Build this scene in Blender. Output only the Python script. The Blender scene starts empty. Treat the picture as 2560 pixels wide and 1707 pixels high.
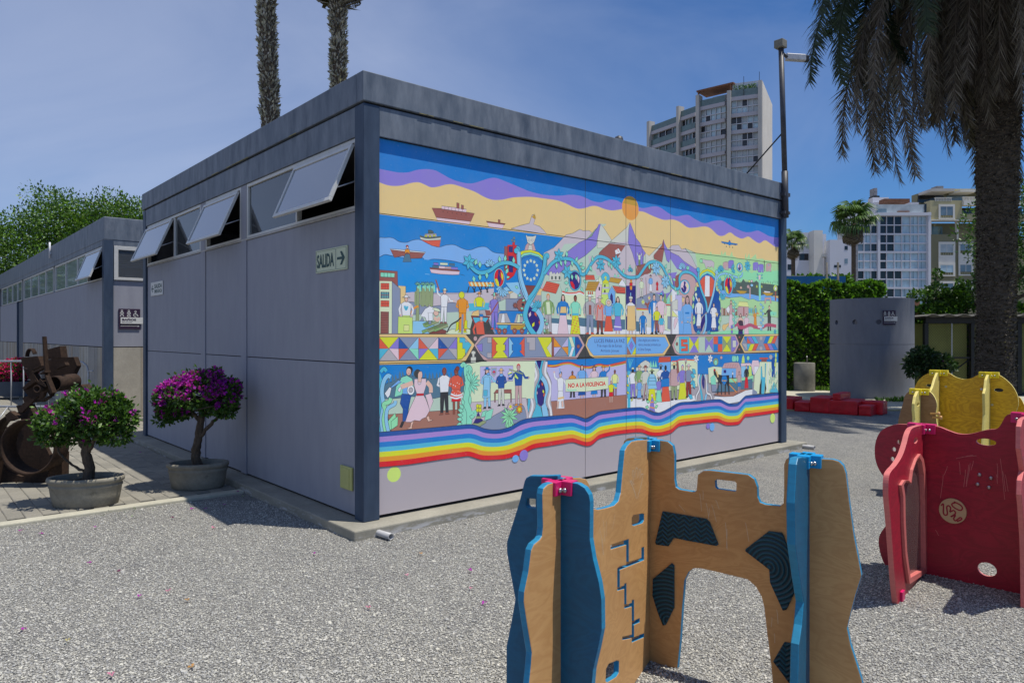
import bpy, bmesh, math, random
import numpy as np
from mathutils import Vector, Matrix
from mathutils.geometry import tessellate_polygon
random.seed(7)
SC = bpy.context.scene
COL = SC.collection
rad = math.radians
# ------------------------------------------------------------------ camera, sky, sun, exposure
FPX, CX, HY, EYE = 1799.0, 1280.0, 838.0, 1.60        # focal length and principal point in px of a 2560 px wide picture
cd = bpy.data.cameras.new('camera'); cam = bpy.data.objects.new('camera', cd); COL.objects.link(cam)
cam.location = (0, 0, EYE); cam.rotation_euler = (rad(90), 0, 0)
cd.sensor_width = 36; cd.lens = 36 * FPX / 2560; cd.shift_y = -(853.5 - HY) / 2560
cd.clip_end = 3000; cd.clip_start = 0.05
SC.camera = cam
SUN_EL = 71.0
sdir = Vector((0.97, -0.235, 0)).normalized()          # horizontal direction towards the sun
tosun = Vector((sdir.x * math.cos(rad(SUN_EL)), sdir.y * math.cos(rad(SUN_EL)), math.sin(rad(SUN_EL))))
world = bpy.data.worlds.new('World'); SC.world = world; world.use_nodes = True
wn = world.node_tree.nodes; wl = world.node_tree.links
for n in list(wn): wn.remove(n)
wo = wn.new('ShaderNodeOutputWorld'); bg = wn.new('ShaderNodeBackground'); sky = wn.new('ShaderNodeTexSky')
sky.sky_type = 'NISHITA'; sky.sun_disc = False; sky.sun_elevation = rad(SUN_EL)
sky.sun_rotation = math.atan2(sdir.x, sdir.y); sky.air_density = 1.0; sky.dust_density = 0.6; sky.ozone_density = 2.2; sky.altitude = 100
bg.inputs[1].default_value = 0.085
tc = wn.new('ShaderNodeTexCoord'); mp = wn.new('ShaderNodeMapping'); mp.inputs['Scale'].default_value = (1.1, 1.1, 2.6)
nz = wn.new('ShaderNodeTexNoise'); nz.inputs['Scale'].default_value = 1.5; nz.inputs['Detail'].default_value = 6; nz.inputs['Roughness'].default_value = 0.55
nz.inputs['Distortion'].default_value = 0.6
sep = wn.new('ShaderNodeSeparateXYZ')
wl.new(tc.outputs['Generated'], mp.inputs[0]); wl.new(mp.outputs[0], nz.inputs['Vector']); wl.new(tc.outputs['Generated'], sep.inputs[0])
# thin veil of high cloud, thick in the west (left of the picture), thinning to the east
gx = wn.new('ShaderNodeMapRange'); gx.inputs['From Min'].default_value = 0.52; gx.inputs['From Max'].default_value = -0.40
gx.inputs['To Min'].default_value = -0.25; gx.inputs['To Max'].default_value = 0.62
wl.new(sep.outputs['X'], gx.inputs['Value'])
ad = wn.new('ShaderNodeMath'); ad.operation = 'MULTIPLY_ADD'; wl.new(nz.outputs['Fac'], ad.inputs[0]); ad.inputs[1].default_value = 1.2
wl.new(gx.outputs[0], ad.inputs[2])
cr = wn.new('ShaderNodeMapRange'); cr.inputs['From Min'].default_value = 0.5; cr.inputs['From Max'].default_value = 1.45
cr.inputs['To Max'].default_value = 0.62
wl.new(ad.outputs[0], cr.inputs['Value'])
tint = wn.new('ShaderNodeMix'); tint.data_type = 'RGBA'; tint.blend_type = 'MULTIPLY'; tint.inputs[0].default_value = 1
wl.new(sky.outputs[0], tint.inputs[6]); tint.inputs[7].default_value = (0.45, 0.78, 1.20, 1)
mx = wn.new('ShaderNodeMix'); mx.data_type = 'RGBA'
wl.new(cr.outputs[0], mx.inputs[0]); wl.new(tint.outputs[2], mx.inputs[6]); mx.inputs[7].default_value = (6.2, 7.0, 9.2, 1)
wl.new(mx.outputs[2], bg.inputs[0]); wl.new(bg.outputs[0], wo.inputs[0])
sd = bpy.data.lights.new('sun', 'SUN'); sun = bpy.data.objects.new('sun', sd); COL.objects.link(sun)
sd.energy = 4.9; sd.angle = rad(0.53); sd.color = (1.0, 0.945, 0.85)
sun.rotation_euler = tosun.to_track_quat('Z', 'Y').to_euler(); sun.location = (20, -5, 40)
SC.view_settings.view_transform = 'Standard'; SC.view_settings.look = 'None'; SC.view_settings.exposure = 0.0
SC.view_settings.gamma = 1.0; SC.view_settings.use_curve_mapping = False
SC.render.engine = 'CYCLES'
SC.cycles.max_bounces = 8; SC.cycles.diffuse_bounces = 4; SC.cycles.transparent_max_bounces = 12
# ------------------------------------------------------------------ geometry helpers
def px(x, y, Y): return Vector(((x - CX) / FPX * Y, Y, EYE + (HY - y) / FPX * Y))
def gp(x, y, h=0.0):
    Y = (EYE - h) * FPX / (y - HY); return Vector(((x - CX) / FPX * Y, Y, h))
C0 = Vector((-1.204, 5.837, 0)); RU = Vector((0.7577, 0.6526, 0)).normalized(); LV = Vector((-RU.y, RU.x, 0))
BROT = math.atan2(RU.y, RU.x)
def loc(u, v, z=0): return C0 + RU * u + LV * v + Vector((0, 0, z))
def onplane(x, y, A, d):                                  # picture ray meets the vertical plane through A along d: (distance along d, height)
    k = (x - CX) / FPX; s = (k * A.y - A.x) / (d.x - k * d.y); Y = A.y + s * d.y
    return s, EYE + (HY - y) / FPX * Y
def mu(x, y, n=0.04): return onplane(x, y, loc(0, n), RU)   # mural plane -> u, z
def le(x, y): return onplane(x, y, C0, LV)                  # left wall plane -> v, z
class MB:
    def __init__(s): s.v = []; s.f = []; s.m = []; s.mi = 0; s.sm = []
    def add(s, vs, fs, smooth=False):
        b = len(s.v); s.v += [tuple(p) for p in vs]
        for f in fs: s.f.append(tuple(b + i for i in f)); s.m.append(s.mi); s.sm.append(smooth)
        return s
    def box(s, x0, x1, y0, y1, z0, z1):
        return s.add([(x0,y0,z0),(x1,y0,z0),(x1,y1,z0),(x0,y1,z0),(x0,y0,z1),(x1,y0,z1),(x1,y1,z1),(x0,y1,z1)],
            [(0,3,2,1),(4,5,6,7),(0,1,5,4),(1,2,6,5),(2,3,7,6),(3,0,4,7)])
    def obox(s, c, ax, ay, az):                            # oriented box: centre and half-vectors
        c, ax, ay, az = map(Vector, (c, ax, ay, az)); P = []
        for k in (-1, 1):
            for i, j in ((-1,-1),(1,-1),(1,1),(-1,1)): P.append(c + ax*i + ay*j + az*k)
        return s.add(P, [(0,3,2,1),(4,5,6,7),(0,1,5,4),(1,2,6,5),(2,3,7,6),(3,0,4,7)])
    def tube(s, pts, r, n=8, cap=True, smooth=True):
        pts = [Vector(p) for p in pts]; rs = r if isinstance(r, (list, tuple)) else [r] * len(pts); V = []; fs = []
        up = None
        for i, p in enumerate(pts):
            t = (pts[min(i+1, len(pts)-1)] - pts[max(i-1, 0)]).normalized()
            if up is None:
                up = t.orthogonal().normalized()
            else:
                up = (up - t * up.dot(t)); up = up.normalized() if up.length > 1e-6 else t.orthogonal().normalized()
            b = t.cross(up)
            for k in range(n):
                a = 2*math.pi*k/n; V.append(p + (up*math.cos(a) + b*math.sin(a)) * rs[i])
        for i in range(len(pts)-1):
            for k in range(n):
                k2 = (k+1) % n; fs.append((i*n+k, i*n+k2, (i+1)*n+k2, (i+1)*n+k))
        s.add(V, fs, smooth)
        if cap and len(pts) > 1:
            b = len(s.v) - len(V); s.f.append(tuple(b + k for k in reversed(range(n)))); s.m.append(s.mi); s.sm.append(False)
            e = b + (len(pts)-1)*n; s.f.append(tuple(e + k for k in range(n))); s.m.append(s.mi); s.sm.append(False)
        return s
    def lathe(s, prof, n=32, c=(0,0,0), sx=1, sy=1, smooth=True, a0=0.0, a1=2*math.pi, th=0.0):
        V = []; fs = []; full = abs(a1 - a0 - 2*math.pi) < 1e-6; m = n if full else n + 1
        for r, z in prof:
            for k in range(m):
                a = a0 + (a1-a0)*k/n
                x, y = r*sx*math.cos(a), r*sy*math.sin(a)
                V.append((c[0] + x*math.cos(th) - y*math.sin(th), c[1] + x*math.sin(th) + y*math.cos(th), c[2] + z))
        for i in range(len(prof)-1):
            for k in range(n):
                k2 = (k+1) % m; fs.append((i*m+k, i*m+k2, (i+1)*m+k2, (i+1)*m+k))
        return s.add(V, fs, smooth)
    def build(s, name, mat, parent=None, bevel=0, M=None, seg=2):
        me = bpy.data.meshes.new(name); v = s.v
        me.from_pydata(v, [], s.f); 
        ms = mat if isinstance(mat, (list, tuple)) else [mat]
        for m in ms: me.materials.append(m)
        me.polygons.foreach_set('material_index', s.m); me.polygons.foreach_set('use_smooth', s.sm); me.update()
        o = bpy.data.objects.new(name, me); COL.objects.link(o)
        if parent is not None: o.parent = parent
        if M is not None: o.matrix_local = M
        if bevel:
            bv = o.modifiers.new('bevel', 'BEVEL'); bv.width = bevel; bv.segments = seg; bv.limit_method = 'ANGLE'; bv.angle_limit = rad(40)
        return o
def np_mesh(name, V, Fq, mat, parent=None, tint=None, smooth=False):   # V (n,3); faces (m,k) all k-gons; tint (m,3) per face colour
    me = bpy.data.meshes.new(name); V = np.asarray(V, np.float32); Fq = np.asarray(Fq, np.int32); k = Fq.shape[1]
    me.vertices.add(len(V)); me.vertices.foreach_set('co', V.ravel())
    me.loops.add(Fq.size); me.loops.foreach_set('vertex_index', Fq.ravel())
    me.polygons.add(len(Fq)); me.polygons.foreach_set('loop_start', np.arange(0, Fq.size, k, dtype=np.int32))
    try: me.polygons.foreach_set('loop_total', np.full(len(Fq), k, np.int32))
    except Exception: pass
    if smooth: me.polygons.foreach_set('use_smooth', np.ones(len(Fq), bool))
    me.update(calc_edges=True)
    if tint is not None:
        at = me.attributes.new('tint', 'FLOAT_COLOR', 'FACE'); d = np.ones((len(Fq), 4), np.float32); d[:, :3] = tint
        at.data.foreach_set('color', d.ravel())
    me.materials.append(mat)
    o = bpy.data.objects.new(name, me); COL.objects.link(o)
    if parent is not None: o.parent = parent
    return o
def tag(o, label=None, cat=None, group=None, kind=None):
    if label: o['label'] = label
    if cat: o['category'] = cat
    if group: o['group'] = group
    if kind: o['kind'] = kind
    return o
def empty(name, l=(0,0,0), rz=0, label=None, cat=None, group=None):
    o = bpy.data.objects.new(name, None); COL.objects.link(o); o.location = l; o.rotation_euler = (0, 0, rz)
    o.empty_display_size = 0.1
    return tag(o, label, cat, group)
def inst(o, name=None, parent=None, l=None, rz=None, s=None):
    c = o.copy(); COL.objects.link(c)
    if name: c.name = name
    if parent is not None: c.parent = parent
    if l is not None: c.location = l
    if rz is not None: c.rotation_euler = (0, 0, rz)
    if s is not None: c.scale = (s, s, s) if isinstance(s, (int, float)) else s
    return c
# ------------------------------------------------------------------ materials
def lin(h):
    h = h.lstrip('#'); c = [int(h[i:i+2], 16)/255 for i in (0, 2, 4)]
    return tuple(((x+0.055)/1.055)**2.4 if x > 0.04045 else x/12.92 for x in c)
class N:                                                   # small node-tree helper
    def __init__(s, name, rough=0.6, metal=0.0, spec=0.5):
        s.m = bpy.data.materials.new(name); s.m.use_nodes = True; t = s.m.node_tree; s.n = t.nodes; s.l = t.links
        s.b = s.n['Principled BSDF']; s.b.inputs['Roughness'].default_value = rough; s.b.inputs['Metallic'].default_value = metal
        s.b.inputs['Specular IOR Level'].default_value = spec; s._c = {}
    def co(s, kind='Object', scale=(1,1,1), rot=(0,0,0)):
        t = s.n.new('ShaderNodeTexCoord'); m = s.n.new('ShaderNodeMapping'); m.inputs['Scale'].default_value = scale
        m.inputs['Rotation'].default_value = rot; s.l.new(t.outputs[kind], m.inputs[0]); return m.outputs[0]
    def noise(s, v, scale=5, detail=4, rough=0.55, dist=0.0):
        x = s.n.new('ShaderNodeTexNoise'); x.inputs['Scale'].default_value = scale; x.inputs['Detail'].default_value = detail
        x.inputs['Roughness'].default_value = rough; x.inputs['Distortion'].default_value = dist; s.l.new(v, x.inputs['Vector']); return x.outputs['Fac']
    def voro(s, v, scale=5, out='Color', feature='F1', rnd=1.0):
        x = s.n.new('ShaderNodeTexVoronoi'); x.feature = feature; x.inputs['Scale'].default_value = scale; x.inputs['Randomness'].default_value = rnd
        s.l.new(v, x.inputs['Vector']); return x.outputs[out]
    def wave(s, v, scale=5, dist=2, det=2, dscale=1.0, bands='X'):
        x = s.n.new('ShaderNodeTexWave'); x.bands_direction = bands; x.inputs['Scale'].default_value = scale; x.inputs['Distortion'].default_value = dist
        x.inputs['Detail'].default_value = det; x.inputs['Detail Scale'].default_value = dscale; s.l.new(v, x.inputs['Vector']); return x.outputs['Fac']
    def ramp(s, f, stops):
        x = s.n.new('ShaderNodeValToRGB'); e = x.color_ramp.elements
        for i, (p, c) in enumerate(stops):
            el = e[i] if i < 2 else e.new(p)
            el.position = p; el.color = (*c, 1) if len(c) == 3 else c
        s.l.new(f, x.inputs[0]); return x.outputs[0]
    def mr(s, f, a, b, c=0.0, d=1.0):
        x = s.n.new('ShaderNodeMapRange'); x.inputs['From Min'].default_value = a; x.inputs['From Max'].default_value = b
        x.inputs['To Min'].default_value = c; x.inputs['To Max'].default_value = d; s.l.new(f, x.inputs['Value']); return x.outputs[0]
    def mix(s, f, a, b, mode='MIX'):
        x = s.n.new('ShaderNodeMix'); x.data_type = 'RGBA'; x.blend_type = mode
        for i, q in ((0, f), (6, a), (7, b)):
            if isinstance(q, (int, float)): x.inputs[i].default_value = q
            elif isinstance(q, tuple): x.inputs[i].default_value = (*q[:3], 1)
            else: s.l.new(q, x.inputs[i])
        return x.outputs[2]
    def math(s, op, a, b=0.0):
        x = s.n.new('ShaderNodeMath'); x.operation = op
        for i, q in enumerate((a, b)):
            if isinstance(q, (int, float)): x.inputs[i].default_value = q
            else: s.l.new(q, x.inputs[i])
        return x.outputs[0]
    def attr(s, name, typ='GEOMETRY'):
        x = s.n.new('ShaderNodeAttribute'); x.attribute_name = name; x.attribute_type = typ; return x.outputs['Color']
    def objrand(s):
        x = s.n.new('ShaderNodeObjectInfo'); return x.outputs['Random']
    def bump(s, h, strength=0.3, dist=0.01):
        x = s.n.new('ShaderNodeBump'); x.inputs['Strength'].default_value = strength; x.inputs['Distance'].default_value = dist
        s.l.new(h, x.inputs['Height']); s.l.new(x.outputs[0], s.b.inputs['Normal']); return s
    def base(s, c):
        if isinstance(c, tuple): s.b.inputs['Base Color'].default_value = (*c[:3], 1)
        else: s.l.new(c, s.b.inputs['Base Color'])
        return s
    def rough(s, f): s.l.new(f, s.b.inputs['Roughness']); return s
def sc(c, k): return tuple(min(1, x*k) for x in c)
def simple(name, col, rough=0.6, var=0.18, scale=6, metal=0.0, bump=0.15, bs=60, spec=0.4, bd=0.003):
    c = lin(col) if isinstance(col, str) else col
    m = N(name, rough, metal, spec); v = m.co()
    f = m.mr(m.noise(v, scale, 5), 0.3, 0.7)
    m.base(m.mix(f, sc(c, 1-var), sc(c, 1+var)))
    if bump: m.bump(m.noise(v, bs, 4), bump, bd)
    return m.m
def streaky(name, c1, c2, c3, rough=0.55):                # painted steel / cement board with rain streaks and pale wear
    m = N(name, rough, 0, 0.4); v = m.co(scale=(3.2, 3.2, 0.9)); w = m.co()
    f = m.mr(m.noise(v, 2.2, 6, 0.65), 0.32, 0.70); g = m.mr(m.noise(w, 0.9, 6, 0.7, 0.6), 0.35, 0.66)
    a = m.mix(f, c1, c2); b = m.mix(g, a, c3)
    b2 = m.mix(0.55, a, b)
    s = m.mr(m.noise(w, 90, 3, 0.7), 0.66, 0.74)
    m.base(m.mix(m.math('MULTIPLY', s, 0.35), b2, sc(c2, 1.8)))
    m.bump(m.noise(w, 140, 3), 0.08, 0.002); return m.m
MAT = {}
MAT['steel'] = streaky('weathered_blue_steel', (0.020,0.036,0.068), (0.055,0.085,0.135), (0.034,0.058,0.105))
MAT['beam'] = streaky('weathered_grey_beam', (0.058,0.078,0.112), (0.22,0.245,0.285), (0.115,0.148,0.195))
MAT['board'] = streaky('grey_cement_board', (0.258,0.265,0.312), (0.308,0.315,0.362), (0.278,0.286,0.332), 0.7)
MAT['board2'] = streaky('grey_cement_board_pale', (0.36,0.38,0.46), (0.42,0.44,0.52), (0.38,0.40,0.48), 0.7)
MAT['alu'] = simple('aluminium_frame', (0.56,0.56,0.54), 0.4, 0.06, 10, 0.0, 0.03, spec=0.6)
MAT['sill'] = simple('pale_mortar', (0.42,0.41,0.40), 0.8, 0.15, 12)
MAT['dark'] = simple('dark_gap', (0.012,0.012,0.014), 0.8, 0.1, 5, bump=0)
MAT['inner'] = simple('interior_plaster', (0.10,0.10,0.105), 0.9, 0.1, 2, bump=0)
def glass(name, tintc=(0.75,0.82,0.86), rough=0.02, alpha=0.35, g0=0.06):
    m = bpy.data.materials.new(name); m.use_nodes = True; n = m.node_tree.nodes; l = m.node_tree.links; n.clear()
    o = n.new('ShaderNodeOutputMaterial'); g = n.new('ShaderNodeBsdfGlossy'); t = n.new('ShaderNodeBsdfTransparent'); mx = n.new('ShaderNodeMixShader')
    d = n.new('ShaderNodeBsdfDiffuse'); d.inputs[0].default_value = (*tintc, 1); m2 = n.new('ShaderNodeMixShader'); m2.inputs[0].default_value = alpha
    g.inputs['Roughness'].default_value = rough; t.inputs[0].default_value = (0.78,0.84,0.86,1)
    f = n.new('ShaderNodeFresnel'); f.inputs[0].default_value = 1.6
    a = n.new('ShaderNodeMath'); a.operation = 'MULTIPLY_ADD'; a.inputs[1].default_value = 1.0; a.inputs[2].default_value = g0; l.new(f.outputs[0], a.inputs[0])
    l.new(t.outputs[0], m2.inputs[1]); l.new(d.outputs[0], m2.inputs[2])
    l.new(a.outputs[0], mx.inputs[0]); l.new(m2.outputs[0], mx.inputs[1]); l.new(g.outputs[0], mx.inputs[2]); l.new(mx.outputs[0], o.inputs[0]); return m
MAT['glass'] = glass('window_glass', (0.55,0.6,0.65), 0.02, 0.10)
MAT['glass_pale'] = glass('sky_sheen_window_glass', (0.34,0.42,0.43), 0.05, 0.75, 0.02)  # pale diffuse layer paints the sky's reflection into the panes
MAT['glass_mist'] = glass('pale_blue_sash_glass', (0.46,0.52,0.62), 0.03, 0.42, 0.26)  # light blue diffuse layer mixed over clear glass
def concrete(name, c, k=0.25, stain=None, rough=0.85):
    m = N(name, rough, 0, 0.25); v = m.co(); a = m.mr(m.noise(v, 3.2, 6, 0.65), 0.3, 0.7); b = m.mr(m.noise(v, 38, 4, 0.7), 0.3, 0.75)
    x = m.mix(a, sc(c, 1-k), sc(c, 1+k)); x = m.mix(m.math('MULTIPLY', b, 0.5), x, sc(c, 0.6))
    if stain: x = m.mix(m.mr(m.noise(v, 1.8, 5, 0.7, 0.8), 0.55, 0.66), x, stain)
    m.base(x); m.bump(m.noise(v, 60, 6, 0.7), 0.35, 0.004); return m.m
def plinthm():
    c = (0.30,0.285,0.235); m = N('plinth_concrete', .85, 0, .25); v = m.co(); a = m.mr(m.noise(v, 2.6, 6, .65), .3, .7); b = m.mr(m.noise(v, 38, 4, .7), .3, .75)
    x = m.mix(a, sc(c, .75), sc(c, 1.2)); x = m.mix(m.math('MULTIPLY', b, .5), x, sc(c, .6)); s = m.n.new('ShaderNodeSeparateXYZ'); m.l.new(v, s.inputs[0])
    low = m.mr(s.outputs[2], .07, .02); w = m.mr(m.noise(m.co(scale=(1,1,4)), 3.2, 7, .75), .52, .60)
    x = m.mix(m.math('MULTIPLY', m.math('MULTIPLY', low, w), .75), x, (.56,.56,.57)); m.base(x); m.bump(m.noise(v, 60, 6, .7), .4, .004); return m.m
MAT['plinth'] = plinthm()
MAT['curb'] = concrete('curb_concrete', (0.46,0.44,0.35), 0.15)
MAT['pot'] = concrete('mossy_pot_concrete', (0.27,0.25,0.20), 0.3, (0.10,0.09,0.065))
MAT['fountain'] = concrete('stained_concrete', (0.20,0.195,0.17), 0.3, (0.07,0.07,0.055))
MAT['soil'] = simple('soil', (0.035,0.028,0.02), 0.95, 0.4, 30, bump=0.6, bs=60, bd=0.01)
def paverm():
    m = N('paver_concrete', 0.85, 0, 0.25); v = m.co(kind='Object'); r = m.objrand()
    w = m.n.new('ShaderNodeNewGeometry').outputs['Position']
    a = m.mr(m.noise(w, 2.2, 5), 0.3, 0.7); b = m.mr(m.noise(w, 70, 4), 0.3, 0.7)
    x = m.mix(r, (0.17,0.165,0.14), (0.27,0.255,0.21)); x = m.mix(m.math('MULTIPLY', a, 0.5), x, (0.16,0.15,0.13))
    x = m.mix(m.math('MULTIPLY', b, 0.35), x, (0.36,0.33,0.27)); m.base(x); m.bump(m.noise(w, 80, 5), 0.3, 0.003); return m.m
MAT['paver'] = paverm()
def gravelm():
    m = N('gravel_bed', 0.9, 0, 0.2); w = m.n.new('ShaderNodeNewGeometry').outputs['Position']
    c = m.voro(w, 125, 'Color'); s = m.n.new('ShaderNodeSeparateColor'); m.l.new(c, s.inputs[0])
    g = m.ramp(s.outputs[0], [(0.0,(0.24,0.24,0.225)), (0.22,(0.33,0.325,0.30)), (0.55,(0.415,0.405,0.365)), (0.82,(0.46,0.445,0.39)), (1.0,(0.52,0.50,0.44))])
    d = m.voro(w, 125, 'Distance'); e = m.mr(d, 0.35, 0.75, 0, 0.8)
    x = m.mix(e, g, (0.045,0.045,0.05))
    lo = m.mr(m.noise(w, 1.7, 6, 0.72, 0.5), 0.42, 0.68); x = m.mix(m.math('MULTIPLY', lo, 0.34), x, (0.12,0.12,0.13))  # broad darker patches paint the shading of dips onto the flat bed
    m.base(x); m.bump(m.math('SUBTRACT', 1.0, d), 0.9, 0.012); return m.m
MAT['gravel'] = gravelm()
def pebblem():
    m = N('pebble_stone', 0.85, 0, 0.25); a = m.attr('tint', 'INSTANCER'); m.base(a); return m.m
MAT['pebble'] = pebblem()
def leafm(name, rough=0.45, trans=0.25, spec=0.4):
    m = N(name, rough, 0, spec); a = m.attr('tint'); m.base(a)
    t = m.n.new('ShaderNodeBsdfTranslucent'); hs = m.mix(1.0, a, (1.0, 1.15, 0.45), 'MULTIPLY'); m.l.new(hs, t.inputs[0])
    mx = m.n.new('ShaderNodeMixShader'); mx.inputs[0].default_value = trans; o = m.n['Material Output']
    m.l.new(m.b.outputs[0], mx.inputs[1]); m.l.new(t.outputs[0], mx.inputs[2]); m.l.new(mx.outputs[0], o.inputs[0]); return m.m
MAT['leaf'] = leafm('leaf'); MAT['petal'] = leafm('petal', 0.6, 0.35, 0.2); MAT['dryleaf'] = leafm('dry_frond', 0.6, 0.28, 0.35)
def barkm(name, c1, c2, s=(1,1,1), sca=12):
    m = N(name, 0.9, 0, 0.2); v = m.co(scale=s); a = m.mr(m.noise(v, sca, 6, 0.7, 0.4), 0.3, 0.7); m.base(m.mix(a, c1, c2)); m.bump(m.noise(v, sca*2, 5, 0.7), 0.8, 0.02); return m.m
MAT['bark'] = barkm('bark', (0.05,0.038,0.028), (0.16,0.12,0.085), (1,1,0.4), 25)
MAT['palmbark'] = barkm('palm_trunk_bark', (0.022,0.018,0.014), (0.13,0.105,0.078), (1,1,3.5), 7)
def woodm(name, c1, c2, c3, rough=0.5, ang=0.0, sx=1.0):   # plywood face: long soft figure running sideways
    m = N(name, rough, 0, 0.4); r = m.objrand(); t = m.n.new('ShaderNodeTexCoord'); va = m.n.new('ShaderNodeVectorMath'); va.operation = 'ADD'; m.l.new(t.outputs['Object'], va.inputs[0])
    cx_ = m.n.new('ShaderNodeCombineXYZ'); m.l.new(m.math('MULTIPLY', r, 37.0), cx_.inputs[2]); m.l.new(m.math('MULTIPLY', r, 11.0), cx_.inputs[0]); m.l.new(cx_.outputs[0], va.inputs[1])
    def mp(sc_, rot=(0,0,0)):
        q = m.n.new('ShaderNodeMapping'); q.inputs['Scale'].default_value = sc_; q.inputs['Rotation'].default_value = rot; m.l.new(va.outputs[0], q.inputs[0]); return q.outputs[0]
    f = m.noise(mp((1.3*sx, 1, 3.6*sx), (0, 0.10, 0)), 1.7, 5, 0.5, 1.6)           # cathedral figure: contour bands of a stretched noise
    fb = m.math('ABSOLUTE', m.math('SUBTRACT', m.math('FRACT', m.math('MULTIPLY', f, 9.0)), 0.5))
    g = m.noise(mp((3, 3, 70)), 3, 5, 0.7); h = m.mr(m.noise(va.outputs[0], 2.4, 4), 0.35, 0.7)
    x = m.mix(m.math('MULTIPLY', m.mr(fb, 0.05, 0.5), 0.75), c1, c2); x = m.mix(m.math('MULTIPLY', m.mr(g, 0.4, 0.7), 0.22), x, c3); x = m.mix(m.math('MULTIPLY', h, 0.45), x, sc(c3, 0.9))
    scr = m.mr(m.noise(mp((26, 26, 2.2), (0, 0.35, 0)), 2.5, 3, 0.6), 0.70, 0.76)
    m.base(m.mix(m.math('MULTIPLY', scr, 0.16), x, (0.5,0.44,0.35))); m.bump(g, 0.05, 0.002); return m.m
MAT['ply'] = woodm('birch_plywood', (0.64,0.365,0.145), (0.53,0.275,0.10), (0.46,0.23,0.082))
MAT['ply_dark'] = woodm('aged_plywood', (0.33,0.19,0.09), (0.25,0.135,0.06), (0.19,0.10,0.045))
MAT['ply_blue'] = woodm('blue_stained_ply', (0.004,0.115,0.24), (0.004,0.085,0.19), (0.016,0.105,0.15), 0.45)
MAT['ply_edge'] = woodm('bright_blue_edge', (0.010,0.22,0.42), (0.008,0.16,0.32), (0.04,0.26,0.40), 0.45)
MAT['ply_red'] = woodm('red_stained_ply', (0.43,0.012,0.040), (0.27,0.009,0.028), (0.30,0.03,0.035), 0.45)
MAT['ply_pink'] = woodm('faded_red_edge', (0.62,0.16,0.15), (0.55,0.12,0.12), (0.6,0.2,0.17), 0.5)
MAT['ply_yellow'] = woodm('yellow_stained_ply', (0.80,0.50,0.022), (0.46,0.23,0.010), (0.55,0.29,0.012), 0.45)
MAT['ply_yedge'] = woodm('pale_yellow_edge', (0.72,0.62,0.20), (0.62,0.52,0.14), (0.6,0.45,0.12), 0.5)
MAT['plas_blue'] = simple('blue_plastic', (0.005,0.30,0.62), 0.35, 0.05, 5, bump=0, spec=0.5)
MAT['plas_pink'] = simple('pink_plastic', (0.62,0.012,0.13), 0.35, 0.05, 5, bump=0, spec=0.5)
MAT['plas_yellow'] = simple('yellow_plastic', (0.80,0.62,0.01), 0.4, 0.05, 5, bump=0, spec=0.5)
MAT['rubber_blue'] = simple('blue_rubber_pad', (0.006,0.065,0.105), 0.5, 0.2, 8, bump=0.1)
MAT['steelbolt'] = simple('bolt_steel', (0.45,0.45,0.46), 0.3, 0.1, 20, metal=0.9, bump=0)
MAT['vinyl'] = simple('red_vinyl', (0.62,0.012,0.022), 0.38, 0.2, 5, bump=0.5, bs=9, spec=0.5, bd=0.02)
MAT['galv'] = simple('galvanised_steel', (0.42,0.43,0.45), 0.45, 0.15, 14, metal=0.3)
MAT['pole'] = simple('painted_pole', (0.045,0.048,0.06), 0.5, 0.3, 8)
MAT['pvc'] = simple('grey_pvc', (0.42,0.42,0.42), 0.45, 0.08, 8, bump=0)
MAT['black'] = simple('black_steel', (0.015,0.015,0.015), 0.5, 0.2, 8, bump=0)
MAT['white'] = simple('white_paint', (0.66,0.67,0.70), 0.6, 0.06, 1.5, bump=0.05)
def rustm():
    m = N('rusty_steel', 0.8, 0.2, 0.3); v = m.co(); a = m.mr(m.noise(v, 5, 6, 0.7), 0.3, 0.7); b = m.mr(m.noise(v, 40, 4), 0.3, 0.7)
    x = m.mix(a, (0.016,0.010,0.008), (0.052,0.029,0.019)); m.base(m.mix(m.math('MULTIPLY', b, 0.4), x, (0.09,0.055,0.036))); m.bump(m.noise(v, 60, 4), 0.3, 0.003); return m.m
MAT['rust'] = rustm()
# ------------------------------------------------------------------ the painting on the long wall, kept as flat paint polygons in wall metres (u, z)
CROP = {'a':(940,340,.2296),'b':(1250,400,.2296),'c':(1600,440,.2296),'d':(940,640,.19133),'e':(1200,640,.19133),'f':(1440,640,.19133),
        'g':(1680,640,.19133),'h':(940,880,.19133),'i':(1200,820,.19133),'j':(1440,820,.19133),'k':(1680,820,.19133)}
cur = 'a'
def W(x, y, c=None):
    ox, oy, s = CROP[c or cur]; return mu(ox + x*s, oy + y*s)
def PT(s):
    global cur; out = []
    for t in s.split():
        if t[1] == ':': cur = t[0]; t = t[2:]
        x, y = t.split(','); out.append(W(float(x), float(y)))
    return out
def spline(p, closed=False, n=5):
    q = []; L = len(p)
    for i in range(L if closed else L-1):
        a, b, c, d = ((p[(i-1) % L], p[i], p[(i+1) % L], p[(i+2) % L]) if closed else (p[max(i-1,0)], p[i], p[i+1], p[min(i+2,L-1)]))
        for k in range(n):
            t = k/n; q.append(tuple(0.5*((2*b[j]) + (c[j]-a[j])*t + (2*a[j]-5*b[j]+4*c[j]-d[j])*t*t + (3*b[j]-a[j]-3*c[j]+d[j])*t**3) for j in (0, 1)))
    if not closed: q.append(tuple(p[-1]))
    return q
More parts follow.
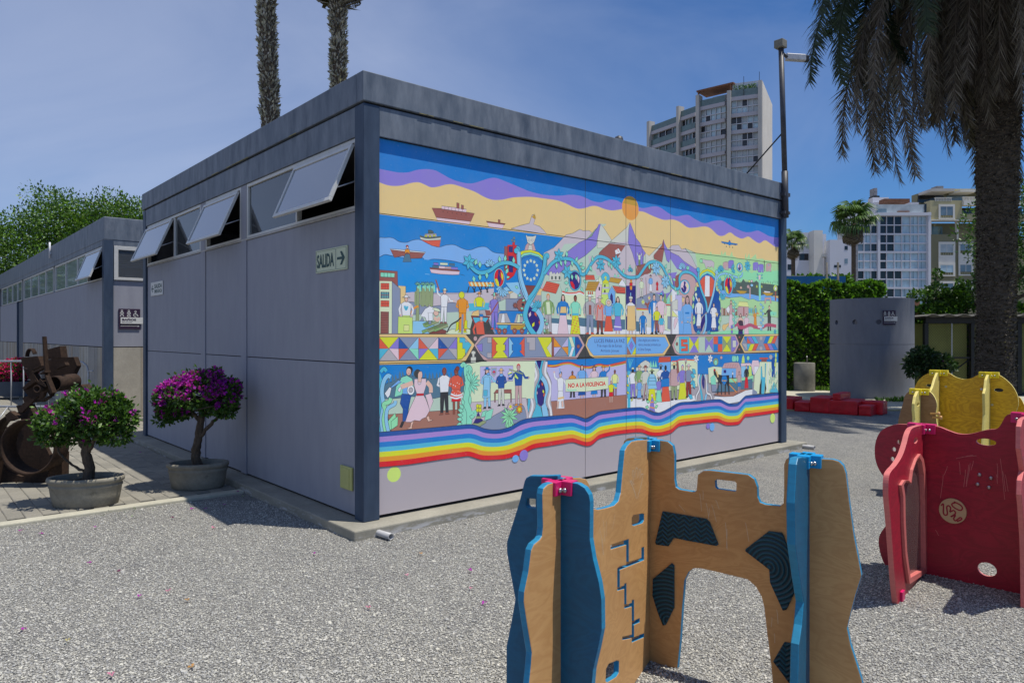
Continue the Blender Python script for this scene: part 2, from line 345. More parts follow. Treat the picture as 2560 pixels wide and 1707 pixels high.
PAL = dict(sky='0070ba', sand='e3bd80', pur='8274c0', sea='0578be', wave='78a8dc', sea2='1686ca', brn='925248', brn2='9d6a58', brn3='7c3c34', mau='beb2b6', mau2='a29a9e', cre='ced9b4',
 teal='4aaec6', mint='84d2b2', lt='86bcd8', navy='24186e', yel='cdd022', yelp='d6da8a', org='ea8c22', red='cc1020', cor='d4563c', slt='808aa0', gry='aaa4a6', pnk='d8bcc2', dpk='bd9a98',
 blk='26262a', wht='dcdedc', ski='d8b09c', skd='8a4a38', blu='0a74bc', dbl='0a4a94', grn='7ea060', lgr='8cd4a0', grs='a6ce92', dgr='4a5a52', sage='b0c4b0', tan='e2b878', lav='b4aed0', stb='4a6e82',
 gld='b8902c', ltb='6ca4d8', khk='8c9a6c', char='3c3c3a', ylg='c0d86c', stn='c6c6b8', pv='a07ec0', ora='dc9440', mag='b25068', dkr='8e2a24')
PAL = {k: sc(lin(v), 1.42) for k, v in PAL.items()}
TRIS = []; CELL = 0.012; NU, NZ = 600, 300; GRID = np.zeros((NU, NZ), np.int16)
def put(tris, col):
    R = []; ly = 0
    for t in tris:
        us = [p[0] for p in t]; zs = [p[1] for p in t]
        a = max(0, int(min(us)/CELL)); b = min(NU, int(max(us)/CELL)+1); c = max(0, int(min(zs)/CELL)); d = min(NZ, int(max(zs)/CELL)+1)
        if b <= a or d <= c: continue
        m = True
        if (b-a)*(d-c) > 4:                              # only the cells the triangle really touches
            U = (np.arange(a, b)[:, None] + .5)*CELL; Zc = (np.arange(c, d)[None] + .5)*CELL; m = np.ones((b-a, d-c), bool)
            ar = (t[1][0]-t[0][0])*(t[2][1]-t[0][1]) - (t[1][1]-t[0][1])*(t[2][0]-t[0][0]); sg = 1 if ar > 0 else -1
            for i in range(3):
                p, q = t[i], t[(i+1) % 3]; ex, ey = q[0]-p[0], q[1]-p[1]
                m &= sg*(ex*(Zc-p[1]) - ey*(U-p[0])) >= -(abs(ex)+abs(ey))*CELL*.5
            if not m.any(): continue
        sub_ = GRID[a:b, c:d]; ly = max(ly, int(sub_[m].max()) + 1 if m is not True else int(sub_.max()) + 1); R.append((a, b, c, d, m))
    ly = max(ly, 1)
    for a, b, c, d, m in R:
        if m is True: GRID[a:b, c:d] = ly
        else: GRID[a:b, c:d][m] = ly
    cc = PAL[col] if isinstance(col, str) else col
    for t in tris: TRIS.append((t, cc, ly))
def tess(p):
    try: ix = tessellate_polygon([[Vector((x, y, 0)) for x, y in p]])
    except Exception: return []
    return [tuple(p[i] for i in t) for t in ix]
def ribbon(p, w, closed=False, w2=None):
    T = []; n = len(p); w2 = w if w2 is None else w2; Q = []
    for i in range(n):
        a = p[(i-1) % n] if (closed or i) else p[0]; b = p[(i+1) % n] if (closed or i < n-1) else p[-1]
        dx, dy = b[0]-a[0], b[1]-a[1]; L = math.hypot(dx, dy) or 1; ww = (w + (w2-w)*i/max(1, n-1))/2
        Q.append(((p[i][0]-dy/L*ww, p[i][1]+dx/L*ww), (p[i][0]+dy/L*ww, p[i][1]-dx/L*ww)))
    for i in range(n if closed else n-1):
        a, b = Q[i], Q[(i+1) % n]; T += [(a[0], a[1], b[1]), (a[0], b[1], b[0])]
    return T
OUT = 0.0035
def fillw(col, p, o=True):
    put(tess(p), col)
    if o: put(ribbon(p, OUT, True), 'blk')
def fill(col, s, o=True, sm=False):
    p = PT(s); fillw(col, spline(p, True) if sm else p, o)
def line(col, w, s, sm=True, o=False, w2=None):
    p = PT(s); p = spline(p) if sm else p
    if o: put(ribbon(p, w+2*OUT, False, None if w2 is None else w2+2*OUT), 'blk')
    put(ribbon(p, w, False, w2), col)
def ell(u, z, ru, rz, n=14, th=0):
    c, s = math.cos(th), math.sin(th)
    return [(u + ru*math.cos(a)*c - rz*math.sin(a)*s, z + ru*math.cos(a)*s + rz*math.sin(a)*c) for a in (2*math.pi*k/n for k in range(n))]
def oval(col, x, y, r1, r2=None, o=True, n=16):            # crop px radii, horizontal and vertical
    u, z = W(x, y); u2, _ = W(x+r1, y); _, z2 = W(x, y-(r2 or r1)); fillw(col, ell(u, z, u2-u, z2-z, n), o)
def leaf(x, y, L, ang, col='mint', w=0.32, o=True):         # L metres, angle degrees in the wall
    L *= .95 if cur in 'abc' else .68
    u, z = W(x, y); a = rad(ang); c, s = math.cos(a), math.sin(a)
    p = [(t*L, q*L*w*math.sin(math.pi*min(1, t*1.0))) for t, q in ((0,0),(.2,.75),(.45,.95),(.75,.7),(1,0),(.75,-.7),(.45,-.95),(.2,-.75))]
    fillw(col, [(u + X*c - Y*s, z + X*s + Y*c) for X, Y in p], o)
def flower(x, y, L, n, col, a0=0, span=360, c2=None, w=0.3):
    L *= .62 if cur in 'abc' else .8
    for k in range(n): leaf(x, y, L, a0 + span*k/max(1, n if span == 360 else n-1), col, w)
    if c2:
        u, z = W(x, y); fillw(c2, ell(u, z, L*.25, L*.25, 8), False)
def leaves(s, L=0.07, col='mint'):
    for t in s.split():
        x, y, a = map(float, t.split(',')); leaf(x, y, L, a, col)
def person(x, yf, yt, top='wht', bot='slt', k='p', skin='ski', hair='blk', hat=None, long=False, arm='d', arm2=None, tilt=0.0, face=True, w=1.0, back=False, shoe='blk'):
    u0, z0 = W(x, yf); _, z1 = W(x, yt); h = z1 - z0
    def q(X, Y): return (u0 + (X*w + tilt*Y)*h, z0 + Y*h)
    def poly(c, pts, o=True): fillw(c, [q(*p) for p in pts], o)
    if hair and long: poly(hair, [(-.055,.95),(.055,.95),(.075,.80),(.07,.68),(-.07,.68),(-.075,.80)])
    if k == 'p':
        poly(bot, [(-.10,.50),(.005,.50),(-.005,.30),(-.03,.04),(-.10,.04),(-.105,.28)]); poly(bot, [(.10,.50),(-.005,.50),(.01,.30),(.04,.04),(.11,.04),(.105,.28)])
        poly(shoe, [(-.14,0),(-.03,0),(-.03,.045),(-.09,.045)]); poly(shoe, [(.14,0),(.03,0),(.03,.045),(.09,.045)])
    elif k == 's':
        poly(skin, [(-.07,.12),(-.03,.12),(-.03,.01),(-.07,.01)]); poly(skin, [(.07,.12),(.03,.12),(.03,.01),(.07,.01)])
        poly(bot, [(-.08,.52),(.08,.52),(.14,.09),(-.14,.09)])
    elif k == 'l':
        poly(bot, [(-.09,.54),(.09,.54),(.17,.0),(-.17,.0)])
    elif k == 'k':
        poly(skin, [(-.09,.32),(-.03,.32),(-.03,.0),(-.08,.0)]); poly(skin, [(.09,.32),(.03,.32),(.03,.0),(.08,.0)]); poly(bot, [(-.10,.50),(.10,.50),(.12,.28),(-.12,.28)])
    sh = [(-.135,.79),(-.05,.845),(.05,.845),(.135,.79),(.105,.48),(-.105,.48)]
    def armf(sx, mode):
        P = {'d': [(.125,.785),(.185,.64),(.155,.49)], 'u': [(.125,.785),(.24,.86),(.27,1.0)], 'o': [(.125,.785),(.22,.66),(.34,.66)], 'i': [(.125,.785),(.175,.64),(.03,.58)]}[mode]
        pp = [q(a*sx, b) for a, b in P]; put(ribbon(pp, .062*h), 'blk'); put(ribbon(pp, .055*h), top); e = pp[-1]; fillw(skin, ell(e[0], e[1], .026*h, .028*h, 7), False)
    if not back: armf(-1, arm); armf(1, arm2 or arm)
    poly(top, sh)
    if back: armf(-1, 'd'); armf(1, 'd')
    if hair and not hat and not back: 
        c = q(0, .935); fillw(hair, ell(c[0], c[1], .062*h, .075*h, 12), False)
    poly(skin, [(-.022,.83),(.022,.83),(.022,.88),(-.022,.88)], False)
    c = q(0, .915); fillw(hair if back and hair else skin, ell(c[0], c[1], .050*h, .070*h, 12))
    if hair and not back:
        poly(hair, [(-.05,.93),(-.03,.975),(.03,.975),(.05,.93),(.03,.995),(-.03,.995)], False)
    if face and not back:
        for sx in (-.018, .018):
            e = q(sx, .922); put(tess(ell(e[0], e[1], .006*h, .006*h, 5)), 'blk')
        e = q(0, .875); put(tess(ell(e[0], e[1], .014*h, .005*h, 6)), 'mag')
    if hat:
        poly(hat, [(-.11,.955),(.11,.955),(.07,.972),(.045,.975),(.04,1.02),(-.04,1.02),(-.045,.975),(-.07,.972)])
    return q, h
# --- flat grounds
fillw('mau2', [(0,0),(7,0),(7,3.4),(0,3.4)], False)
fillw('sky', [(0,2.2),(7,2.2),(7,3.4),(0,3.4)], False)
sandtop = 'a:20,498 100,530 180,545 280,540 370,515 460,505 530,530 600,560 680,552 760,530 840,528 960,565 1080,610 1180,665 1270,695 1370,695 1480,672 b:218,404 340,403 480,420 620,440 720,475 800,515 860,532 930,522 1000,502 1060,505 1140,535 1220,550 1300,540 1400,520 1500,555 c:44,392 150,440 260,478 360,475 440,505 520,560 600,562 700,550 770,572 850,645 910,650 980,615 1040,655 1110,682 1180,660 1240,700 1300,732 1360,700 1420,735 1470,770 1520,772'
purtop = 'a:20,355 130,378 260,400 360,395 440,372 540,362 640,375 720,415 800,460 880,492 980,515 1060,515 1150,488 1240,460 1320,462 1420,500 b:218,300 330,345 480,380 640,390 760,380 860,388 930,412 1000,445 1090,462 1150,445 1210,432 1280,445 1340,475 1510,515 c:44,350 150,332 220,345 330,418 400,440 520,425 600,470 700,515 800,490 880,485 930,505 1020,560 1130,608 1200,612 1280,595 1340,620 1420,660 1520,672'
st = spline(PT(sandtop)); pt = spline(PT(purtop))
fillw('sand', st + [(7, 2.0), (0, 2.0)], False)
put(tess(pt + st[::-1]), 'pur')
# sea, hills
fill('sea', 'a:20,850 b:690,845 600,945 480,1010 440,1400 d:1540,480 20,480', False)
fill('wave', 'a:20,1125 100,1108 180,1110 250,1150 330,1160 400,1135 480,1130 580,1180 680,1210 760,1190 850,1185 940,1225 1020,1242 1120,1210 1200,1210 1290,1270 1480,1300 1480,1400 1240,1400 1130,1398 1040,1390 940,1385 830,1360 640,1340 540,1355 500,1325 380,1335 200,1310 100,1290 20,1310', True, True)
put(tess(PT('a:20,1330 100,1300 200,1320 500,1345 640,1350 940,1395 1130,1405 1400,1400 d:1540,300 1500,420 1000,470 38,470')), 'sea2')
line('lt', .004, 'd:640,236 700,240'); line('blk', .003, 'd:1100,240 1160,256')
fill('mau', 'b:120,748 220,715 320,690 335,640 350,600 375,592 388,625 365,700 430,722 480,770 510,812', True)
fill('gld', 'b:345,620 372,592 390,625 378,648', False)
# mountains
fill('mau', 'b:690,845 720,815 790,800 870,755 905,772 970,768 1000,790 1010,1000 1000,1400 440,1400 480,1010 580,960 640,900', True)
fill('sage', 'b:700,915 900,905 1160,700 1090,695 1130,740 1180,840 1210,870 1300,850 1380,740 1415,680 1420,900 c:10,870 100,870 230,740 330,800 c:330,1560 b:1500,1568 460,1568 480,1200 650,1000', False)
fill('stn', 'b:1090,695 1130,740 1215,870 1160,960 1060,960 1060,800', True)
fill('pur', 'b:1075,700 1060,740 1020,790 1000,830 930,870 860,900 720,1010 700,1060 560,1140 500,1240 600,1300 700,1180 930,1040 1050,930 1062,850 1095,700', True)
fill('stn', 'b:1200,890 1380,735 1410,680 1400,760 1395,890 1300,905', True)
fill('mau', 'b:1180,905 1390,890 1480,960 1490,1140 1400,1270 1280,1240 1140,1060', False)
fill('pur', 'b:1415,680 1450,770 1480,850 c:0,730 20,780 60,840 40,870 30,960 b:1545,960 1560,1150 1480,1150 1440,1010 1395,900 1400,760', True)
fill('brn', 'b:1190,910 1365,930 1280,1060 1150,1130 1090,1200 1060,1110 1080,1010 1120,970', True)
fill('wht', 'b:1250,985 1290,960 1320,1010 1260,1030', True); line('cor', .006, 'b:1262,965 1295,1000')
fill('stn', 'c:60,840 100,870 230,740 215,800 140,880 150,940 60,980', True)
fill('brn', 'c:255,690 235,760 150,860 150,900 240,940 262,800', True)
fill('pur', 'c:255,690 270,740 300,800 335,820 400,850 480,930 560,960 640,1030 660,1100 600,1180 480,1040 400,1010 330,960 290,920 262,800', True)
fill('mau', 'c:310,790 350,755 420,752 455,800 490,790 520,830 620,900 660,1000 600,1010 540,970 480,930 420,870 335,830', True)
fill('sage', 'c:490,785 540,810 600,835 660,900 700,1000 620,1000 560,880', True)
fill('sage', 'c:330,900 400,1010 480,1060 480,1300 330,1300 300,1000', False)
fill('brn', 'c:0,1000 60,960 120,960 120,1050 60,1080 0,1110 b:1480,1160 1480,1300 c:-20,1200', False)
fill('brn', 'f:790,130 900,100 1000,180 900,230 830,290', True)
fill('brn', 'f:1290,420 1290,270 1380,215 1380,420', True)
fill('pur', 'f:1180,560 1240,440 1300,400 1240,260 1190,240 1240,220 1320,210 1300,260 1280,420 1240,470 1100,510 1000,470 1020,455 1130,430', False)
fill('dpk', 'f:1070,250 1130,270 1150,400 1060,470 1030,430 1020,280', True, True)
# forest side
fill('grs', 'c:600,835 700,850 760,850 770,820 780,850 880,860 890,810 900,860 930,820 940,865 980,870 1000,820 1010,870 1050,890 1140,905 1150,840 1160,900 1190,840 1200,905 1260,850 1270,905 1340,900 1350,915 1460,925 1510,930 1510,1200 640,1200 620,950', False)
fill('lgr', 'g:560,150 640,200 700,150 740,210 800,160 860,220 1000,190 1040,230 1060,210 1200,210 1400,190 1400,380 1300,370 1290,350 1200,350 1060,340 940,300 900,340 840,290 700,260 600,300', False)
fill('dgr', 'g:640,330 800,300 850,340 900,350 930,300 960,340 1080,340 1100,320 1130,350 1200,360 1300,370 1400,390 1400,520 640,520', False)
fill('ltb', 'g:620,440 720,450 800,490 1000,490 1130,520 1220,500 1300,520 1400,560 1400,600 1100,600 900,570 640,520', True)
fill('grs', 'g:620,560 760,545 900,530 1000,570 1060,560 1120,590 1280,580 1400,600 1400,840 620,840', True)
fill('sage', 'g:620,780 760,780 860,795 1000,770 1150,790 1280,790 1400,810 1400,1020 600,1020', True)
fill('lgr', 'g:480,985 620,990 800,960 900,985 1100,950 1200,975 1400,960 1400,1020 480,1020', False)
for x, c, y0 in ((700,'dpk',75),(770,'pur',55),(1092,'pur',80),(1158,'pur',105),(1262,'dpk',95)):
    fill(c, 'g:%d,%d %d,%d %d,%d %d,%d %d,%d %d,%d' % (x-35,y0+15, x-12,y0, x+22,y0, x+36,y0+15, x+36,y0+110, x-35,y0+105))
line('dgr', .02, 'g:1205,60 1205,200', False); line('teal', .02, 'g:1262,112 1264,130', False)
for k in range(26):
    x = 560 + k*32; leaf(x, 190 + (k*37) % 60, .10, 70 + (k*53) % 40, 'lgr' if k % 2 else 'mint', .12, False)
for k in range(24):
    x = 850 + k*23; leaf(x, 355 + (k*31) % 25, .07, 80 + (k*53) % 20, 'dgr', .12, False)
fill('blu', 'c:885,712 960,725 975,698 990,728 1062,740 1060,752 990,748 975,760 960,745 888,728'); oval('red', 975, 705, 6, 5); 
for x, y in ((920,738),(1035,752),(940,768),(975,775),(1008,778)): oval('char', x, y, 5, 6, False)
cur = 'b'; oval('ora', 1420, 525, 90, 130, False, 32)
put(tess([W(1340,470,'b'), W(1500,505,'b'), W(1480,430,'b'), W(1420,396,'b'), W(1365,420,'b')]), 'gld')
# ships
fill('pnk', 'a:655,885 1030,930 1015,965 668,920'); fill('brn', 'a:608,785 716,790 985,830 1072,843 1032,932 655,888')
fill('pnk', 'a:716,763 860,780 985,800 982,832 714,795'); fill('brn', 'a:878,727 905,732 905,792 878,788'); fill('brn', 'a:928,750 953,755 953,800 928,797')
for k in range(6): line('blk', .003, 'a:%d,%d %d,%d' % (750+k*38, 768+k*6, 748+k*38, 798+k*5), False)
for k in range(6): oval('blk', 730+k*50, 825+k*7, 5, 5, False)
fill('pnk', 'a:1210,938 1395,965 1375,1012 1228,992'); fill('brn', 'a:1200,927 1408,955 1400,968 1208,942'); fill('brn', 'a:1330,910 1352,914 1352,950 1330,946')
fill('cor', 'a:485,1128 705,1130 690,1210 610,1195'); fill('stn', 'a:480,1098 560,1110 706,1105 703,1132 560,1140 486,1128'); fill('gry', 'a:535,1065 655,1062 662,1100 520,1100')
fill('dgr', 'a:568,1025 595,1025 625,1040 625,1060 568,1060'); [oval('yel', x, y, 11, 12) for x, y in ((545,1090),(588,1092),(632,1085))]
line('dgr', .014, 'a:476,1090 540,1108 600,1110 708,1098')
fill('brn', 'a:152,1230 300,1245 380,1265 538,1270 495,1330 380,1335 290,1305 200,1325'); fill('wht', 'a:150,1228 300,1240 540,1265 535,1275 300,1256 155,1238')
fill('stb', 'a:318,1285 365,1285 385,1370 290,1372'); fill('org', 'a:318,1232 362,1232 370,1282 345,1270 330,1270 312,1280'); oval('red', 340, 1203, 14, 14); oval('ski', 342, 1214, 12, 14)
fill('pnk', 'a:585,1440 912,1468 905,1510 830,1512 700,1505 600,1490'); fill('brn', 'a:585,1432 700,1440 912,1462 910,1475 720,1462 590,1448')
for x, y, c, w in ((615,1410,'stb',68),(685,1415,'pnk',65),(750,1420,'dpk',68),(818,1427,'pur',72),(627,1378,'pur',52),(698,1378,'cre',82),(795,1385,'stb',62)):
    fill(c, 'a:%d,%d %d,%d %d,%d %d,%d' % (x,y, x+w,y+4, x+w,y+30, x,y+26))
# left town and sugar cane
fill('sand', 'd:290,388 388,395 388,680 300,680'); fill('slt', 'd:205,330 318,430 318,1012 205,1012'); fill('brn', 'd:20,180 280,200 285,400 210,330 20,330')
fill('cre', 'd:20,325 210,330 208,1012 20,1012'); fill('mint', 'd:60,215 242,225 240,280 60,272'); [line('blk', .003, 'd:%d,215 %d,280' % (x, x), False) for x in (105,150,195)]
for y, c in ((355,'cor'),(470,'stb'),(582,'cor')):
    fill(c, 'd:62,%d 172,%d 170,%d 60,%d' % (y, y+2, y+82, y+80)); [line('dkr' if c == 'cor' else 'mint', .004, 'd:%d,%d %d,%d' % (x, y, x, y+80), False) for x in (90,118,146)]; line('dkr', .004, 'd:62,%d 170,%d' % (y+40, y+40), False)
fill('brn', 'd:62,725 166,728 164,1012 58,1012'); [line('blk', .003, 'd:60,%d 165,%d' % (y, y), False) for y in range(745, 1010, 22)]
fill('mau', 'd:390,480 480,470 560,480 640,500 1000,500 1150,498 1280,480 1400,440 1540,420 1540,1020 318,1020 318,680 390,680', False)
fill('slt', 'd:400,620 470,600 540,620 640,650 700,660 860,640 960,610 1050,620 1110,690 1040,740 900,740 420,760', True, True)
fill('sage', 'd:480,770 800,745 1250,720 1250,1018 480,1018', False)
fill('teal', 'd:1200,620 1480,610 1480,700 1220,720', False)
fill('lt', 'd:480,850 600,845 680,860 760,900 700,1015 478,1015', True)
for x in (545, 615, 670, 728):
    line('khk', .028, 'd:%d,%d %d,%d' % (x-5, 850 if x < 600 else 660, x+4, 400), True, True); line('mint', .02, 'd:%d,420 %d,380 %d,470' % (x, x+24, x+36)); line('khk', .018, 'd:%d,520 %d,470 %d,640' % (x, x-28, x-32))
    flower(x, 385, .07, 5, 'mint', 30, 120, None, .14)
fill('brn3', 'd:690,1015 760,965 840,950 910,970 940,1015')
for k in range(16):
    x = 600 + (k*61) % 230; y = 985 - (k*23) % 100; line('khk' if k % 2 else 'grn', .022, 'd:%d,%d %d,%d' % (x, y+10, x+115, y-35), False, True)
line('org', .018, 'd:455,755 500,680 555,655')
person(395, 1015, 520, 'wht', 'ylg', 'l', hat='wht', hair='blk', w=1.15); fill('ylg', 'd:290,790 476,800 478,1012 285,1012'); fill('yelp', 'd:365,900 432,902 430,980 362,978'); line('teal', .02, 'd:372,650 392,700 412,655')
person(880, 880, 430, 'wht', 'wht', 'p', hat='cre', arm='u', arm2='o', tilt=.05, shoe='brn'); line('brn', .014, 'd:780,310 830,460')
fill('wht', 'd:620,800 580,780 640,690 700,655 770,680 770,740 700,760 690,840 660,850 640,800'); fill('wht', 'd:680,740 740,740 745,840 690,850'); oval('ski', 785, 745, 34, 38); fill('cre', 'd:735,690 770,672 822,690 845,730 780,720'); line('ski', .03, 'd:760,800 800,840 830,800'); fill('slt', 'd:575,850 600,800 622,830 620,850'); fill('slt', 'd:685,845 722,845 720,890 685,890')
fill('cre', 'd:925,1018 980,960 1060,960 1160,940 1240,970 1270,1018', True, True)
person(1130, 1000, 470, 'org', 'org', 'p', hair='yel', skin='yel', shoe='yel', arm='i', w=1.05); cur = 'd'; oval('yel', 1118, 510, 38, 45); line('slt', .02, 'd:1132,760 1124,1015', False); fill('yel', 'd:1048,860 1082,860 1078,960 1030,985 1045,950'); fill('yel', 'd:1160,840 1192,840 1190,935 1230,955 1150,950')
line('blk', .012, 'd:925,1000 980,900 1060,850 1110,800')
fill('gry', 'd:1350,710 1440,700 1440,790 1350,790'); person(1350, 830, 480, 'yel', 'yel', 'n', hat='org', w=1.3); fill('char', 'd:1230,950 1260,830 1480,830 1568,1015 1540,1018 1230,1018', False); fill('dkr', 'd:1240,785 1490,790 1430,910 1290,910'); fill('teal', 'd:1265,800 1470,805 1415,895 1300,895'); fill('tan', 'd:1240,780 1270,730 1340,700 1350,785')
fill('brn', 'd:1425,710 1490,715 1500,770 1440,780')
person(1375, 1290, 770, 'cor', 'cor', 'n', hat='blu', w=1.35)
fill('blu', 'e:270,720 600,715 620,1020 190,1020 150,820', False)
fill('char', 'e:40,860 110,870 190,1010 130,1018 60,1018', False); line('slt', .02, 'e:120,840 160,930 200,1010')
person(190, 960, 490, 'pur', 'pur', 'p', hat='cor', arm='i', w=1.1, shoe='cor'); line('brn', .014, 'e:130,770 235,600', False); fill('slt', 'e:225,540 265,550 268,590 232,600')
# mine wagons, gears, blocks
fill('sage', 'e:240,600 335,560 335,715 250,712'); fill('slt', 'e:335,558 520,555 520,715 335,715'); fill('stn', 'e:390,490 490,440 490,555 390,555'); fill('slt', 'e:490,440 560,430 560,560 490,560')
flower(540, 640, .13, 12, 'brn', 0, 360, 'brn', .3); oval('brn', 540, 640, 62, 80); oval('blk', 560, 635, 18, 20); flower(458, 645, .06, 8, 'brn', 0, 360, 'brn')
fill('gry', 'e:235,870 245,750 350,745 400,870'); fill('wht', 'e:270,870 290,755 320,755 325,870'); fill('gry', 'e:445,870 480,755 570,755 590,870'); fill('cre', 'e:480,870 500,760 525,760 520,870')
fill('teal', 'e:232,900 365,900 340,960 250,960'); fill('gld', 'e:400,900 590,900 580,965 400,965'); fill('tan', 'e:215,870 600,880 600,900 215,895')
for x in (252, 322, 452, 548): oval('brn', x, 980, 29, 37); oval('wht', x, 978, 6, 8)
fill('org', 'd:1205,335 1540,345 1545,405 1225,395'); [line('cre', .02, 'd:%d,342 %d,395' % (x, x+25), False) for x in range(1240, 1530, 50)]
for k in range(7): line('blk', .012, 'd:%d,400 %d,478' % (1215+k*42, 1215+k*42+(40 if k % 2 else -20)), False)
# red oil tower and left shield
fill('brn', 'b:48,940 80,940 90,1240 45,1200'); fill('red', 'b:82,925 182,928 188,1180 150,1260 100,1300 75,1310'); fill('navy', 'b:95,942 140,942 138,1005 95,1003'); fill('navy', 'b:92,1045 145,1045 140,1225 98,1220'); fill('red', 'b:135,895 160,895 162,930 135,930')
[flower(x, y, .025, 5, 'cre', 0) for x, y in ((133,875),(153,850),(157,885))]
fill('lt', 'b:60,1340 200,1330 220,1420 200,1470 120,1420', False)
# --- village
fill('cre', 'e:1060,470 1370,490 1370,860 820,860 790,760 820,440', False); fill('stn', 'e:905,240 905,210 935,200 950,235 970,210 985,240 1010,205 1030,235 1050,205 1065,320 900,330'); [fill('dgr', 'e:%d,265 %d,265 %d,305 %d,305' % (x, x+18, x+18, x)) for x in (932,980,1030)]
fill('sage', 'e:800,460 1000,480 1040,370 1070,470 1060,860 800,860'); fill('cor', 'e:870,330 1040,368 990,492 810,450'); 
for k in range(5): line('dkr', .004, 'e:%d,%d %d,%d' % (860-k*12, 352+k*22, 1030-k*10, 390+k*22), False)
line('cor', .02, 'e:1075,465 1150,488 1250,485 1300,470 1360,495'); line('wht', .012, 'e:1070,480 1150,500 1250,496 1300,482 1360,510')
fill('stb', 'e:790,800 1010,815 1370,850 1370,960 1100,900 800,870', False); fill('wht', 'e:820,870 1000,880 1200,905 1370,950 1370,1020 820,1020', False)
fill('sage', 'f:120,60 650,300 650,1020 120,1020', False); fill('mau', 'f:160,0 420,30 650,280 640,330 440,280 330,260 200,240', False); fill('sage', 'f:20,180 120,120 260,200 280,300 120,330 20,300', False)
fill('cor', 'f:122,248 235,250 250,312 122,312'); [line('dkr', .004, 'f:122,%d 240,%d' % (y, y), False) for y in (268,290)]
fill('wht', 'f:250,330 340,260 350,470 250,470'); fill('teal', 'f:330,260 380,212 430,250 440,320 400,360 340,330', True, True); fill('cre', 'f:290,310 315,255 345,330 345,380 290,360')
fill('gld', 'f:158,335 305,335 250,460 122,448'); 
for k in range(4): line('dkr', .004, 'f:%d,%d %d,%d' % (150-k*8, 358+k*24, 295-k*12, 358+k*25), False)
fill('pnk', 'f:255,460 305,340 335,400 325,620 255,620'); fill('blk', 'f:296,405 312,405 312,450 296,450'); fill('cre', 'f:120,450 255,460 255,560 120,560'); [fill('cor', 'f:%d,465 %d,465 %d,500 %d,500' % (x, x+14, x+14, x)) for x in (155,180,205)]
fill('yel', 'f:350,330 385,300 425,330 425,360 350,360'); fill('ylg', 'f:345,360 430,360 440,640 320,640'); line('yel', .014, 'f:386,262 386,320', False); line('yel', .012, 'f:370,282 402,282', False)
[fill('blk', 'f:%d,%d %d,%d %d,%d %d,%d' % (x, y, x+16, y, x+16, y+36, x, y+36)) for x, y in ((368,376),(368,445))]; line('lav', .016, 'f:345,415 430,415', False); line('lav', .016, 'f:340,490 430,490', False)
fill('gld', 'f:450,278 600,300 560,360 425,335'); fill('wht', 'f:560,362 602,302 648,370 648,400 560,390')
fill('ltb', 'f:415,500 465,395 510,470 512,640 440,640'); fill('navy', 'f:448,620 448,520 462,485 478,520 482,620'); fill('cor', 'f:475,388 645,412 645,490 530,482')
for k in range(4): line('dkr', .004, 'f:%d,%d %d,%d' % (482+k*10, 408+k*20, 645, 425+k*20), False)
fill('cre', 'f:512,485 645,500 645,830 540,830 515,640'); [fill('mint', 'f:%d,275 %d,225 %d,275' % (x-16, x, x+18)) for x in (508, 550)]
fill('stb', 'f:20,800 200,820 640,830 640,960 400,940 120,920 20,900', False); fill('wht', 'f:20,910 200,935 460,985 650,960 650,1020 20,1020', False)
fill('navy', 'f:652,388 782,388 782,1020 652,1020', False); fill('wht', 'f:655,960 785,960 785,1022 655,1022', False)
fill('mau', 'f:655,240 782,240 782,388 655,388', False)
fill('org', 'f:710,275 722,278 735,360 705,360'); fill('red', 'f:698,350 738,350 736,390 696,388'); fill('org', 'f:700,392 734,392 730,445 704,440')
fill('mau', 'f:790,300 900,240 1050,230 1180,400 1100,480 980,480 790,560', False); fill('slt', 'f:790,560 980,480 1060,500 1130,560 1140,690 790,690'); fill('yel', 'f:790,690 950,700 950,712 790,706', False); line('cor', .014, 'f:790,686 950,698')
fill('stn', 'f:785,710 1235,700 1235,960 785,960', False); fill('cre', 'f:1145,650 1240,655 1235,985 1145,960'); fill('slt', 'f:1195,785 1235,790 1235,960 1195,950'); line('cor', .012, 'f:1140,635 1235,640')
fill('teal', 'f:1095,490 1125,470 1140,620 1100,640'); fill('grn', 'f:1140,620 1155,490 1175,500 1180,620'); fill('mint', 'f:1180,620 1200,520 1222,560 1225,620')
fill('wht', 'f:785,900 1240,985 1240,1022 785,1022', False); fill('stb', 'f:785,850 830,860 840,985 785,985', False)
flower(875, 600, .075, 8, 'cre', 10, 360, 'yel'); flower(955, 548, .07, 8, 'pnk', 10, 360, 'yel'); line('brn', .03, 'f:935,680 930,640 900,620'); line('brn', .025, 'f:935,640 960,600')
person(855, 545, 290, 'cre', 'stn', 'p', hat='cre', w=1.1); person(975, 480, 250, 'ltb', 'wht', 's', hat='char'); person(1060, 450, 320, 'red', 'red', 'l', hair='wht'); person(828, 135, -40, 'cre', 'grn', 'p', skin='dpk', arm='u'); line('brn', .008, 'f:912,280 920,510', False)
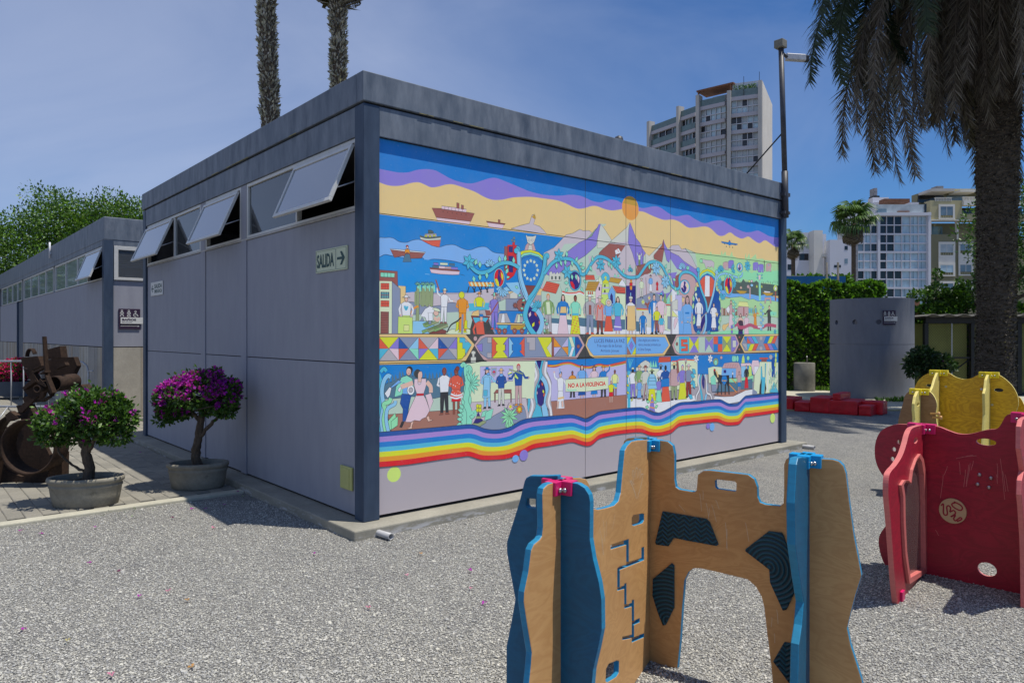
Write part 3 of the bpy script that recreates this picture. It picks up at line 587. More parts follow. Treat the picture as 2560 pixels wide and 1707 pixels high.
# village people
cur = 'e'
person(890, 1015, 495, 'grn', 'gry', 'p', hair='org', shoe='brn', w=1.1); line('cre', .05, 'e:885,600 900,760', False)
person(1085, 1020, 505, 'blu', 'pnk', 'l', long=True, arm='o' if False else 'd', w=1.15); fill('tan', 'e:1055,660 1125,660 1130,745 1045,745')
q, h = person(1245, 1020, 515, 'mint', 'yel', 'l', skin='skd', hair='blk', w=1.1); line('teal', .02, 'e:1205,760 1290,760', False)
for k in range(38): oval('cor', 1190 + (k*29) % 100 + (k % 3)*4, 790 + (k*47) % 220, 6, 8, False, 6)
cur = 'f'
person(180, 1020, 510, 'gry', 'slt', 'p', hat='wht', w=1.25, shoe='cor'); fill('brn', 'f:168,640 198,640 200,765 166,765')
person(310, 1018, 530, 'dpk', 'brn3', 'p', hat='stn', w=1.15); fill('dpk', 'f:265,630 360,630 385,850 250,840'); line('cor', .012, 'f:285,640 270,835', False); line('cor', .012, 'f:340,640 345,845', False); line('cor', .014, 'f:290,640 312,690 335,640')
person(425, 985, 565, 'ltb', 'cor', 'l', hair='stn', w=1.2); cur = 'f'; oval('stn', 425, 610, 40, 50); oval('ski', 425, 610, 22, 26)
person(545, 1018, 532, 'teal', 'pur', 's', long=True, w=1.2); line('wht', .012, 'f:495,920 590,930')
person(715, 1020, 530, 'wht', 'tan', 's', hair='gry', w=1.1); fill('tan', 'f:670,650 770,650 780,960 665,960'); line('lt', .012, 'f:713,480 713,530', False); cur = 'f'; oval('stn', 715, 545, 26, 20)
person(873, 1020, 730, 'blu', 'blu', 'p', w=1.35); cur = 'f'; [line('char', .012, 'f:%d,890 %d,950 %d,1015' % (x, x-6, x)) for x in (832, 918)]
person(1020, 1018, 500, 'blu', 'blu', 'p', w=1.1); line('wht', .04, 'f:1022,610 1020,780', False); person(1110, 1018, 505, 'pnk', 'pnk', 's', long=False, w=1.15, skin='ski'); person(1055, 1000, 665, 'yel', 'brn', 'p', w=1.2); person(1115, 1020, 770, 'teal', 'pnk', 's', w=1.3, back=True)
# justice figure, house, blue grotto women
fill('wht', 'g:0,430 40,420 90,560 90,1020 0,1020', False); fill('dpk', 'g:110,240 200,200 300,300 300,520 110,520', True, True); fill('lav', 'g:45,505 130,510 130,720 45,715'); fill('stn', 'g:0,600 60,565 75,575 75,705 0,700'); fill('yelp', 'g:0,705 80,795 0,790'); fill('wht', 'g:0,795 85,795 90,1020 0,1020'); fill('pnk', 'g:20,900 30,830 55,800 80,830 60,880 40,940 25,960')
fill('ltb', 'g:75,715 160,720 150,1020 92,1020', False); fill('dpk', 'g:130,700 160,560 200,520 280,520 300,1020 240,1020', False)
person(200, 1200, 520, 'ltb', 'ltb', 'l', long=True, hair='char', w=1.1, skin='dpk'); line('blu', .022, 'g:172,745 225,745', False); line('gry', .006, 'g:190,805 255,800', False); oval('stn', 205, 860, 12, 12); oval('stn', 240, 870, 12, 12)
fill('dbl', 'g:325,405 380,430 440,560 460,700 440,740 380,800 360,860 375,985 300,985 270,860 275,700 262,620 290,480', True, True)
fill('dbl', 'g:580,400 620,520 635,700 628,860 610,975 440,980 430,900 440,790 470,720 520,600 545,480', True, True)
line('wht', .02, 'g:345,600 315,540 310,500'); person(352, 950, 540, 'wht', 'wht', 's', skin='ski', w=1.05, arm='d', shoe='dkr'); cur = 'g'; oval('cre', 312, 505, 16, 26)
person(545, 970, 615, 'wht', 'wht', 's', skin='ski', w=1.2, arm='i'); fill('sand', 'g:560,740 605,750 590,800')
leaves('285,600,100 270,700,80 290,860,95 275,900,60 300,470,70 630,600,100 640,760,85 620,900,95 600,470,120 610,980,80 640,860,110', .13, 'grs')
# jungle people and props
for k in range(9): x = 645 + k*26; fill('brn' if k % 2 else 'dpk', 'g:%d,%d %d,%d %d,775 %d,775' % (x, 675+(k*13) % 20, x+20, 670+(k*7) % 18, x+20, x))
fill('dpk', 'g:868,660 1000,660 995,785 865,785'); line('dkr', .02, 'g:938,670 938,780', False); fill('yelp', 'g:875,595 985,600 1002,665 860,655')
person(770, 935, 575, 'dpk', 'pnk', 'l', long=True, w=.9); fill('wht', 'g:705,690 740,650 755,700 740,750 720,730')
person(895, 1080, 750, 'ski', 'navy', 'l', long=True, w=1.2); fill(( .06,.03,.06), 'g:870,850 920,850 935,930 915,980 880,980 858,930', True, True)
person(972, 1060, 755, 'pnk', 'pnk', 'l', w=1.3); person(1087, 950, 648, 'org', 'org', 'l', hair='blk', w=.85, arm2='o')
q, h = person(1270, 975, 645, 'char', 'char', 'p', skin='ski', arm='u' if False else 'o', w=1.15)
line('mag', .045, 'g:815,915 850,890 880,930 940,930 1020,900 1100,930 1180,930 1250,900 1360,915'); line('wht', .02, 'g:1120,925 1180,930', False)
fill('tan', 'g:655,925 670,895 710,890 735,875 740,900 715,930 690,970 665,965', True, True)
for x, y in ((905,480),(1250,505)): fill('gld', 'g:%d,%d %d,%d %d,%d %d,%d' % (x-75,y-35, x+80,y-22, x+40,y+14, x-20,y+16))
person(900, 470, 385, 'ski', 'ski', 'n', w=1.6, face=False); fill('wht', 'g:1200,455 1285,465 1280,480 1210,478'); fill('dpk', 'g:1210,540 1290,540 1300,620 1285,620 1275,570 1230,570 1220,625 1208,620')
line('dpk', .03, 'g:1018,555 1018,410', False); oval('dpk', 995, 400, 18, 24); oval('lt', 1042, 382, 18, 20); oval('ylg', 1010, 330, 14, 16); oval('pnk', 1040, 328, 14, 16)
line('mint', .05, 'g:1148,580 1145,310', False); fill('pnk', 'g:1128,250 1160,250 1155,300 1145,322 1132,300'); leaves('1125,255,150 1165,258,30 1125,290,170 1165,290,10', .06, 'teal'); flower(1108, 398, .05, 8, 'ylg', 0, 360, 'yel'); flower(1172, 400, .05, 8, 'ylg', 0, 360, 'yel')
line('brn', .035, 'g:1352,585 1352,450', False); oval('ylg', 1350, 420, 26, 40); oval('wht', 1352, 425, 12, 22)
for x, y in ((815,930),(1175,970)): line('teal', .012, 'g:%d,%d %d,%d' % (x, y, x+5, y-340), True); leaves(' '.join('%d,%d,%d' % (x, y-40*k, 30 if k % 2 else 150) for k in range(9)), .10, 'mint' if x < 900 else 'lt')
for k in range(14): leaf(1000 + (k*41) % 110, 760, .14, 75 + (k*17) % 40, 'teal' if k % 2 else 'khk', .14, False); leaf(1290 + (k*23) % 90, 790, .12, 75 + (k*17) % 40, 'mint', .14, False)
fill('pur', 'g:768,905 795,905 792,1010 770,1010'); fill('yel', 'g:768,950 794,950 794,968 768,968')
flower(345, 1010, .09, 6, 'teal', 20); flower(480, 1010, .09, 6, 'teal', 10); flower(1345, 990, .08, 6, 'teal', 10)
# goat and cat figures
fill('mau', 'c:660,900 720,915 780,920 810,945 800,1010 780,980 760,1000 740,985 720,1010 700,950 665,945'); oval('lgr', 665, 925, 18, 22)
fill('stn', 'b:280,815 300,830 355,832 395,820 385,860 370,900 335,925 300,900 290,860'); fill('dpk', 'b:300,905 335,925 365,905 390,990 265,990 280,930'); fill('stn', 'b:315,925 345,925 355,990 300,990')
for x in (318, 350): cur = 'b'; oval('wht', x, 875, 9, 11)
# shields
def shield(pts, stripes, fieldc):
    fill(fieldc, pts)
fill('yel', 'b:205,1010 240,990 330,978 420,1005 480,1060 480,1090 330,1010 205,1060'); fill('mint', 'b:205,1060 260,1015 330,1005 420,1030 480,1085 480,1110 330,1030 208,1085'); fill('blu', 'b:208,1085 260,1045 330,1030 420,1055 478,1110 475,1135 330,1060 212,1115')
fill('blu', 'b:212,1115 250,1070 330,1050 420,1075 475,1135 470,1200 440,1290 405,1370 320,1370 245,1362 222,1260'); fill('brn3', 'b:245,1362 405,1370 370,1440 315,1515 275,1450')
for k in range(12):
    a = 2*math.pi*k/12; cur = 'b'; x, y = 335 + 75*math.sin(a), 1200 - 103*math.cos(a); u, z = W(x, y)
    fillw('cre', [(u + (.022 if j % 2 == 0 else .010)*math.sin(2*math.pi*j/10), z + (.022 if j % 2 == 0 else .010)*math.cos(2*math.pi*j/10)) for j in range(10)], False)
fill('yel', 'g:360,240 400,190 460,168 520,190 565,235 565,270 460,195 362,275'); fill('mint', 'g:362,275 400,225 460,197 520,222 565,270 562,300 460,225 365,300'); fill('blu', 'g:365,300 400,260 460,225 520,255 562,300 555,330 460,250 368,330')
fill('cor', 'g:368,325 400,280 460,250 520,278 555,325 550,420 525,530 410,530 375,430'); fill('wht', 'g:432,255 492,262 490,530 425,528'); fill('brn3', 'g:412,530 525,530 490,640 462,710 440,640')
# dark eye-shaped windows on the vines
def eye(c, x, y, rx, ry, cols):
    global cur; cur = c; oval('teal', x, y, rx+14, ry+16, True, 22); oval(cols[0], x, y, rx, ry, False, 20)
    u, z = W(x, y); u2, _ = W(x+rx, y); _, z2 = W(x, y-ry); ru, rz = u2-u, z2-z
    fillw(cols[1], [(u-ru*.9, z-rz*.2), (u-ru*.5, z-rz*.85), (u, z-rz), (u-ru*.1, z-rz*.5), (u-ru*.5, z-rz*.1)], False)
    fillw('navy', [(u-ru*.2, z+rz*.95), (u+ru*.3, z+rz*.8), (u+ru*.1, z+rz*.3), (u+ru*.45, z-rz*.1), (u+ru*.3, z-rz*.6), (u, z-rz*.9), (u-ru*.1, z-rz*.5), (u-ru*.35, z), (u-ru*.2, z+rz*.4)], False)
    fillw(cols[2], [(u+ru*.4, z+rz*.7), (u+ru*.85, z+rz*.3), (u+ru*.75, z-rz*.3), (u+ru*.5, z), (u+ru*.45, z+rz*.35)], False)
eye('e', 250, 285, 62, 115, ('red', 'yel', 'yel')); eye('e', 1240, 320, 70, 118, ('navy', 'red', 'pnk')); eye('g', 165, 405, 55, 80, ('pnk', 'navy', 'yelp')); eye('g', 738, 385, 48, 110, ('red', 'yel', 'yel')); eye('g', 885, 148, 28, 44, ('pnk', 'navy', 'ltb'))
# double-helix vines
fill('navy', 'e:630,630 780,760 820,870 790,960 738,1040 660,960 600,850 600,720', False, True); fill('navy', 'e:735,1100 800,1230 820,1360 i:815,430 790,570 740,450 e:720,1300', False, True); fill('navy', 'i:790,630 850,760 860,880 800,1020 730,930 735,800', False, True)
for c, x, y, a in (('cor',715,720,-70),('cor',775,900,80),('yel',605,700,-80),('yel',680,930,60),('pnk',640,800,70),('red',770,850,40)): cur = 'e'; leaf(x, y, .09, a, c)
for c, x, y, a in (('yel',820,800,-70),('cor',810,700,-80),('teal',765,790,80),('cor',830,900,70),('pnk',735,880,75)): cur = 'i'; leaf(x, y, .07, a, c)
fill('navy', 'g:440,760 455,780 400,940 385,985 370,900 400,800', False, True); fill('navy', 'g:390,1090 420,1150 430,1290 k:440,450 405,520 380,420 g:385,1290', False, True); fill('navy', 'k:405,580 425,680 420,800 390,720', False, True)
VL = .030
def vine(s, col='teal', w=.036): line(col, w, s, True, True)
vine('k:395,945 385,860 365,760 365,660 400,560 450,470 460,400 g:455,1240 420,1130 375,1050', 'teal'); vine('k:430,940 460,800 445,680 400,540 360,440 350,360 g:360,1200 385,1080 430,960 445,850 440,760', 'lt')
line('gry', .035, 'k:310,950 320,880 355,800 340,680 365,560 345,480 340,390', True, True); line('gry', .035, 'k:520,930 500,870 455,840 450,720 440,600 445,500 480,400', True, True); line('wht', .016, 'k:310,950 320,880 355,800 340,680 365,560 345,480 325,390'); line('wht', .016, 'k:520,930 500,870 455,840 450,720 440,600 445,500 490,400')
vine('e:505,-20 510,100 530,300 580,470 640,590 720,680 790,780 810,870 790,960 740,1050 700,1150 700,1280 i:715,470 770,590 850,700 880,830 860,940 850,1160', 'lt', .055)
vine('e:850,-30 840,150 790,330 720,460 640,600 600,700 590,800 640,930 720,1040 800,1160 835,1300 i:820,480 790,600 740,700 710,830 720,960 740,1160', 'teal', .055)
fill('teal', 'i:665,1170 715,1060 700,960 790,1030 820,1165', True); fill('lt', 'i:820,1160 800,1020 860,960 895,1150', True)
line('gry', .07, 'i:630,1185 660,1090 690,1000 670,880 690,760 740,620 700,500 640,440', True, True); line('wht', .024, 'i:635,1185 670,1090 685,1000 660,880 680,740 735,620 690,480 640,450')
line('gry', .07, 'i:940,1150 930,1050 890,960 930,800 900,660 840,560 865,440', True, True); line('wht', .024, 'i:930,1150 920,1060 895,960 925,800 895,680 850,580 868,440')
vine('i:575,1190 620,1080 640,930 605,800 610,690 640,680', 'teal', .03)
cur = 'i'; flower(600, 510, .10, 6, 'wht', 60); leaves('690,660,110 640,600,120 560,540,150', .13, 'gry'); line('khk', .03, 'i:880,600 915,540 910,450')
cur = 'e'; flower(900, 1200, .09, 6, 'wht', 20); flower(600, 1290, .10, 6, 'khk', 40); flower(870, 1000, .09, 6, 'khk', 0)
# shield frames and side vines
vine('b:205,1040 200,960 180,970', 'teal', .035); cur = 'b'; oval('teal', 180, 990, 30, 32); oval('teal', 510, 1045, 26, 34); vine('b:500,1050 490,1150', 'teal', .035)
vine('b:205,1000 205,1130 230,1300 290,1480', 'lt', .04); vine('b:490,1050 480,1150 450,1280 380,1420 310,1510', 'teal', .04)
vine('a:1010,1380 1060,1450 1130,1490 1230,1470 1330,1400 1420,1380 1500,1400 1560,1440', 'teal', .035)
vine('b:480,1240 560,1130 650,1080 760,1080 830,1130 870,1200 880,1240 930,1235 1000,1120 1070,1055 1160,1075 1250,1150 1340,1250 1420,1280 1500,1270 c:0,1070 80,960 150,935 230,970 290,1080 340,1190 400,1230 430,1200 430,1100 480,1045 560,1060 620,1120 660,1210', 'teal', .034)
vine('g:570,330 620,250 700,232 800,262 860,280 910,260 920,210', 'lt', .026); vine('g:350,180 345,300 380,440 440,600 455,720', 'teal', .034); vine('g:580,220 565,320 540,480 490,660 460,740', 'lt', .034); cur = 'g'; oval('teal', 340, 180, 22, 32); oval('lt', 582, 215, 20, 30)
cur = 'a'; flower(1010, 1370, .13, 6, 'teal', 20); flower(1240, 1420, .12, 5, 'lt', 40, 120); leaves('1075,1410,70 1060,1520,-80 1130,1440,90 1130,1500,-90 1205,1480,-90 1350,1380,100 1400,1370,80 1500,1390,95 1440,1440,-120')
cur = 'b'; leaves('610,1115,-80 655,1090,-70 710,1080,-90 725,1060,90 780,1090,-80 820,1110,60 860,1150,30 880,1180,10 1010,1110,100 975,1150,-60 1180,1100,-80 1210,1130,-80 1340,1240,80 1410,1200,80 780,1240,-80 825,1240,-80 745,1340,180 740,1390,-130 880,1380,-60 905,1310,-20')
flower(640, 1040, .13, 6, 'teal', 30); flower(730, 1220, .14, 6, 'teal', 60); flower(1095, 1140, .13, 7, 'teal', 10); flower(1265, 1110, .14, 7, 'teal', 40); flower(1420, 1215, .09, 6, 'teal', 20, 140)
cur = 'c'; flower(175, 1005, .15, 8, 'lt', 0); flower(275, 1150, .15, 8, 'lt', 20); flower(460, 1010, .14, 7, 'lt', 30, 140); leaves('100,960,-90 270,1010,60 300,1050,30 510,1030,85 520,1030,70 380,1200,-80 410,1240,-90 390,1140,160'); flower(880, 1040, .15, 7, 'teal', 30, 140); flower(1170, 980, .14, 8, 'teal', 10); flower(1020, 1010, .12, 7, 'teal', 90, 200)
flower(880, 1180, .16, 7, 'teal', 100, 180); flower(1010, 1160, .15, 6, 'teal', -60, 120); flower(900, 1290, .14, 6, 'teal', 180, 160); leaves('960,1060,-90 1000,1070,-80 930,1060,-100 1070,1070,-80', .08, 'lgr')
cur = 'e'; leaves('330,170,60 340,280,10 150,370,-150 190,470,-100 500,420,160 540,510,190 590,570,200 570,690,170 560,780,160 590,860,190 600,930,200 640,990,-140 830,850,20 850,890,10 830,950,-60 700,1100,170 690,1150,170 680,1210,170'); flower(300, 420, .17, 7, 'lt', 190, 160); flower(755, 690, .17, 6, 'teal', 60, 130)
# --- ornament band
fill('char', 'd:20,1018 1568,1022 g:1400,1018 k:1400,325 900,330 0,360 i:870,425 h:1250,140 40,172', False)
def frame(col, pts, ipts, inner):
    fill(col, pts); fill(inner, ipts)
frame('tan', 'd:20,1018 1170,1022 1290,1160 1170,1370 1100,1395 20,1422', 'd:20,1058 1150,1062 1245,1160 1180,1290 1100,1352 20,1375', 'gry')
def tri(c, s): fill(c, s)
Y0, YM, Y1 = 1060, 1210, 1366
for i, (t, b, l1, r1, l2, r2) in enumerate((('yel','gry','cor','pur','teal','pnk'), ('slt','slt','dbl','lt','cor','mint'), ('gry','yel','cor','pnk','pur','teal'), ('slt','slt','dbl','pur','cor','gry'))):
    x0 = 38 + i*258; x1 = x0 + 256; xm = (x0+x1)/2
    if i == 3: x1 = 1055
    y1 = Y1 - i*5
    for c, s in ((t, (x0,Y0, x1,Y0, xm,YM)), (b, (x0,y1, x1,y1, xm,YM)), (l1, (x0,Y0, xm,YM, x0,YM)), (l2, (x0,YM, xm,YM, x0,y1)), (r1, (x1,Y0, x1,YM, xm,YM)), (r2, (x1,YM, xm,YM, x1,y1))):
        fill(c, 'd:' + ' '.join('%g,%g' % (s[j], s[j+1]) for j in (0, 2, 4)))
fill('yel', 'd:1058,1062 1090,1062 1090,1130 1128,1132 1128,1210 1165,1212 1162,1290 1120,1345 1058,1350'); fill('teal', 'd:1090,1065 1150,1065 1245,1160 1165,1285 1162,1212 1128,1205 1128,1130 1092,1130'); fill('gry', 'd:1160,1075 1205,1120 1165,1125')
cur = 'd'; oval('dpk', 1296, 1078, 25, 32); fill('stn', 'd:1236,1320 1305,1318 1302,1388 1236,1388'); line('stn', .022, 'd:1270,1240 1270,1318', False); line('stn', .022, 'd:1246,1262 1296,1262', False)
frame('dpk', 'e:70,1022 1290,1020 1368,1165 1260,1345 100,1385 40,1350 -20,1265 -80,1165 0,1050', 'e:70,1058 1280,1055 1338,1165 1245,1310 100,1342 0,1270 -50,1165 20,1085', 'slt')
fill('gry', 'e:95,1062 150,1060 150,1135 95,1135'); fill('gry', 'e:90,1262 150,1262 150,1335 90,1325'); fill('pur', 'e:-50,1165 30,1140 30,1250 -20,1230')
fill('cor', 'e:152,1060 232,1150 210,1155 210,1240 232,1240 152,1335'); fill('yel', 'e:160,1062 365,1060 300,1155 325,1160 325,1230 300,1235 362,1330 158,1335 228,1245 205,1240 205,1160 228,1150'); fill('pur', 'e:372,1060 372,1330 300,1240 330,1235 330,1155 305,1155')
fill('lt', 'e:375,1060 438,1150 415,1155 415,1235 438,1235 375,1325'); fill('blu', 'e:382,1060 578,1058 515,1145 540,1155 540,1235 515,1240 575,1310 380,1325 436,1240 418,1235 418,1155 436,1150'); fill('cor', 'e:580,1060 580,1315 512,1240 538,1235 538,1155 512,1150')
fill('gry', 'e:610,1060 720,1060 720,1230 640,1230 640,1130 608,1130'); fill('yel', 'e:750,1062 930,1060 935,1318 870,1318'); fill('stn', 'e:935,1065 935,1110 870,1200 935,1310'); fill('brn', 'e:938,1058 962,1058 962,1318 938,1318')
for c, s in (('org','962,1060 1060,1188 962,1188'),('slt','962,1058 1150,1058 1060,1188'),('lav','1150,1060 1150,1182 1060,1186'),('lav','962,1190 1060,1190 965,1310'),('slt','970,1315 1150,1310 1062,1190'),('org','1062,1190 1150,1186 1150,1305')): fill(c, 'e:' + s)
fill('teal', 'e:1150,1058 1240,1055 1240,1310 1150,1312'); fill('cre', 'e:1155,1058 1195,1055 1235,1180 1195,1190'); fill('wht', 'e:1235,1182 1198,1190 1158,1310 1195,1310'); fill('dbl', 'e:1240,1055 1280,1055 1338,1165 1245,1310'); cur = 'e'; oval('brn', 1282, 1180, 20, 26)
frame('tan', 'f:200,1022 1170,1025 1232,1165 1145,1308 240,1335 180,1300 118,1165 150,1070', 'f:205,1055 1160,1058 1210,1165 1130,1270 230,1300 180,1240 138,1165 160,1090', 'ltb')
fill('ltb', 'f:665,1058 780,1058 780,1285 665,1290'); fill('yel', 'f:665,1060 718,1058 665,1160'); fill('brn2', 'f:725,1058 778,1058 778,1160'); fill('brn2', 'f:665,1180 718,1285 665,1290'); fill('yel', 'f:778,1180 778,1282 728,1285'); fill('pur', 'f:720,1112 748,1172 720,1235 695,1172')
frame('dpk', 'f:1310,1030 g:830,1025 880,1145 820,1278 f:1345,1300 1290,1265 1252,1160', 'f:1320,1055 g:820,1050 860,1145 800,1250 f:1350,1272 1310,1245 1275,1160', 'sage')
fill('teal', 'g:92,1052 222,1052 222,1270 92,1272'); fill('cor', 'g:115,1088 200,1090 200,1128 145,1128 145,1148 205,1150 205,1240 118,1242 118,1210 175,1205 175,1180 118,1178'); cur = 'g'; oval('brn', 62, 1148, 14, 24)
for c, s in (('yel','222,1060 280,1150 222,1240'),('pur','225,1055 345,1055 285,1150'),('yel','345,1060 345,1250 290,1150'),('pur','225,1262 345,1258 288,1155'),('khk','430,1052 535,1052 480,1118'),('pur','430,1060 430,1250 480,1150 535,1250 535,1060 480,1130')): fill(c, 'g:' + s)
for c, s in (('cor','540,1050 598,1050 598,1150 540,1150'),('blu','598,1050 655,1050 655,1150 598,1150'),('blu','540,1150 598,1150 598,1252 540,1252'),('cor','598,1150 655,1150 655,1250 598,1250'),('yel','660,1050 768,1050 715,1145'),('yel','660,1250 768,1248 715,1145'),('khk','660,1055 712,1145 660,1245'),('khk','768,1055 768,1245 718,1145'),('pur','772,1048 820,1050 860,1145 800,1248 772,1248'),('stn','790,1102 835,1102 835,1190 790,1192')): fill(c, 'g:' + s)
cur = 'g'; oval('brn', 880, 1060, 13, 18); oval('brn', 878, 1220, 13, 18)
frame('tan', 'g:945,1025 1400,1018 1400,1255 945,1270 885,1150', 'g:945,1050 1400,1042 1400,1230 950,1240 905,1145', 'slt')
for c, s in (('gry','915,1145 975,1142 975,1235'),('blu','935,1052 975,1052 975,1130'),('cor','978,1062 1030,1140 978,1140'),('pur','985,1050 1030,1050 1080,1140 1035,1140'),('teal','1035,1050 1085,1050 1130,1140 1085,1140'),('teal','978,1148 1020,1148 985,1235'),('yel','1025,1148 1075,1148 1040,1238 990,1238'),('cor','1080,1145 1130,1145 1090,1235 1042,1238'),
    ('gry','1142,1048 1180,1048 1180,1100 1142,1100'),('gry','1142,1180 1180,1180 1180,1232 1142,1232'),('blu','1228,1048 1278,1046 1240,1140 1192,1140'),('yel','1282,1046 1330,1046 1290,1140 1244,1140'),('cor','1335,1045 1375,1045 1340,1140 1294,1140'),('cor','1195,1145 1240,1145 1280,1230 1230,1230'),('pur','1244,1145 1290,1145 1330,1228 1284,1230'),('blu','1294,1145 1340,1145 1380,1226 1334,1228')): fill(c, 'g:' + s)
# --- lower storey
fill('sea', 'h:20,170 1180,150 1180,620 20,640', False)
fill('stb', 'h:90,600 110,430 150,400 200,390 300,340 400,300 700,350 1180,310 1180,600 760,605 500,580 120,615', True)
for k in range(22): leaf(120 + k*48, 420 - k*3 - (40 if 3 < k < 10 else 0), .12, 88 + (k*31) % 12, 'stb', .16, False)
fill('sage', 'h:95,615 200,610 480,580 760,605 1180,510 1180,780 680,775 160,815'); fill('brn2', 'h:150,815 680,775 1160,745 1160,965 200,1035'); fill('teal', 'h:20,230 60,300 90,420 95,620 60,880 100,1045 20,1050', False)
line('lt', .035, 'h:90,1040 70,880 95,700 75,520 100,380 150,310 190,325', True, True); line('teal', .03, 'h:60,260 100,215 135,250', True, True); line('lgr', .035, 'h:125,1040 100,880 120,760 100,680 170,650 190,600', True, True); line('lt', .03, 'h:160,1040 130,880 150,740 240,680 250,635', True, True); leaf(180, 1020, .22, 70, 'lgr'); cur = 'h'; leaf(200, 1010, .18, 60, 'lgr')
# dancers
fill('mint', 'h:330,330 400,305 470,345 500,470 480,545 420,480 330,560 240,585 260,450 300,400'); fill('ltb', 'h:290,365 330,390 210,465 190,455'); fill('wht', 'h:175,455 200,470 180,560 150,600 110,540'); fill('ltb', 'h:350,400 440,420 440,550 345,545'); fill('dbl', 'h:335,545 460,560 430,700 400,900 345,905 350,740 312,670'); fill('blk', 'h:335,905 370,910 335,985 305,980'); cur = 'h'; oval('blk', 436, 235, 40, 48); oval('ski', 425, 255, 32, 48)
for x in (415, 437): oval('blk', x, 250, 4, 4, False)
line('mag', .006, 'h:412,278 438,276'); oval('wht', 453, 495, 48, 65); oval('gry', 453, 495, 26, 32)
fill('pnk', 'h:520,565 620,560 660,640 700,760 650,850 600,870 570,900 500,890 450,915 380,910 430,760'); fill('pnk', 'h:500,350 650,345 655,430 620,545 530,545 495,440'); line('ski', .04, 'h:480,400 400,430 320,455'); fill('wht', 'h:335,455 310,525 280,500 300,460'); line('ski', .04, 'h:660,390 710,450 715,530'); fill('pnk', 'h:640,560 715,535 745,640 700,760 660,620'); fill('red', 'h:528,542 622,540 620,565 528,570')
cur = 'h'; oval('char', 540, 280, 42, 55); fill('ski', 'h:545,290 560,255 595,250 605,290 600,330 590,340 590,390 545,390'); fill('ski', 'h:455,915 490,905 470,960 465,1000 400,1003 445,975'); fill('ski', 'h:655,850 690,830 700,880 745,885 680,908'); line('gry', .008, 'h:540,395 560,425 590,400')
person(890, 815, 205, 'wht', 'blk', 'p', skin='skd', hair='brn3', arm='i', w=1.0, shoe='skd'); person(1045, 812, 210, 'cor', 'red', 'k', skin='skd', hair='brn3', arm='i', w=1.05); cur = 'h'; oval('brn3', 1062, 215, 26, 30); fill('cor', 'h:990,490 1090,485 1135,570 1060,600 965,580'); [line('wht', .014, s) for s in ('h:975,545 1050,570 1125,550', 'h:965,585 1050,605 1130,575')]
for k in range(12): oval('wht', 1000+(k*37) % 100, 390+(k*53) % 60 if k % 2 else 500+(k*29) % 70, 5, 6, False, 6)
# clinic scene
fill('cre', 'h:1180,150 1240,148 i:20,440 i:720,430 i:700,915 h:1180,660', False); fill('mau', 'h:1180,660 i:0,960 i:600,910 i:640,1190 i:460,1240 i:0,1300 h:1260,945 1180,940'); fill('lav', 'i:0,500 430,490 430,690 0,720'); fill('slt', 'i:0,1280 150,1160 290,1080 420,1000 560,1010 600,1190 480,1235 330,1310 210,1325 60,1320', True, True)
line('mint', .06, 'h:1150,945 1145,850 1160,730 1210,640 1180,500 1200,380 1180,250 1190,160', True, True); line('mint', .06, 'h:1215,940 1215,780 1170,640 1200,480 1190,380', True, True); line('mint', .04, 'h:1190,330 1235,250 1215,200 1190,220', True, True); line('mint', .035, 'h:1160,180 1140,155 1110,190', True, True)
cur = 'h'; flower(1230, 400, .22, 9, 'mint', -90, 200, None, .16); leaves('1145,740,140 1140,700,100 1140,775,160 1135,830,165 1130,880,170 1125,930,190 1290,850,170 1290,840,80', .10)
cur = 'h'; oval('yel', 1325, 705, 20, 28); oval('yel', 1358, 708, 20, 28); oval('yel', 1325, 755, 20, 28); oval('yel', 1358, 758, 20, 28); fill('navy', 'h:1335,775 1355,835 1312,832'); fill('khk', 'h:1312,835 1358,835 1370,868 1298,870'); fill('navy', 'h:1298,872 1370,868 1400,890 1330,928 1268,925'); fill('khk', 'h:1268,928 1330,930 1400,892 1440,915 1350,972 1255,940'); leaf(1370, 850, .14, 40, 'mint'); leaf(1415, 895, .22, 45, 'mint'); line('mint', .02, 'h:1310,820 1270,820 1260,780 1290,770')
cur = 'i'; person(90, 1050, 520, 'lt', 'lt', 'p', hat='blu', long=True, arm='i', arm2='o'); fill('lt', 'i:50,640 125,640 130,905 30,910'); cur = 'i'; oval('ltb', 105, 600, 22, 18); fill('teal', 'i:45,810 95,810 92,885 45,885')
fill('stn', 'i:145,520 212,520 205,600 180,635 152,600'); fill('ltb', 'i:155,532 203,532 198,590 180,618 160,590'); line('red', .012, 'i:180,545 180,600', False); line('red', .012, 'i:162,572 198,572', False)
fill('brn', 'i:175,850 210,805 410,800 410,850'); [fill('brn', 'i:%d,850 %d,850 %d,970 %d,970' % (x, x+16, x+14, x+2)) for x in (185, 395)]
person(275, 1015, 535, 'dbl', 'stn', 'p', hat='tan', arm='i'); cur = 'i'; oval('ltb', 275, 615, 26, 20)
person(500, 1010, 470, 'dbl', 'dpk', 'p', hair='red', arm='o', skin='dpk', shoe='org'); fill('ylg', 'i:455,590 500,650 490,670 450,640'); line('khk', .012, 'i:375,535 560,600', False); cur = 'i'; oval('wht', 390, 595, 28, 40); line('yel', .012, 'i:365,600 415,580', False); line('blu', .012, 'i:368,615 418,595', False)
fill('lgr', 'i:345,1300 340,1150 370,1090 420,1100 425,1200 410,1290', True, True); cur = 'i'; flower(380, 1150, .22, 12, 'lgr', -20, 320, None, .13); flower(395, 1025, .085, 9, 'pnk', 0, 360, 'yel', .28); flower(512, 1060, .09, 9, 'org', 0, 360, 'yel', .28)
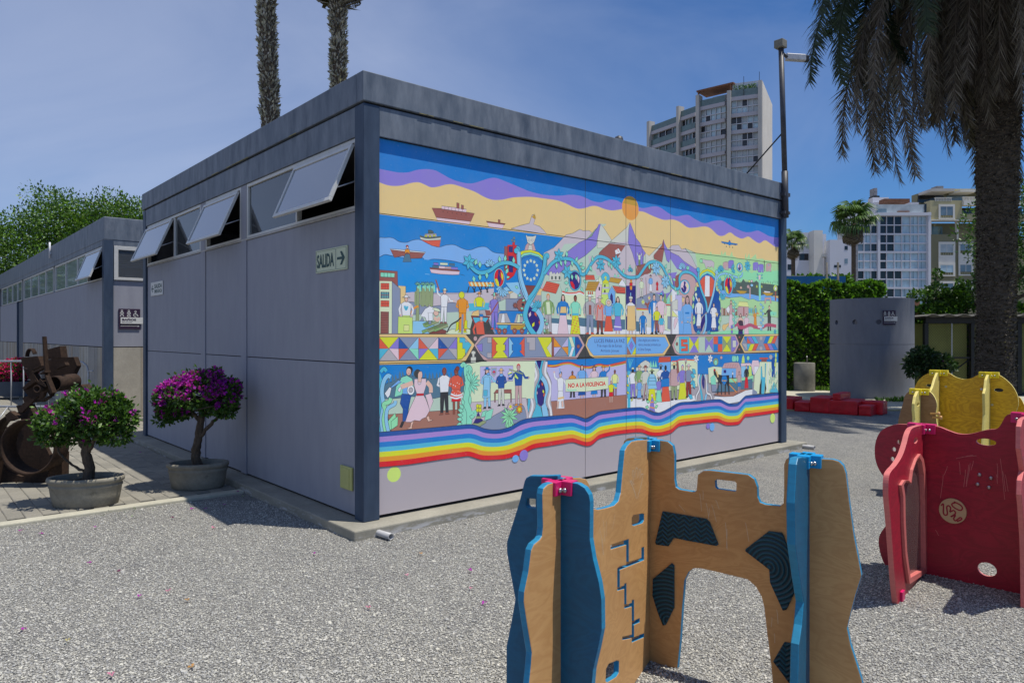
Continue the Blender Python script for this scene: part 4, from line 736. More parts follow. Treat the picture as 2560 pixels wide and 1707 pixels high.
# banner scene
fill('blu', 'i:880,425 j:655,380 650,460 450,490 120,500 i:1370,500 1150,450 880,500', False); fill('lav', 'i:870,500 1000,500 1150,460 1290,505 j:120,520 j:300,480 j:450,500 j:650,460 j:658,870 j:120,915 i:925,955 930,700 870,560'); line('cor', .022, 'i:880,490 980,495 1080,465 1180,460 1290,500 1370,510 j:200,510 j:300,480 j:400,495 j:520,470 j:650,440', True, True); line('yel', .006, 'i:900,498 1080,476 1180,472 1290,512 j:130,520 j:300,492 j:450,505 j:650,462')
fill('brn2', 'i:925,955 j:120,915 j:660,870 j:662,1045 j:310,1095 j:120,1180 j:0,1140 i:1200,1130 i:950,1148')
cur = 'i'; person(1050, 1050, 570, 'wht', 'wht', 'l', arm='u', arm2='o', w=.9); line('ltb', .014, 'i:1045,600 1040,520'); fill('ski', 'i:1005,955 1030,955 1020,1050 1005,1050'); fill('ski', 'i:1060,955 1085,950 1090,1030 1065,1030'); line('tan', .02, 'i:1015,920 1095,905')
person(1205, 905, 560, 'org', 'blk', 'p', skin='skd', hair='blk', w=1.2); person(1330, 915, 480, 'ltb', 'dbl', 's', long=True, w=1.2)
cur = 'j'; person(235, 900, 495, 'pnk', 'blu', 's', long=True, hat='brn', w=1.15); person(355, 900, 495, 'blu', 'char', 'p', hat='org', w=1.15, arm2='u'); cur = 'j'
person(505, 885, 545, 'yelp', 'teal', 'k', skin='skd', hair='char', w=1.1); person(455, 970, 690, 'yel', 'red', 'k', skin='ski', hair='brn3', w=1.25, arm='o')
fill('cre', 'i:1115,670 j:420,635 j:418,790 j:120,830 i:1115,830')
# market scene
fill('blu', 'j:660,385 k:870,340 1400,325 1400,600 k:0,600 j:660,560', False); fill('stn', 'j:780,520 850,450 905,418 950,440 980,480 980,560 780,560'); [fill('mint', 'j:%d,510 %d,420 %d,510' % (x-18, x, x+18)) for x in (975, 1008, 1040)]
fill('cre', 'j:940,520 1080,530 1080,600 1240,440 k:330,400 k:330,760 j:700,900 j:780,600 j:940,580', False); fill('ltb', 'j:1080,450 1232,440 1232,640 1080,640'); fill('cor', 'j:1085,378 1235,375 1232,440 1072,450'); [line('dkr', .004, 'j:1080,%d 1234,%d' % (y, y-2), False) for y in (395,412,430)]; line('cor', .014, 'j:1250,435 k:60,430 k:120,410 k:300,420')
fill('wht', 'j:665,920 900,930 1240,940 k:0,940 k:290,880 k:300,945 k:0,1015 j:1240,1040 j:1080,1105 j:900,1050 j:665,1045', False)
fill('blu', 'j:662,385 782,380 782,500 662,560', False); line('teal', .05, 'j:690,1040 690,900 685,700 690,560', True); [line('teal', .01, 'j:700,520 %d,400' % x) for x in (680,700,720,745)]; cur = 'j'; leaves('700,640,30 690,640,150 700,720,30 690,760,150 700,860,40 690,860,140 720,960,60', .07, 'yel')
for a in ((740,920,520,'wht','pur','p',dict(hat='cre',back=True)), (825,900,490,'grn','gry','p',dict(hat='tan')), (905,945,495,'stn','gry','p',dict(hat='brn',arm='i')), (1105,900,480,'wht','ltb','p',dict(hat='slt',back=True)),(1168,960,478,'dbl','cor','l',dict(back=True,hair='blk')), (990,950,545,'teal','yel','l',dict(hat='khk',back=True)), (823,935,670,'ltb','ltb','s',dict(hair='dpk')), (1078,965,640,'pur','mint','l',dict(hat='dpk',back=True)), (1280,940,465,'dpk','khk','p',dict(hat='tan',back=True))):
    cur = 'j'; person(a[0], a[1], a[2], a[3], a[4], a[5], w=1.2, **a[6])
fill('lt', 'j:960,600 1020,600 1055,790 935,795'); [line('stb', .005, 'j:950,%d 1040,%d' % (y, y)) for y in (650,690,740)]; fill('dpk', 'j:1235,540 1310,530 1350,740 1290,760 1215,750'); fill('blu', 'j:1110,670 1215,650 1218,760 1110,770')
line('brn', .012, 'j:915,710 880,940', False); fill('pur', 'j:985,910 1005,910 1030,1100 955,1060'); oval('pnk', 990, 880, 14, 20); line('org', .014, 'j:965,970 1010,965', False); line('org', .014, 'j:958,1030 1022,1045', False); leaves('960,970,160 1015,975,10 950,1035,170 1025,1040,20', .10, 'lgr')
for a in ((135,930,480,'pur','yel','l',dict(hair='pur')), (215,905,480,'slt','dkr','p',dict(hair='blk',hat='pnk'))):
    cur = 'k'; person(a[0], a[1], a[2], a[3], a[4], a[5], w=1.25, **a[6])
fill('brn', 'k:55,430 80,440 90,580 60,590'); oval('gry', 178, 430, 12, 40); line('brn', .01, 'k:175,440 178,700', False)
cur = 'k'; leaves('300,640,160 310,600,140 300,700,190 270,920,150 300,790,120', .16, 'teal'); flower(315, 400, .11, 6, 'wht', 40); flower(498, 400, .11, 6, 'wht', 80)
# llama scene
fill('cre', 'k:470,520 540,500 650,510 700,600 640,700 480,720', True); fill('mint', 'k:500,650 560,600 575,740 510,740'); fill('slt', 'k:510,735 575,740 580,835 520,830'); fill('lgr', 'k:640,640 800,660 1060,615 1060,700 900,720 700,740'); fill('stb', 'k:560,835 640,700 800,710 1050,660 1050,790 800,830'); fill('brn2', 'k:540,870 600,840 800,830 900,800 1050,790 960,820 840,860 800,890 680,895'); 
fill('wht', 'k:560,895 680,898 800,892 960,815 1050,800 1090,860 960,880 880,960 740,985 620,935 540,925', False)
for x in (797, 820, 852): cur = 'k'; oval('mint', x, 400, 16, 42)
fill('ylg', 'k:905,470 912,390 930,345 945,390 948,470'); line('brn', .012, 'k:992,450 992,410', False); oval('lgr', 992, 392, 18, 30); oval('khk', 570, 440, 34, 50); oval('mint', 570, 450, 20, 36); fill('blu', 'k:630,480 640,390 650,480'); oval('dpk', 642, 385, 16, 22)
fill('dpk', 'k:650,525 680,460 780,445 870,450 900,520 905,600 880,650 830,650'); fill('ltb', 'k:650,525 835,525 830,650 640,650'); [line('mag', .006, 'k:%d,465 %d,520' % (x, x+14)) for x in range(690, 850, 22)]; fill('navy', 'k:672,548 705,548 705,585 672,585')
fill('pnk', 'k:895,460 1020,455 1040,490 900,500'); fill('ylg', 'k:985,640 1005,480 1035,510 1042,620'); fill('lt', 'k:900,500 985,495 985,640 905,645'); fill('pnk', 'k:1030,490 1050,420 1125,420 1142,480 1142,610 1060,612'); fill('wht', 'k:1070,500 1130,500 1130,600 1075,605'); fill('cre', 'k:1060,860 1075,620 1140,500 1142,440 1290,440 1385,450 1385,830 1200,855'); fill('cor', 'k:1142,385 1250,385 1258,405 1142,405'); fill('brn', 'k:1165,410 1235,410 1235,440 1165,440'); fill('wht', 'k:1250,450 1260,445 1250,830 1240,830', False); fill('dbl', 'k:1295,380 1345,380 1340,640 1300,640', False); oval('gry', 1288, 378, 22, 32)
fill('slt', 'k:1045,865 1050,790 1110,830 1110,862', False)
fill('teal', 'k:1150,860 1160,500 1172,500 1180,640 1210,640 1212,460 1226,460 1215,700 1200,860', True); fill('blk', 'k:1135,860 1145,740 1170,655 1165,860', False); fill('blk', 'k:1205,860 1215,700 1230,790 1215,855', False); fill('teal', 'k:1275,840 1330,700 1390,840', True); 
for k in range(20): leaf(1270 + (k*31) % 100, 840 - (k*37) % 260, .10, 60 + (k*41) % 60, 'sage' if k % 2 else 'mint', .2); 
leaves('1355,460,95 1355,400,90 1350,520,100', .14, 'ylg')
fill('blk', 'k:540,560 560,545 580,600 660,620 745,615 745,700 750,870 738,870 725,760 705,720 700,800 698,870 686,870 690,720 648,720 650,870 638,870 640,740 610,700 600,865 590,865 600,690 575,640 545,600'); fill('blu', 'k:655,625 705,622 722,680 682,750 640,690'); line('tan', .03, 'k:575,560 590,600 600,640'); fill('red', 'k:540,540 560,530 568,550 548,565'); [oval('tan', x, 687, 8, 10) for x in (660, 680, 700)]
line('org', .012, 'k:775,655 835,720', False); line('org', .012, 'k:745,735 840,835', False)
person(875, 840, 565, 'dpk', 'blu', 'k', hair='blk', w=1.1, skin='dpk'); cur = 'k'; person(970, 785, 485, 'blk', 'red', 'l', hair='blk', w=.95, skin='ski'); cur = 'k'; person(790, 655, 560, 'wht', 'blk', 'l', w=.9)
# --- rainbow ribbon
rt = spline(PT('h:20,1047 400,1015 800,980 1130,950 1250,945 1320,960 1400,995 1500,1012 i:209,1328 290,1318 400,1285 480,1235 560,1195 700,1168 900,1150 1080,1135 1200,1130 1280,1150 1380,1183 1440,1160 1500,1120 j:313,1088 500,1065 700,1042 850,1035 920,1060 1000,1098 1080,1105 1140,1085 1240,1030 1320,985 1400,965 k:313,958 450,940 600,930 650,940 740,985 840,985 880,960 950,890 1000,880 1200,862 1400,840'))
rb = spline(PT('h:20,1504 400,1470 800,1410 1100,1370 1200,1358 1270,1375 1350,1402 1430,1410 1568,1405 i:330,1708 440,1680 554,1650 640,1600 720,1568 900,1540 1066,1512 1200,1490 1290,1515 1380,1540 1450,1530 1500,1490 j:313,1440 500,1395 650,1375 800,1362 880,1370 940,1395 1020,1408 1100,1405 1180,1390 1250,1365 1320,1300 1380,1275 k:313,1250 450,1235 570,1225 620,1235 700,1268 800,1268 880,1250 950,1165 1000,1158 1200,1130 1400,1100'))
US = np.linspace(0.03, 6.7, 260); A = np.interp(US, [p[0] for p in rt], [p[1] for p in rt]); B = np.interp(US, [p[0] for p in rb], [p[1] for p in rb])
CUTS = (0, .135, .285, .43, .565, .71, .845, 1.0); RC = ('dbl', 'pv', 'blu', 'teal', 'yel', 'org', 'red')
for k in range(7):
    z0 = A + (B-A)*CUTS[k]; z1 = A + (B-A)*CUTS[k+1]; T = []
    for i in range(len(US)-1):
        a, b, c, d = (US[i], z0[i]), (US[i+1], z0[i+1]), (US[i+1], z1[i+1]), (US[i], z1[i]); T += [(a, b, c), (a, c, d)]
    put(T, RC[k])
put(ribbon(list(zip(US, A)), .005), 'blk'); put(ribbon(list(zip(US, B)), .004), 'char')
for x, y, r1, r2, c in ((985,1185.5,17,19,'ylg'), (1288,1146,8,9,'ltb'), (1309,1137.5,10.5,13.5,'pur'), (1769.5,1064.5,4.5,7,'pur'), (1779.8,1067,6,10,'ltb'), (1931,1045,6,12,'ylg')):
    u, z = mu(x, y); u2, _ = mu(x+r1, y); fillw(c, ell(u, z, u2-u, r2/FPX*(C0.y + u*RU.y), 28), False)
# --- lettering on the wall
FONT_CACHE = {}
def text_tris(s, bold=0.0):
    if (s, bold) in FONT_CACHE: return FONT_CACHE[(s, bold)]
    c = bpy.data.curves.new('lettering', 'FONT'); c.body = s; c.size = 1; c.offset = bold; c.fill_mode = 'FRONT'; c.resolution_u = 3
    o = bpy.data.objects.new('lettering', c); COL.objects.link(o); bpy.context.view_layer.update()
    me = bpy.data.meshes.new_from_object(o.evaluated_get(bpy.context.evaluated_depsgraph_get())); me.calc_loop_triangles()
    V = [v.co.copy() for v in me.vertices]; T = [tuple((V[i].x, V[i].y) for i in t.vertices) for t in me.loop_triangles]
    bpy.data.objects.remove(o); bpy.data.curves.remove(c); bpy.data.meshes.remove(me)
    xs = [p[0] for t in T for p in t]; ys = [p[1] for t in T for p in t]; x0, x1, y0, y1 = min(xs), max(xs), min(ys), max(ys)
    T = [tuple(((p[0]-x0)/(x1-x0), (p[1]-y0)/(y1-y0)) for p in t) for t in T]; FONT_CACHE[(s, bold)] = T; return T
def wtext(s, col, c, x0, y0, x1, y1, dy=0.0, bold=0.0):    # bottom-left and top-right corner px, optional right-hand heights
    a = W(x0, y0, c); b = W(x1, y1, c)
    b2 = W(x1, y0 + dy, c); put([tuple((a[0] + p[0]*(b[0]-a[0]), a[1] + p[0]*(b2[1]-a[1]) + p[1]*(b[1]-b2[1])) for p in t) for t in text_tris(s, bold)], col)
wtext('NO A LA VIOLENCIA', 'red', 'j', -105, 782, 385, 692, dy=-32, bold=.035)
line('mint', .01, 'i:1130,800 1180,815 1260,805'); 
wtext('LUCES PARA LA PAZ', 'navy', 'f', 240, 1132, 632, 1085); wtext('9 de mayo dia de Europa', 'navy', 'f', 275, 1200, 596, 1152); wtext('Artista Josue', 'navy', 'f', 318, 1262, 558, 1218)
wtext('Obra elegida para celebrar los', 'navy', 'f', 812, 1126, 1082, 1082); wtext('valores universales promovidos por', 'navy', 'f', 812, 1184, 1106, 1140); wtext('la Union Europea.', 'navy', 'f', 812, 1246, 978, 1200)
# --- cut the paint along the board joints
def clip_poly(P, ax, v, sgn):
    out = []; n = len(P)
    for i in range(n):
        a, b = P[i], P[(i+1) % n]; da, db = sgn*(a[ax]-v), sgn*(b[ax]-v)
        if da >= 0: out.append(a)
        if (da >= 0) != (db >= 0):
            t = da/(da-db); out.append((a[0]+(b[0]-a[0])*t, a[1]+(b[1]-a[1])*t))
    return out
JU = [mu(x, 800)[0] for x in (1463.2, 1564.8, 1589.2, 1676.3)]; U0, U1 = 0.155, 6.60; G = 0.006
UE = [U0] + JU + [U1]; ZE = [0.105, 1.365, 2.612, 3.24]
def paintm():
    m = N('mural_paint', 0.62, 0, 0.3); a = m.attr('tint'); v = m.co(); w = m.mr(m.noise(v, 3.5, 6, 0.7), 0.3, 0.7)
    x = m.mix(m.math('MULTIPLY', w, 0.22), a, m.mix(0.5, a, (0.45,0.45,0.45))); y = m.mr(m.noise(m.co(scale=(6,1,6)), 5, 5, 0.7), 0.62, 0.72)
    x = m.mix(m.math('MULTIPLY', y, 0.26), x, (0.5,0.52,0.55)); m.base(x); m.bump(m.noise(v, 120, 3), 0.1, 0.002); return m.m
MAT['paint'] = paintm()
def build_mural(parent):
    bb = [(min(p[0] for p in t), max(p[0] for p in t), min(p[1] for p in t), max(p[1] for p in t)) for t, c, l in TRIS]
    for i in range(5):
        for j in range(3):
            a, b, c, d = UE[i]+G/2, UE[i+1]-G/2, ZE[j]+G/2, ZE[j+1]-G/2
            V = []; F = []; T = []
            for (t, col, ly), (u0, u1, z0, z1) in zip(TRIS, bb):
                if u1 <= a or u0 >= b or z1 <= c or z0 >= d: continue
                P = list(t)
                if not (u0 >= a and u1 <= b and z0 >= c and z1 <= d):
                    for ax, v, s in ((0,a,1),(0,b,-1),(1,c,1),(1,d,-1)):
                        P = clip_poly(P, ax, v, s)
                        if len(P) < 3: break
                if len(P) < 3: continue
                y = 0.0398 - 0.000025*ly; k0 = len(V); V += [(p[0], y, p[1]) for p in P]
                for q in range(1, len(P)-1):
                    ar = (P[q][0]-P[0][0])*(P[q+1][1]-P[0][1]) - (P[q][1]-P[0][1])*(P[q+1][0]-P[0][0])
                    F.append((k0, k0+q, k0+q+1) if ar > 0 else (k0, k0+q+1, k0+q)); T.append(col)
            mb = MB(); mb.box(a, b, 0.0400, 0.06, c, d); bo = mb.build('mural_board', MAT['board'], parent)
            np_mesh('painting', V, F, MAT['paint'], bo, np.array(T))
# ------------------------------------------------------------------ ground, paving
def sheet(name, x0, x1, y0, y1, z, mat, M=None, kind='structure'):
    mb = MB(); mb.add([(x0,y0,z),(x1,y0,z),(x1,y1,z),(x0,y1,z)], [(0,1,2,3)]); return tag(mb.build(name, mat, None, M=M), None, None, None, kind)
FR = Matrix.Translation(C0) @ Matrix.Rotation(BROT, 4, 'Z')          # the pavilion's own frame
MAT['earth'] = simple('dusty_ground', (0.20,0.185,0.16), 0.95, 0.25, 0.3, bump=0.3, bs=8, bd=0.02)
sheet('ground', -900, 900, -300, 1500, -0.02, MAT['earth'])
sheet('gravel_bed', -14, 16, -6, 19.2, 0.0, MAT['gravel'])
# loose stones lying on the bed, one object
def pebbles():
    rs = np.random.RandomState(3); n = 170000
    y = 2.55 + (rs.rand(n)**1.55)*4.4; x = (rs.rand(n)*2-1)*(0.74*y + 0.15)
    u = (x - C0.x)*RU.x + (y - C0.y)*RU.y; v = -(x - C0.x)*RU.y + (y - C0.y)*RU.x
    ok = ~((u > -0.19) & (v > -0.19)) & ~((v > 2.08) & (u <= -0.19)); x = x[ok]; y = y[ok]; n = len(x)
    me = bpy.data.meshes.new('loose_pebbles'); me.vertices.add(n); co = np.stack([x, y, rs.rand(n)*0.004], 1).astype(np.float32); me.vertices.foreach_set('co', co.ravel())
    sz = (0.0031 + 0.0034*rs.rand(n)**2 + .006*(rs.rand(n) > .995))[:, None] * np.stack([1+.5*rs.rand(n), .8+.4*rs.rand(n), .5+.3*rs.rand(n)], 1)
    a = me.attributes.new('siz', 'FLOAT_VECTOR', 'POINT'); a.data.foreach_set('vector', sz.astype(np.float32).ravel())
    a = me.attributes.new('rot', 'FLOAT_VECTOR', 'POINT'); a.data.foreach_set('vector', np.stack([rs.rand(n)*.7-.35, rs.rand(n)*.7-.35, rs.rand(n)*6.28], 1).astype(np.float32).ravel())
    base = np.array([(.21,.21,.20),(.31,.31,.30),(.39,.385,.36),(.44,.43,.385),(.49,.475,.41),(.55,.535,.48)]); ix = rs.choice(6, n, p=[.08,.16,.27,.25,.17,.07])
    c = np.ones((n, 4), np.float32); c[:, :3] = base[ix]*(0.85+0.3*rs.rand(n, 1)); a = me.attributes.new('tint', 'FLOAT_COLOR', 'POINT'); a.data.foreach_set('color', c.ravel())
    o = bpy.data.objects.new('loose_pebbles', me); COL.objects.link(o)
    g = bpy.data.node_groups.new('scatter_stones', 'GeometryNodeTree'); g.interface.new_socket('Geometry', in_out='INPUT', socket_type='NodeSocketGeometry'); g.interface.new_socket('Geometry', in_out='OUTPUT', socket_type='NodeSocketGeometry')
    ni = g.nodes.new('NodeGroupInput'); no = g.nodes.new('NodeGroupOutput'); ip = g.nodes.new('GeometryNodeInstanceOnPoints'); ico = g.nodes.new('GeometryNodeMeshIcoSphere'); ico.inputs['Subdivisions'].default_value = 1; ico.inputs['Radius'].default_value = 1
    sm = g.nodes.new('GeometryNodeSetMaterial'); sm.inputs['Material'].default_value = MAT['pebble']
    def na(nm):
        x = g.nodes.new('GeometryNodeInputNamedAttribute'); x.data_type = 'FLOAT_VECTOR'; x.inputs['Name'].default_value = nm; return x.outputs['Attribute']
    g.links.new(ni.outputs[0], ip.inputs['Points']); g.links.new(ico.outputs['Mesh'], sm.inputs[0]); g.links.new(sm.outputs[0], ip.inputs['Instance']); g.links.new(na('siz'), ip.inputs['Scale'])
    g.links.new(na('rot'), ip.inputs['Rotation']); g.links.new(ip.outputs[0], no.inputs[0]); o.modifiers.new('stones', 'NODES').node_group = g
    o.data.materials.append(MAT['pebble'])
    tag(o, 'small grey and beige stones covering the yard in front', 'gravel', None, 'stuff')
pebbles()
mb = MB(); mb.box(-12, -0.19, 2.08, 2.205, -0.05, 0.03); tag(mb.build('paving_edging', MAT['curb'], None, 0.012, FR), kind='structure')
def paving():
    root = empty('paving'); root.matrix_world = FR; tag(root, kind='structure')
    mb = MB(); mb.add([(-12,2.2,.004),(-.19,2.2,.004),(-.19,27,.004),(-12,27,.004)], [(0,1,2,3)]); mb.add([(-.19,6.97,.004),(7,6.97,.004),(7,9.44,.004),(-.19,9.44,.004)], [(0,1,2,3)])
    mb.build('paving_bed', simple('joint_sand', (0.11,0.10,0.085), 0.95, 0.2, 30), root)
    A, B = 0.128, 0.198; P = []
    for i in range(-88, 52):
        for j in range(0, 122):
            u = -0.2 + (i+1)*0.13 - 0.13; v = 2.21 + j*0.2 + (0.10 if i % 2 else 0)
            if u + A > -0.19 and not (6.97 < v and v + B < 9.45 and u > -0.19 and u < 6.8): continue
            if v < 2.2 or v > 26.5: continue
            p = loc(u + A/2, v + B/2); 
            if p.y < 1 or abs(p.x/p.y) > 0.78: continue
            if u < -0.19 or v < 9.2: P.append((p.length, u, v))
    P.sort(); mb = MB(); mb.box(-A/2, A/2, -B/2, B/2, -0.03, 0.0); one = mb.build('paver', MAT['paver'], root, 0); one.modifiers.clear()
    # chamfered top edge
    me = one.data; bm = bmesh.new(); bm.from_mesh(me); bmesh.ops.bevel(bm, geom=[e for e in bm.edges if min(v.co.z for v in e.verts) > -0.01], offset=0.006, segments=1, affect='EDGES'); bm.to_mesh(me); bm.free()
    R = random.Random(2)
    for k, (d, u, v) in enumerate(P[:300]):
        o = one if k == 0 else inst(one, 'paver', root)
        o.location = (u + A/2, v + B/2, 0.022 + R.uniform(-.003, .003)); o.rotation_euler = (R.uniform(-.008,.008), R.uniform(-.008,.008), R.uniform(-.01,.01))
    mb = MB()
    for d, u, v in P[300:]: 
        h = 0.02 + R.uniform(-.003,.003); mb.box(u, u+A, v, v+B, 0.0, h); 
    o = mb.build('far_pavers', MAT['paver'], root); tag(o, kind='stuff')
paving()
# ------------------------------------------------------------------ pavilion with the painted wall
B1 = empty('pavilion_building', label='grey modular pavilion with a colourful painted mural on its long wall', cat='building'); B1.matrix_world = FR
UL, VL_ = 6.75, 6.78
def bpart(name, boxes, mat, parent, bevel=0.004):
    mb = MB()
    for b in boxes: mb.box(*b)
    return mb.build(name, mat, parent, bevel)
bpart('plinth', [(-.185, 6.98, -.185, 6.96, -.06, .08)], MAT['plinth'], B1, 0.012)
for a, b in ((0,0), (UL-.15,0), (0,VL_-.15), (UL-.15,VL_-.15)): bpart('corner_post', [(a, a+.15, b, b+.15, .08, 3.488)], MAT['steel'], B1, 0.006)
bpart('lintel_beam', [(.15, UL-.15, .004, .14, 3.24, 3.486)], MAT['beam'], B1); bpart('lintel_beam', [(.004, .14, .15, VL_-.15, 3.24, 3.486)], MAT['beam'], B1)
bpart('lintel_beam', [(.15, UL-.15, VL_-.14, VL_-.004, 3.24, 3.486)], MAT['beam'], B1); bpart('lintel_beam', [(UL-.14, UL-.004, .15, VL_-.15, 3.24, 3.486)], MAT['beam'], B1)
t = -0.012
bpart('parapet', [(t, UL-t, t, .10, 3.503, 3.745)], MAT['beam'], B1, 0.006); bpart('parapet', [(t, .10, .10, VL_-.10, 3.503, 3.745)], MAT['beam'], B1, 0.006)
bpart('parapet', [(t, UL-t, VL_-.10, VL_-t, 3.503, 3.745)], MAT['beam'], B1, 0.006); bpart('parapet', [(UL-.10, UL-t, .10, VL_-.10, 3.503, 3.745)], MAT['beam'], B1, 0.006)
bpart('seam', [(.02, UL-.02, .02, .09, 3.484, 3.505), (.02, .09, .09, VL_-.02, 3.484, 3.505)], MAT['dark'], B1, 0)
mb = MB()
for k in range(16):
    s = random.random()
    if s < .5: mb.obox((random.uniform(.2, 6.5), t-.001, 3.504), (.03+random.random()*.08,0,0), (0,.0015,0), (0,0,.002))
    else: mb.obox((t-.001, random.uniform(.2, 6.5), 3.504), (.003,0,0), (0,.03+random.random()*.09,0), (0,0,.003))
tag(mb.build('moss_line', simple('moss', (0.30,0.27,0.12), 0.95, 0.3, 20), B1), kind='stuff')
bpart('roof_slab', [(.1, UL-.1, .1, VL_-.1, 3.40, 3.48)], MAT['plinth'], B1, 0)
bpart('ceiling', [(.14, UL-.14, .14, VL_-.14, 3.28, 3.30)], MAT['inner'], B1, 0)
bpart('rear_wall', [(.15, UL-.15, VL_-.08, VL_-.04, .08, 3.24)], MAT['board'], B1, 0); bpart('side_wall', [(UL-.08, UL-.04, .15, VL_-.15, .08, 3.24)], MAT['board'], B1, 0)
bpart('mural_backing', [(.15, UL-.15, .062, .10, .08, 3.24)], MAT['dark'], B1, 0)
bpart('shadow_gap', [(.15, UL-.15, .02, .06, 3.236, 3.2398)], MAT['dark'], B1, 0)
build_mural(B1)
VX = lambda x: le(x, 800)[0]
cols = [(VX(885.6), VX(611.5)), (VX(598), VX(509.2)), (VX(497.6), VX(363.5))]
cols[0] = (0.155, cols[0][1]); cols[2] = (cols[2][0], 6.625)
for a, b in cols:
    for z0, z1 in ((.10, 1.362), (1.37, 2.628)): bpart('wall_panel', [(.028, .048, a+.004, b-.004, z0, z1)], MAT['board'], B1, 0.003)
for a, b in ((cols[0][1], cols[1][0]), (cols[1][1], cols[2][0])): bpart('mullion_post', [(.018, .08, a+.004, b-.004, .09, 3.238)], MAT['board'], B1, 0.003)
bpart('wall_backing', [(.05, .08, .15, VL_-.15, .08, 2.63)], MAT['dark'], B1, 0)
bpart('window_sill', [(.016, .10, .155, 6.625, 2.632, 2.652)], MAT['sill'], B1, 0.003)
def window(parent, a, b, z0, z1, mull=(), opens=(), face=0.02, gm='glass', axis='v', ang=23, dark=False, fr=.035, dep=.05):
    # a..b along the wall, mull = mullion positions, opens = indices of panes that stand open
    def bb(p0, p1, s0, s1, q0, q1): return (p0, p1, s0, s1, q0, q1) if axis == 'v' else (s0, s1, p0, p1, q0, q1)
    bx = [bb(face, face+dep, a, b, z1-fr, z1), bb(face, face+dep, a, b, z0, z0+fr*.7), bb(face, face+dep, a, a+fr, z0+fr*.7, z1-fr), bb(face, face+dep, b-fr, b, z0+fr*.7, z1-fr)]
    for m_ in mull: bx.append(bb(face, face+dep, m_-fr/2, m_+fr/2, z0+fr*.7, z1-fr))
    w = bpart('window', bx, MAT['alu'], parent, 0.003)
    ed = [a] + list(mull) + [b]
    for i in range(len(ed)-1):
        p, q = ed[i] + (fr if i == 0 else fr/2), ed[i+1] - (fr if i == len(ed)-2 else fr/2)
        if i in opens:
            s = empty('sash'); s.parent = w
            L = z1 - z0 - .05; d = .028
            mb = MB()
            P, Q = p-.012, q+.012; T = .034
            for bx_ in ((-d, 0, P, Q, -T, 0), (-d, 0, P, Q, -L, -L+T), (-d, 0, P, P+T, -L+T, -T), (-d, 0, Q-T, Q, -L+T, -T)): mb.box(*bx_)
            f = mb.build('sash', MAT['alu'], w, 0.003); bpy.data.objects.remove(s)
            f.location = (face-.004, 0, z1-.06); f.rotation_euler = (0, rad(ang), 0)
            g = MB(); g.box(-.018, -.012, P+T, Q-T, -L+T, -T); gg = g.build('pane', MAT['glass_mist'], w); gg.location = f.location; gg.rotation_euler = f.rotation_euler
            for e in (P+.004, Q-.004):
                h = MB(); th = rad(ang); zt = z1-.06
                p1 = Vector((face-.002, e, zt-.30)); p2 = Vector((face-.004 - .40*math.sin(th), e, zt - .40*math.cos(th))); h.tube([p1, p2], .006, 5)
                h.build('stay_arm', MAT['galv'], w)
        else:
            g = MB(); g.box(*bb(face+.02, face+.026, p, q, z0+fr*.7, z1-fr)); g.build('pane', MAT[gm], w)
    return w
WZ0, WZ1 = 2.654, 3.238
window(B1, cols[0][0], cols[0][1]-.004, WZ0, WZ1, (VX(735.6),), (0,)); window(B1, cols[1][0]+.004, cols[1][1]-.004, WZ0, WZ1, (), (0,)); window(B1, cols[2][0]+.004, 6.62, WZ0, WZ1, (VX(431),), (1,))
# interior tube lights under the ceiling seen through the open sash
bpart('ceiling_fixture', [(1.0, 1.3, .6, 1.9, 3.20, 3.279)], MAT['galv'], B1, 0.01)
# ------------------------------------------------------------------ second building, further along the same line
B2 = empty('restroom_building', label='long low grey building with a strip of small windows, behind the steel sculpture', cat='building'); B2.matrix_world = FR
V0, V1, U2 = 9.45, 27.2, 5.2
bpart('base_step', [(-.12, U2+.1, V0-.12, V1+.1, -.06, .08)], MAT['plinth'], B2, 0.01)
bpart('parapet', [(0, U2, V0, V1, 3.33, 3.745)], MAT['beam'], B2, 0.01)
bpart('corner_post', [(0, .155, V0+.002, V0+.157, .08, 3.33)], MAT['steel'], B2)
bpart('lintel_beam', [(.006, .10, V0+.157, V1, 3.235, 3.33), (.157, U2, V0+.006, V0+.10, 3.235, 3.33)], MAT['beam'], B2, 0)
bpart('core_wall', [(.06, U2-.06, V0+.06, V1-.06, .08, 2.62)], MAT['dark'], B2, 0)
bpart('rear_wall', [(U2-.06, U2, V0, V1, .08, 3.33), (0, U2, V1-.06, V1, .08, 3.33)], MAT['board'], B2, 0)
bpart('inner_screen', [(1.2, 1.24, V0+.3, V1-.3, 2.62, 3.3)], MAT['inner'], B2, 0)
z1x = lambda x: le(x*.2551, 800)[0]
jo = [V0+.157, z1x(730), z1x(522), z1x(350), z1x(215)]
for i in range(4): bpart('wall_panel', [(.03, .05, jo[i]+.005, jo[i+1]-.005, 1.39, 2.622)], MAT['board'], B2, 0.003)
a = z1x(203); k = 0
bpart('door_recess', [(.03, .10, jo[4]+.02, jo[4]+1.0, .08, 2.6)], MAT['steel'], B2, 0); bpart('door_jamb', [(-.01, .06, jo[4]+1.0, jo[4]+1.12, .08, 2.62)], MAT['steel'], B2)
v = jo[4]+1.13
while v < V1-1.3: bpart('wall_panel', [(.03, .05, v, v+1.19, 1.39, 2.622)], MAT['board'], B2, 0.003); v += 1.2
vv = V0+.17; R = random.Random(5)
MAT['traver'] = [concrete('travertine_%s' % n_, c, 0.14) for n_, c in (('cream', (.40,.37,.31)), ('grey', (.33,.32,.30)), ('tan', (.37,.32,.26)), ('pale', (.46,.44,.39)))]
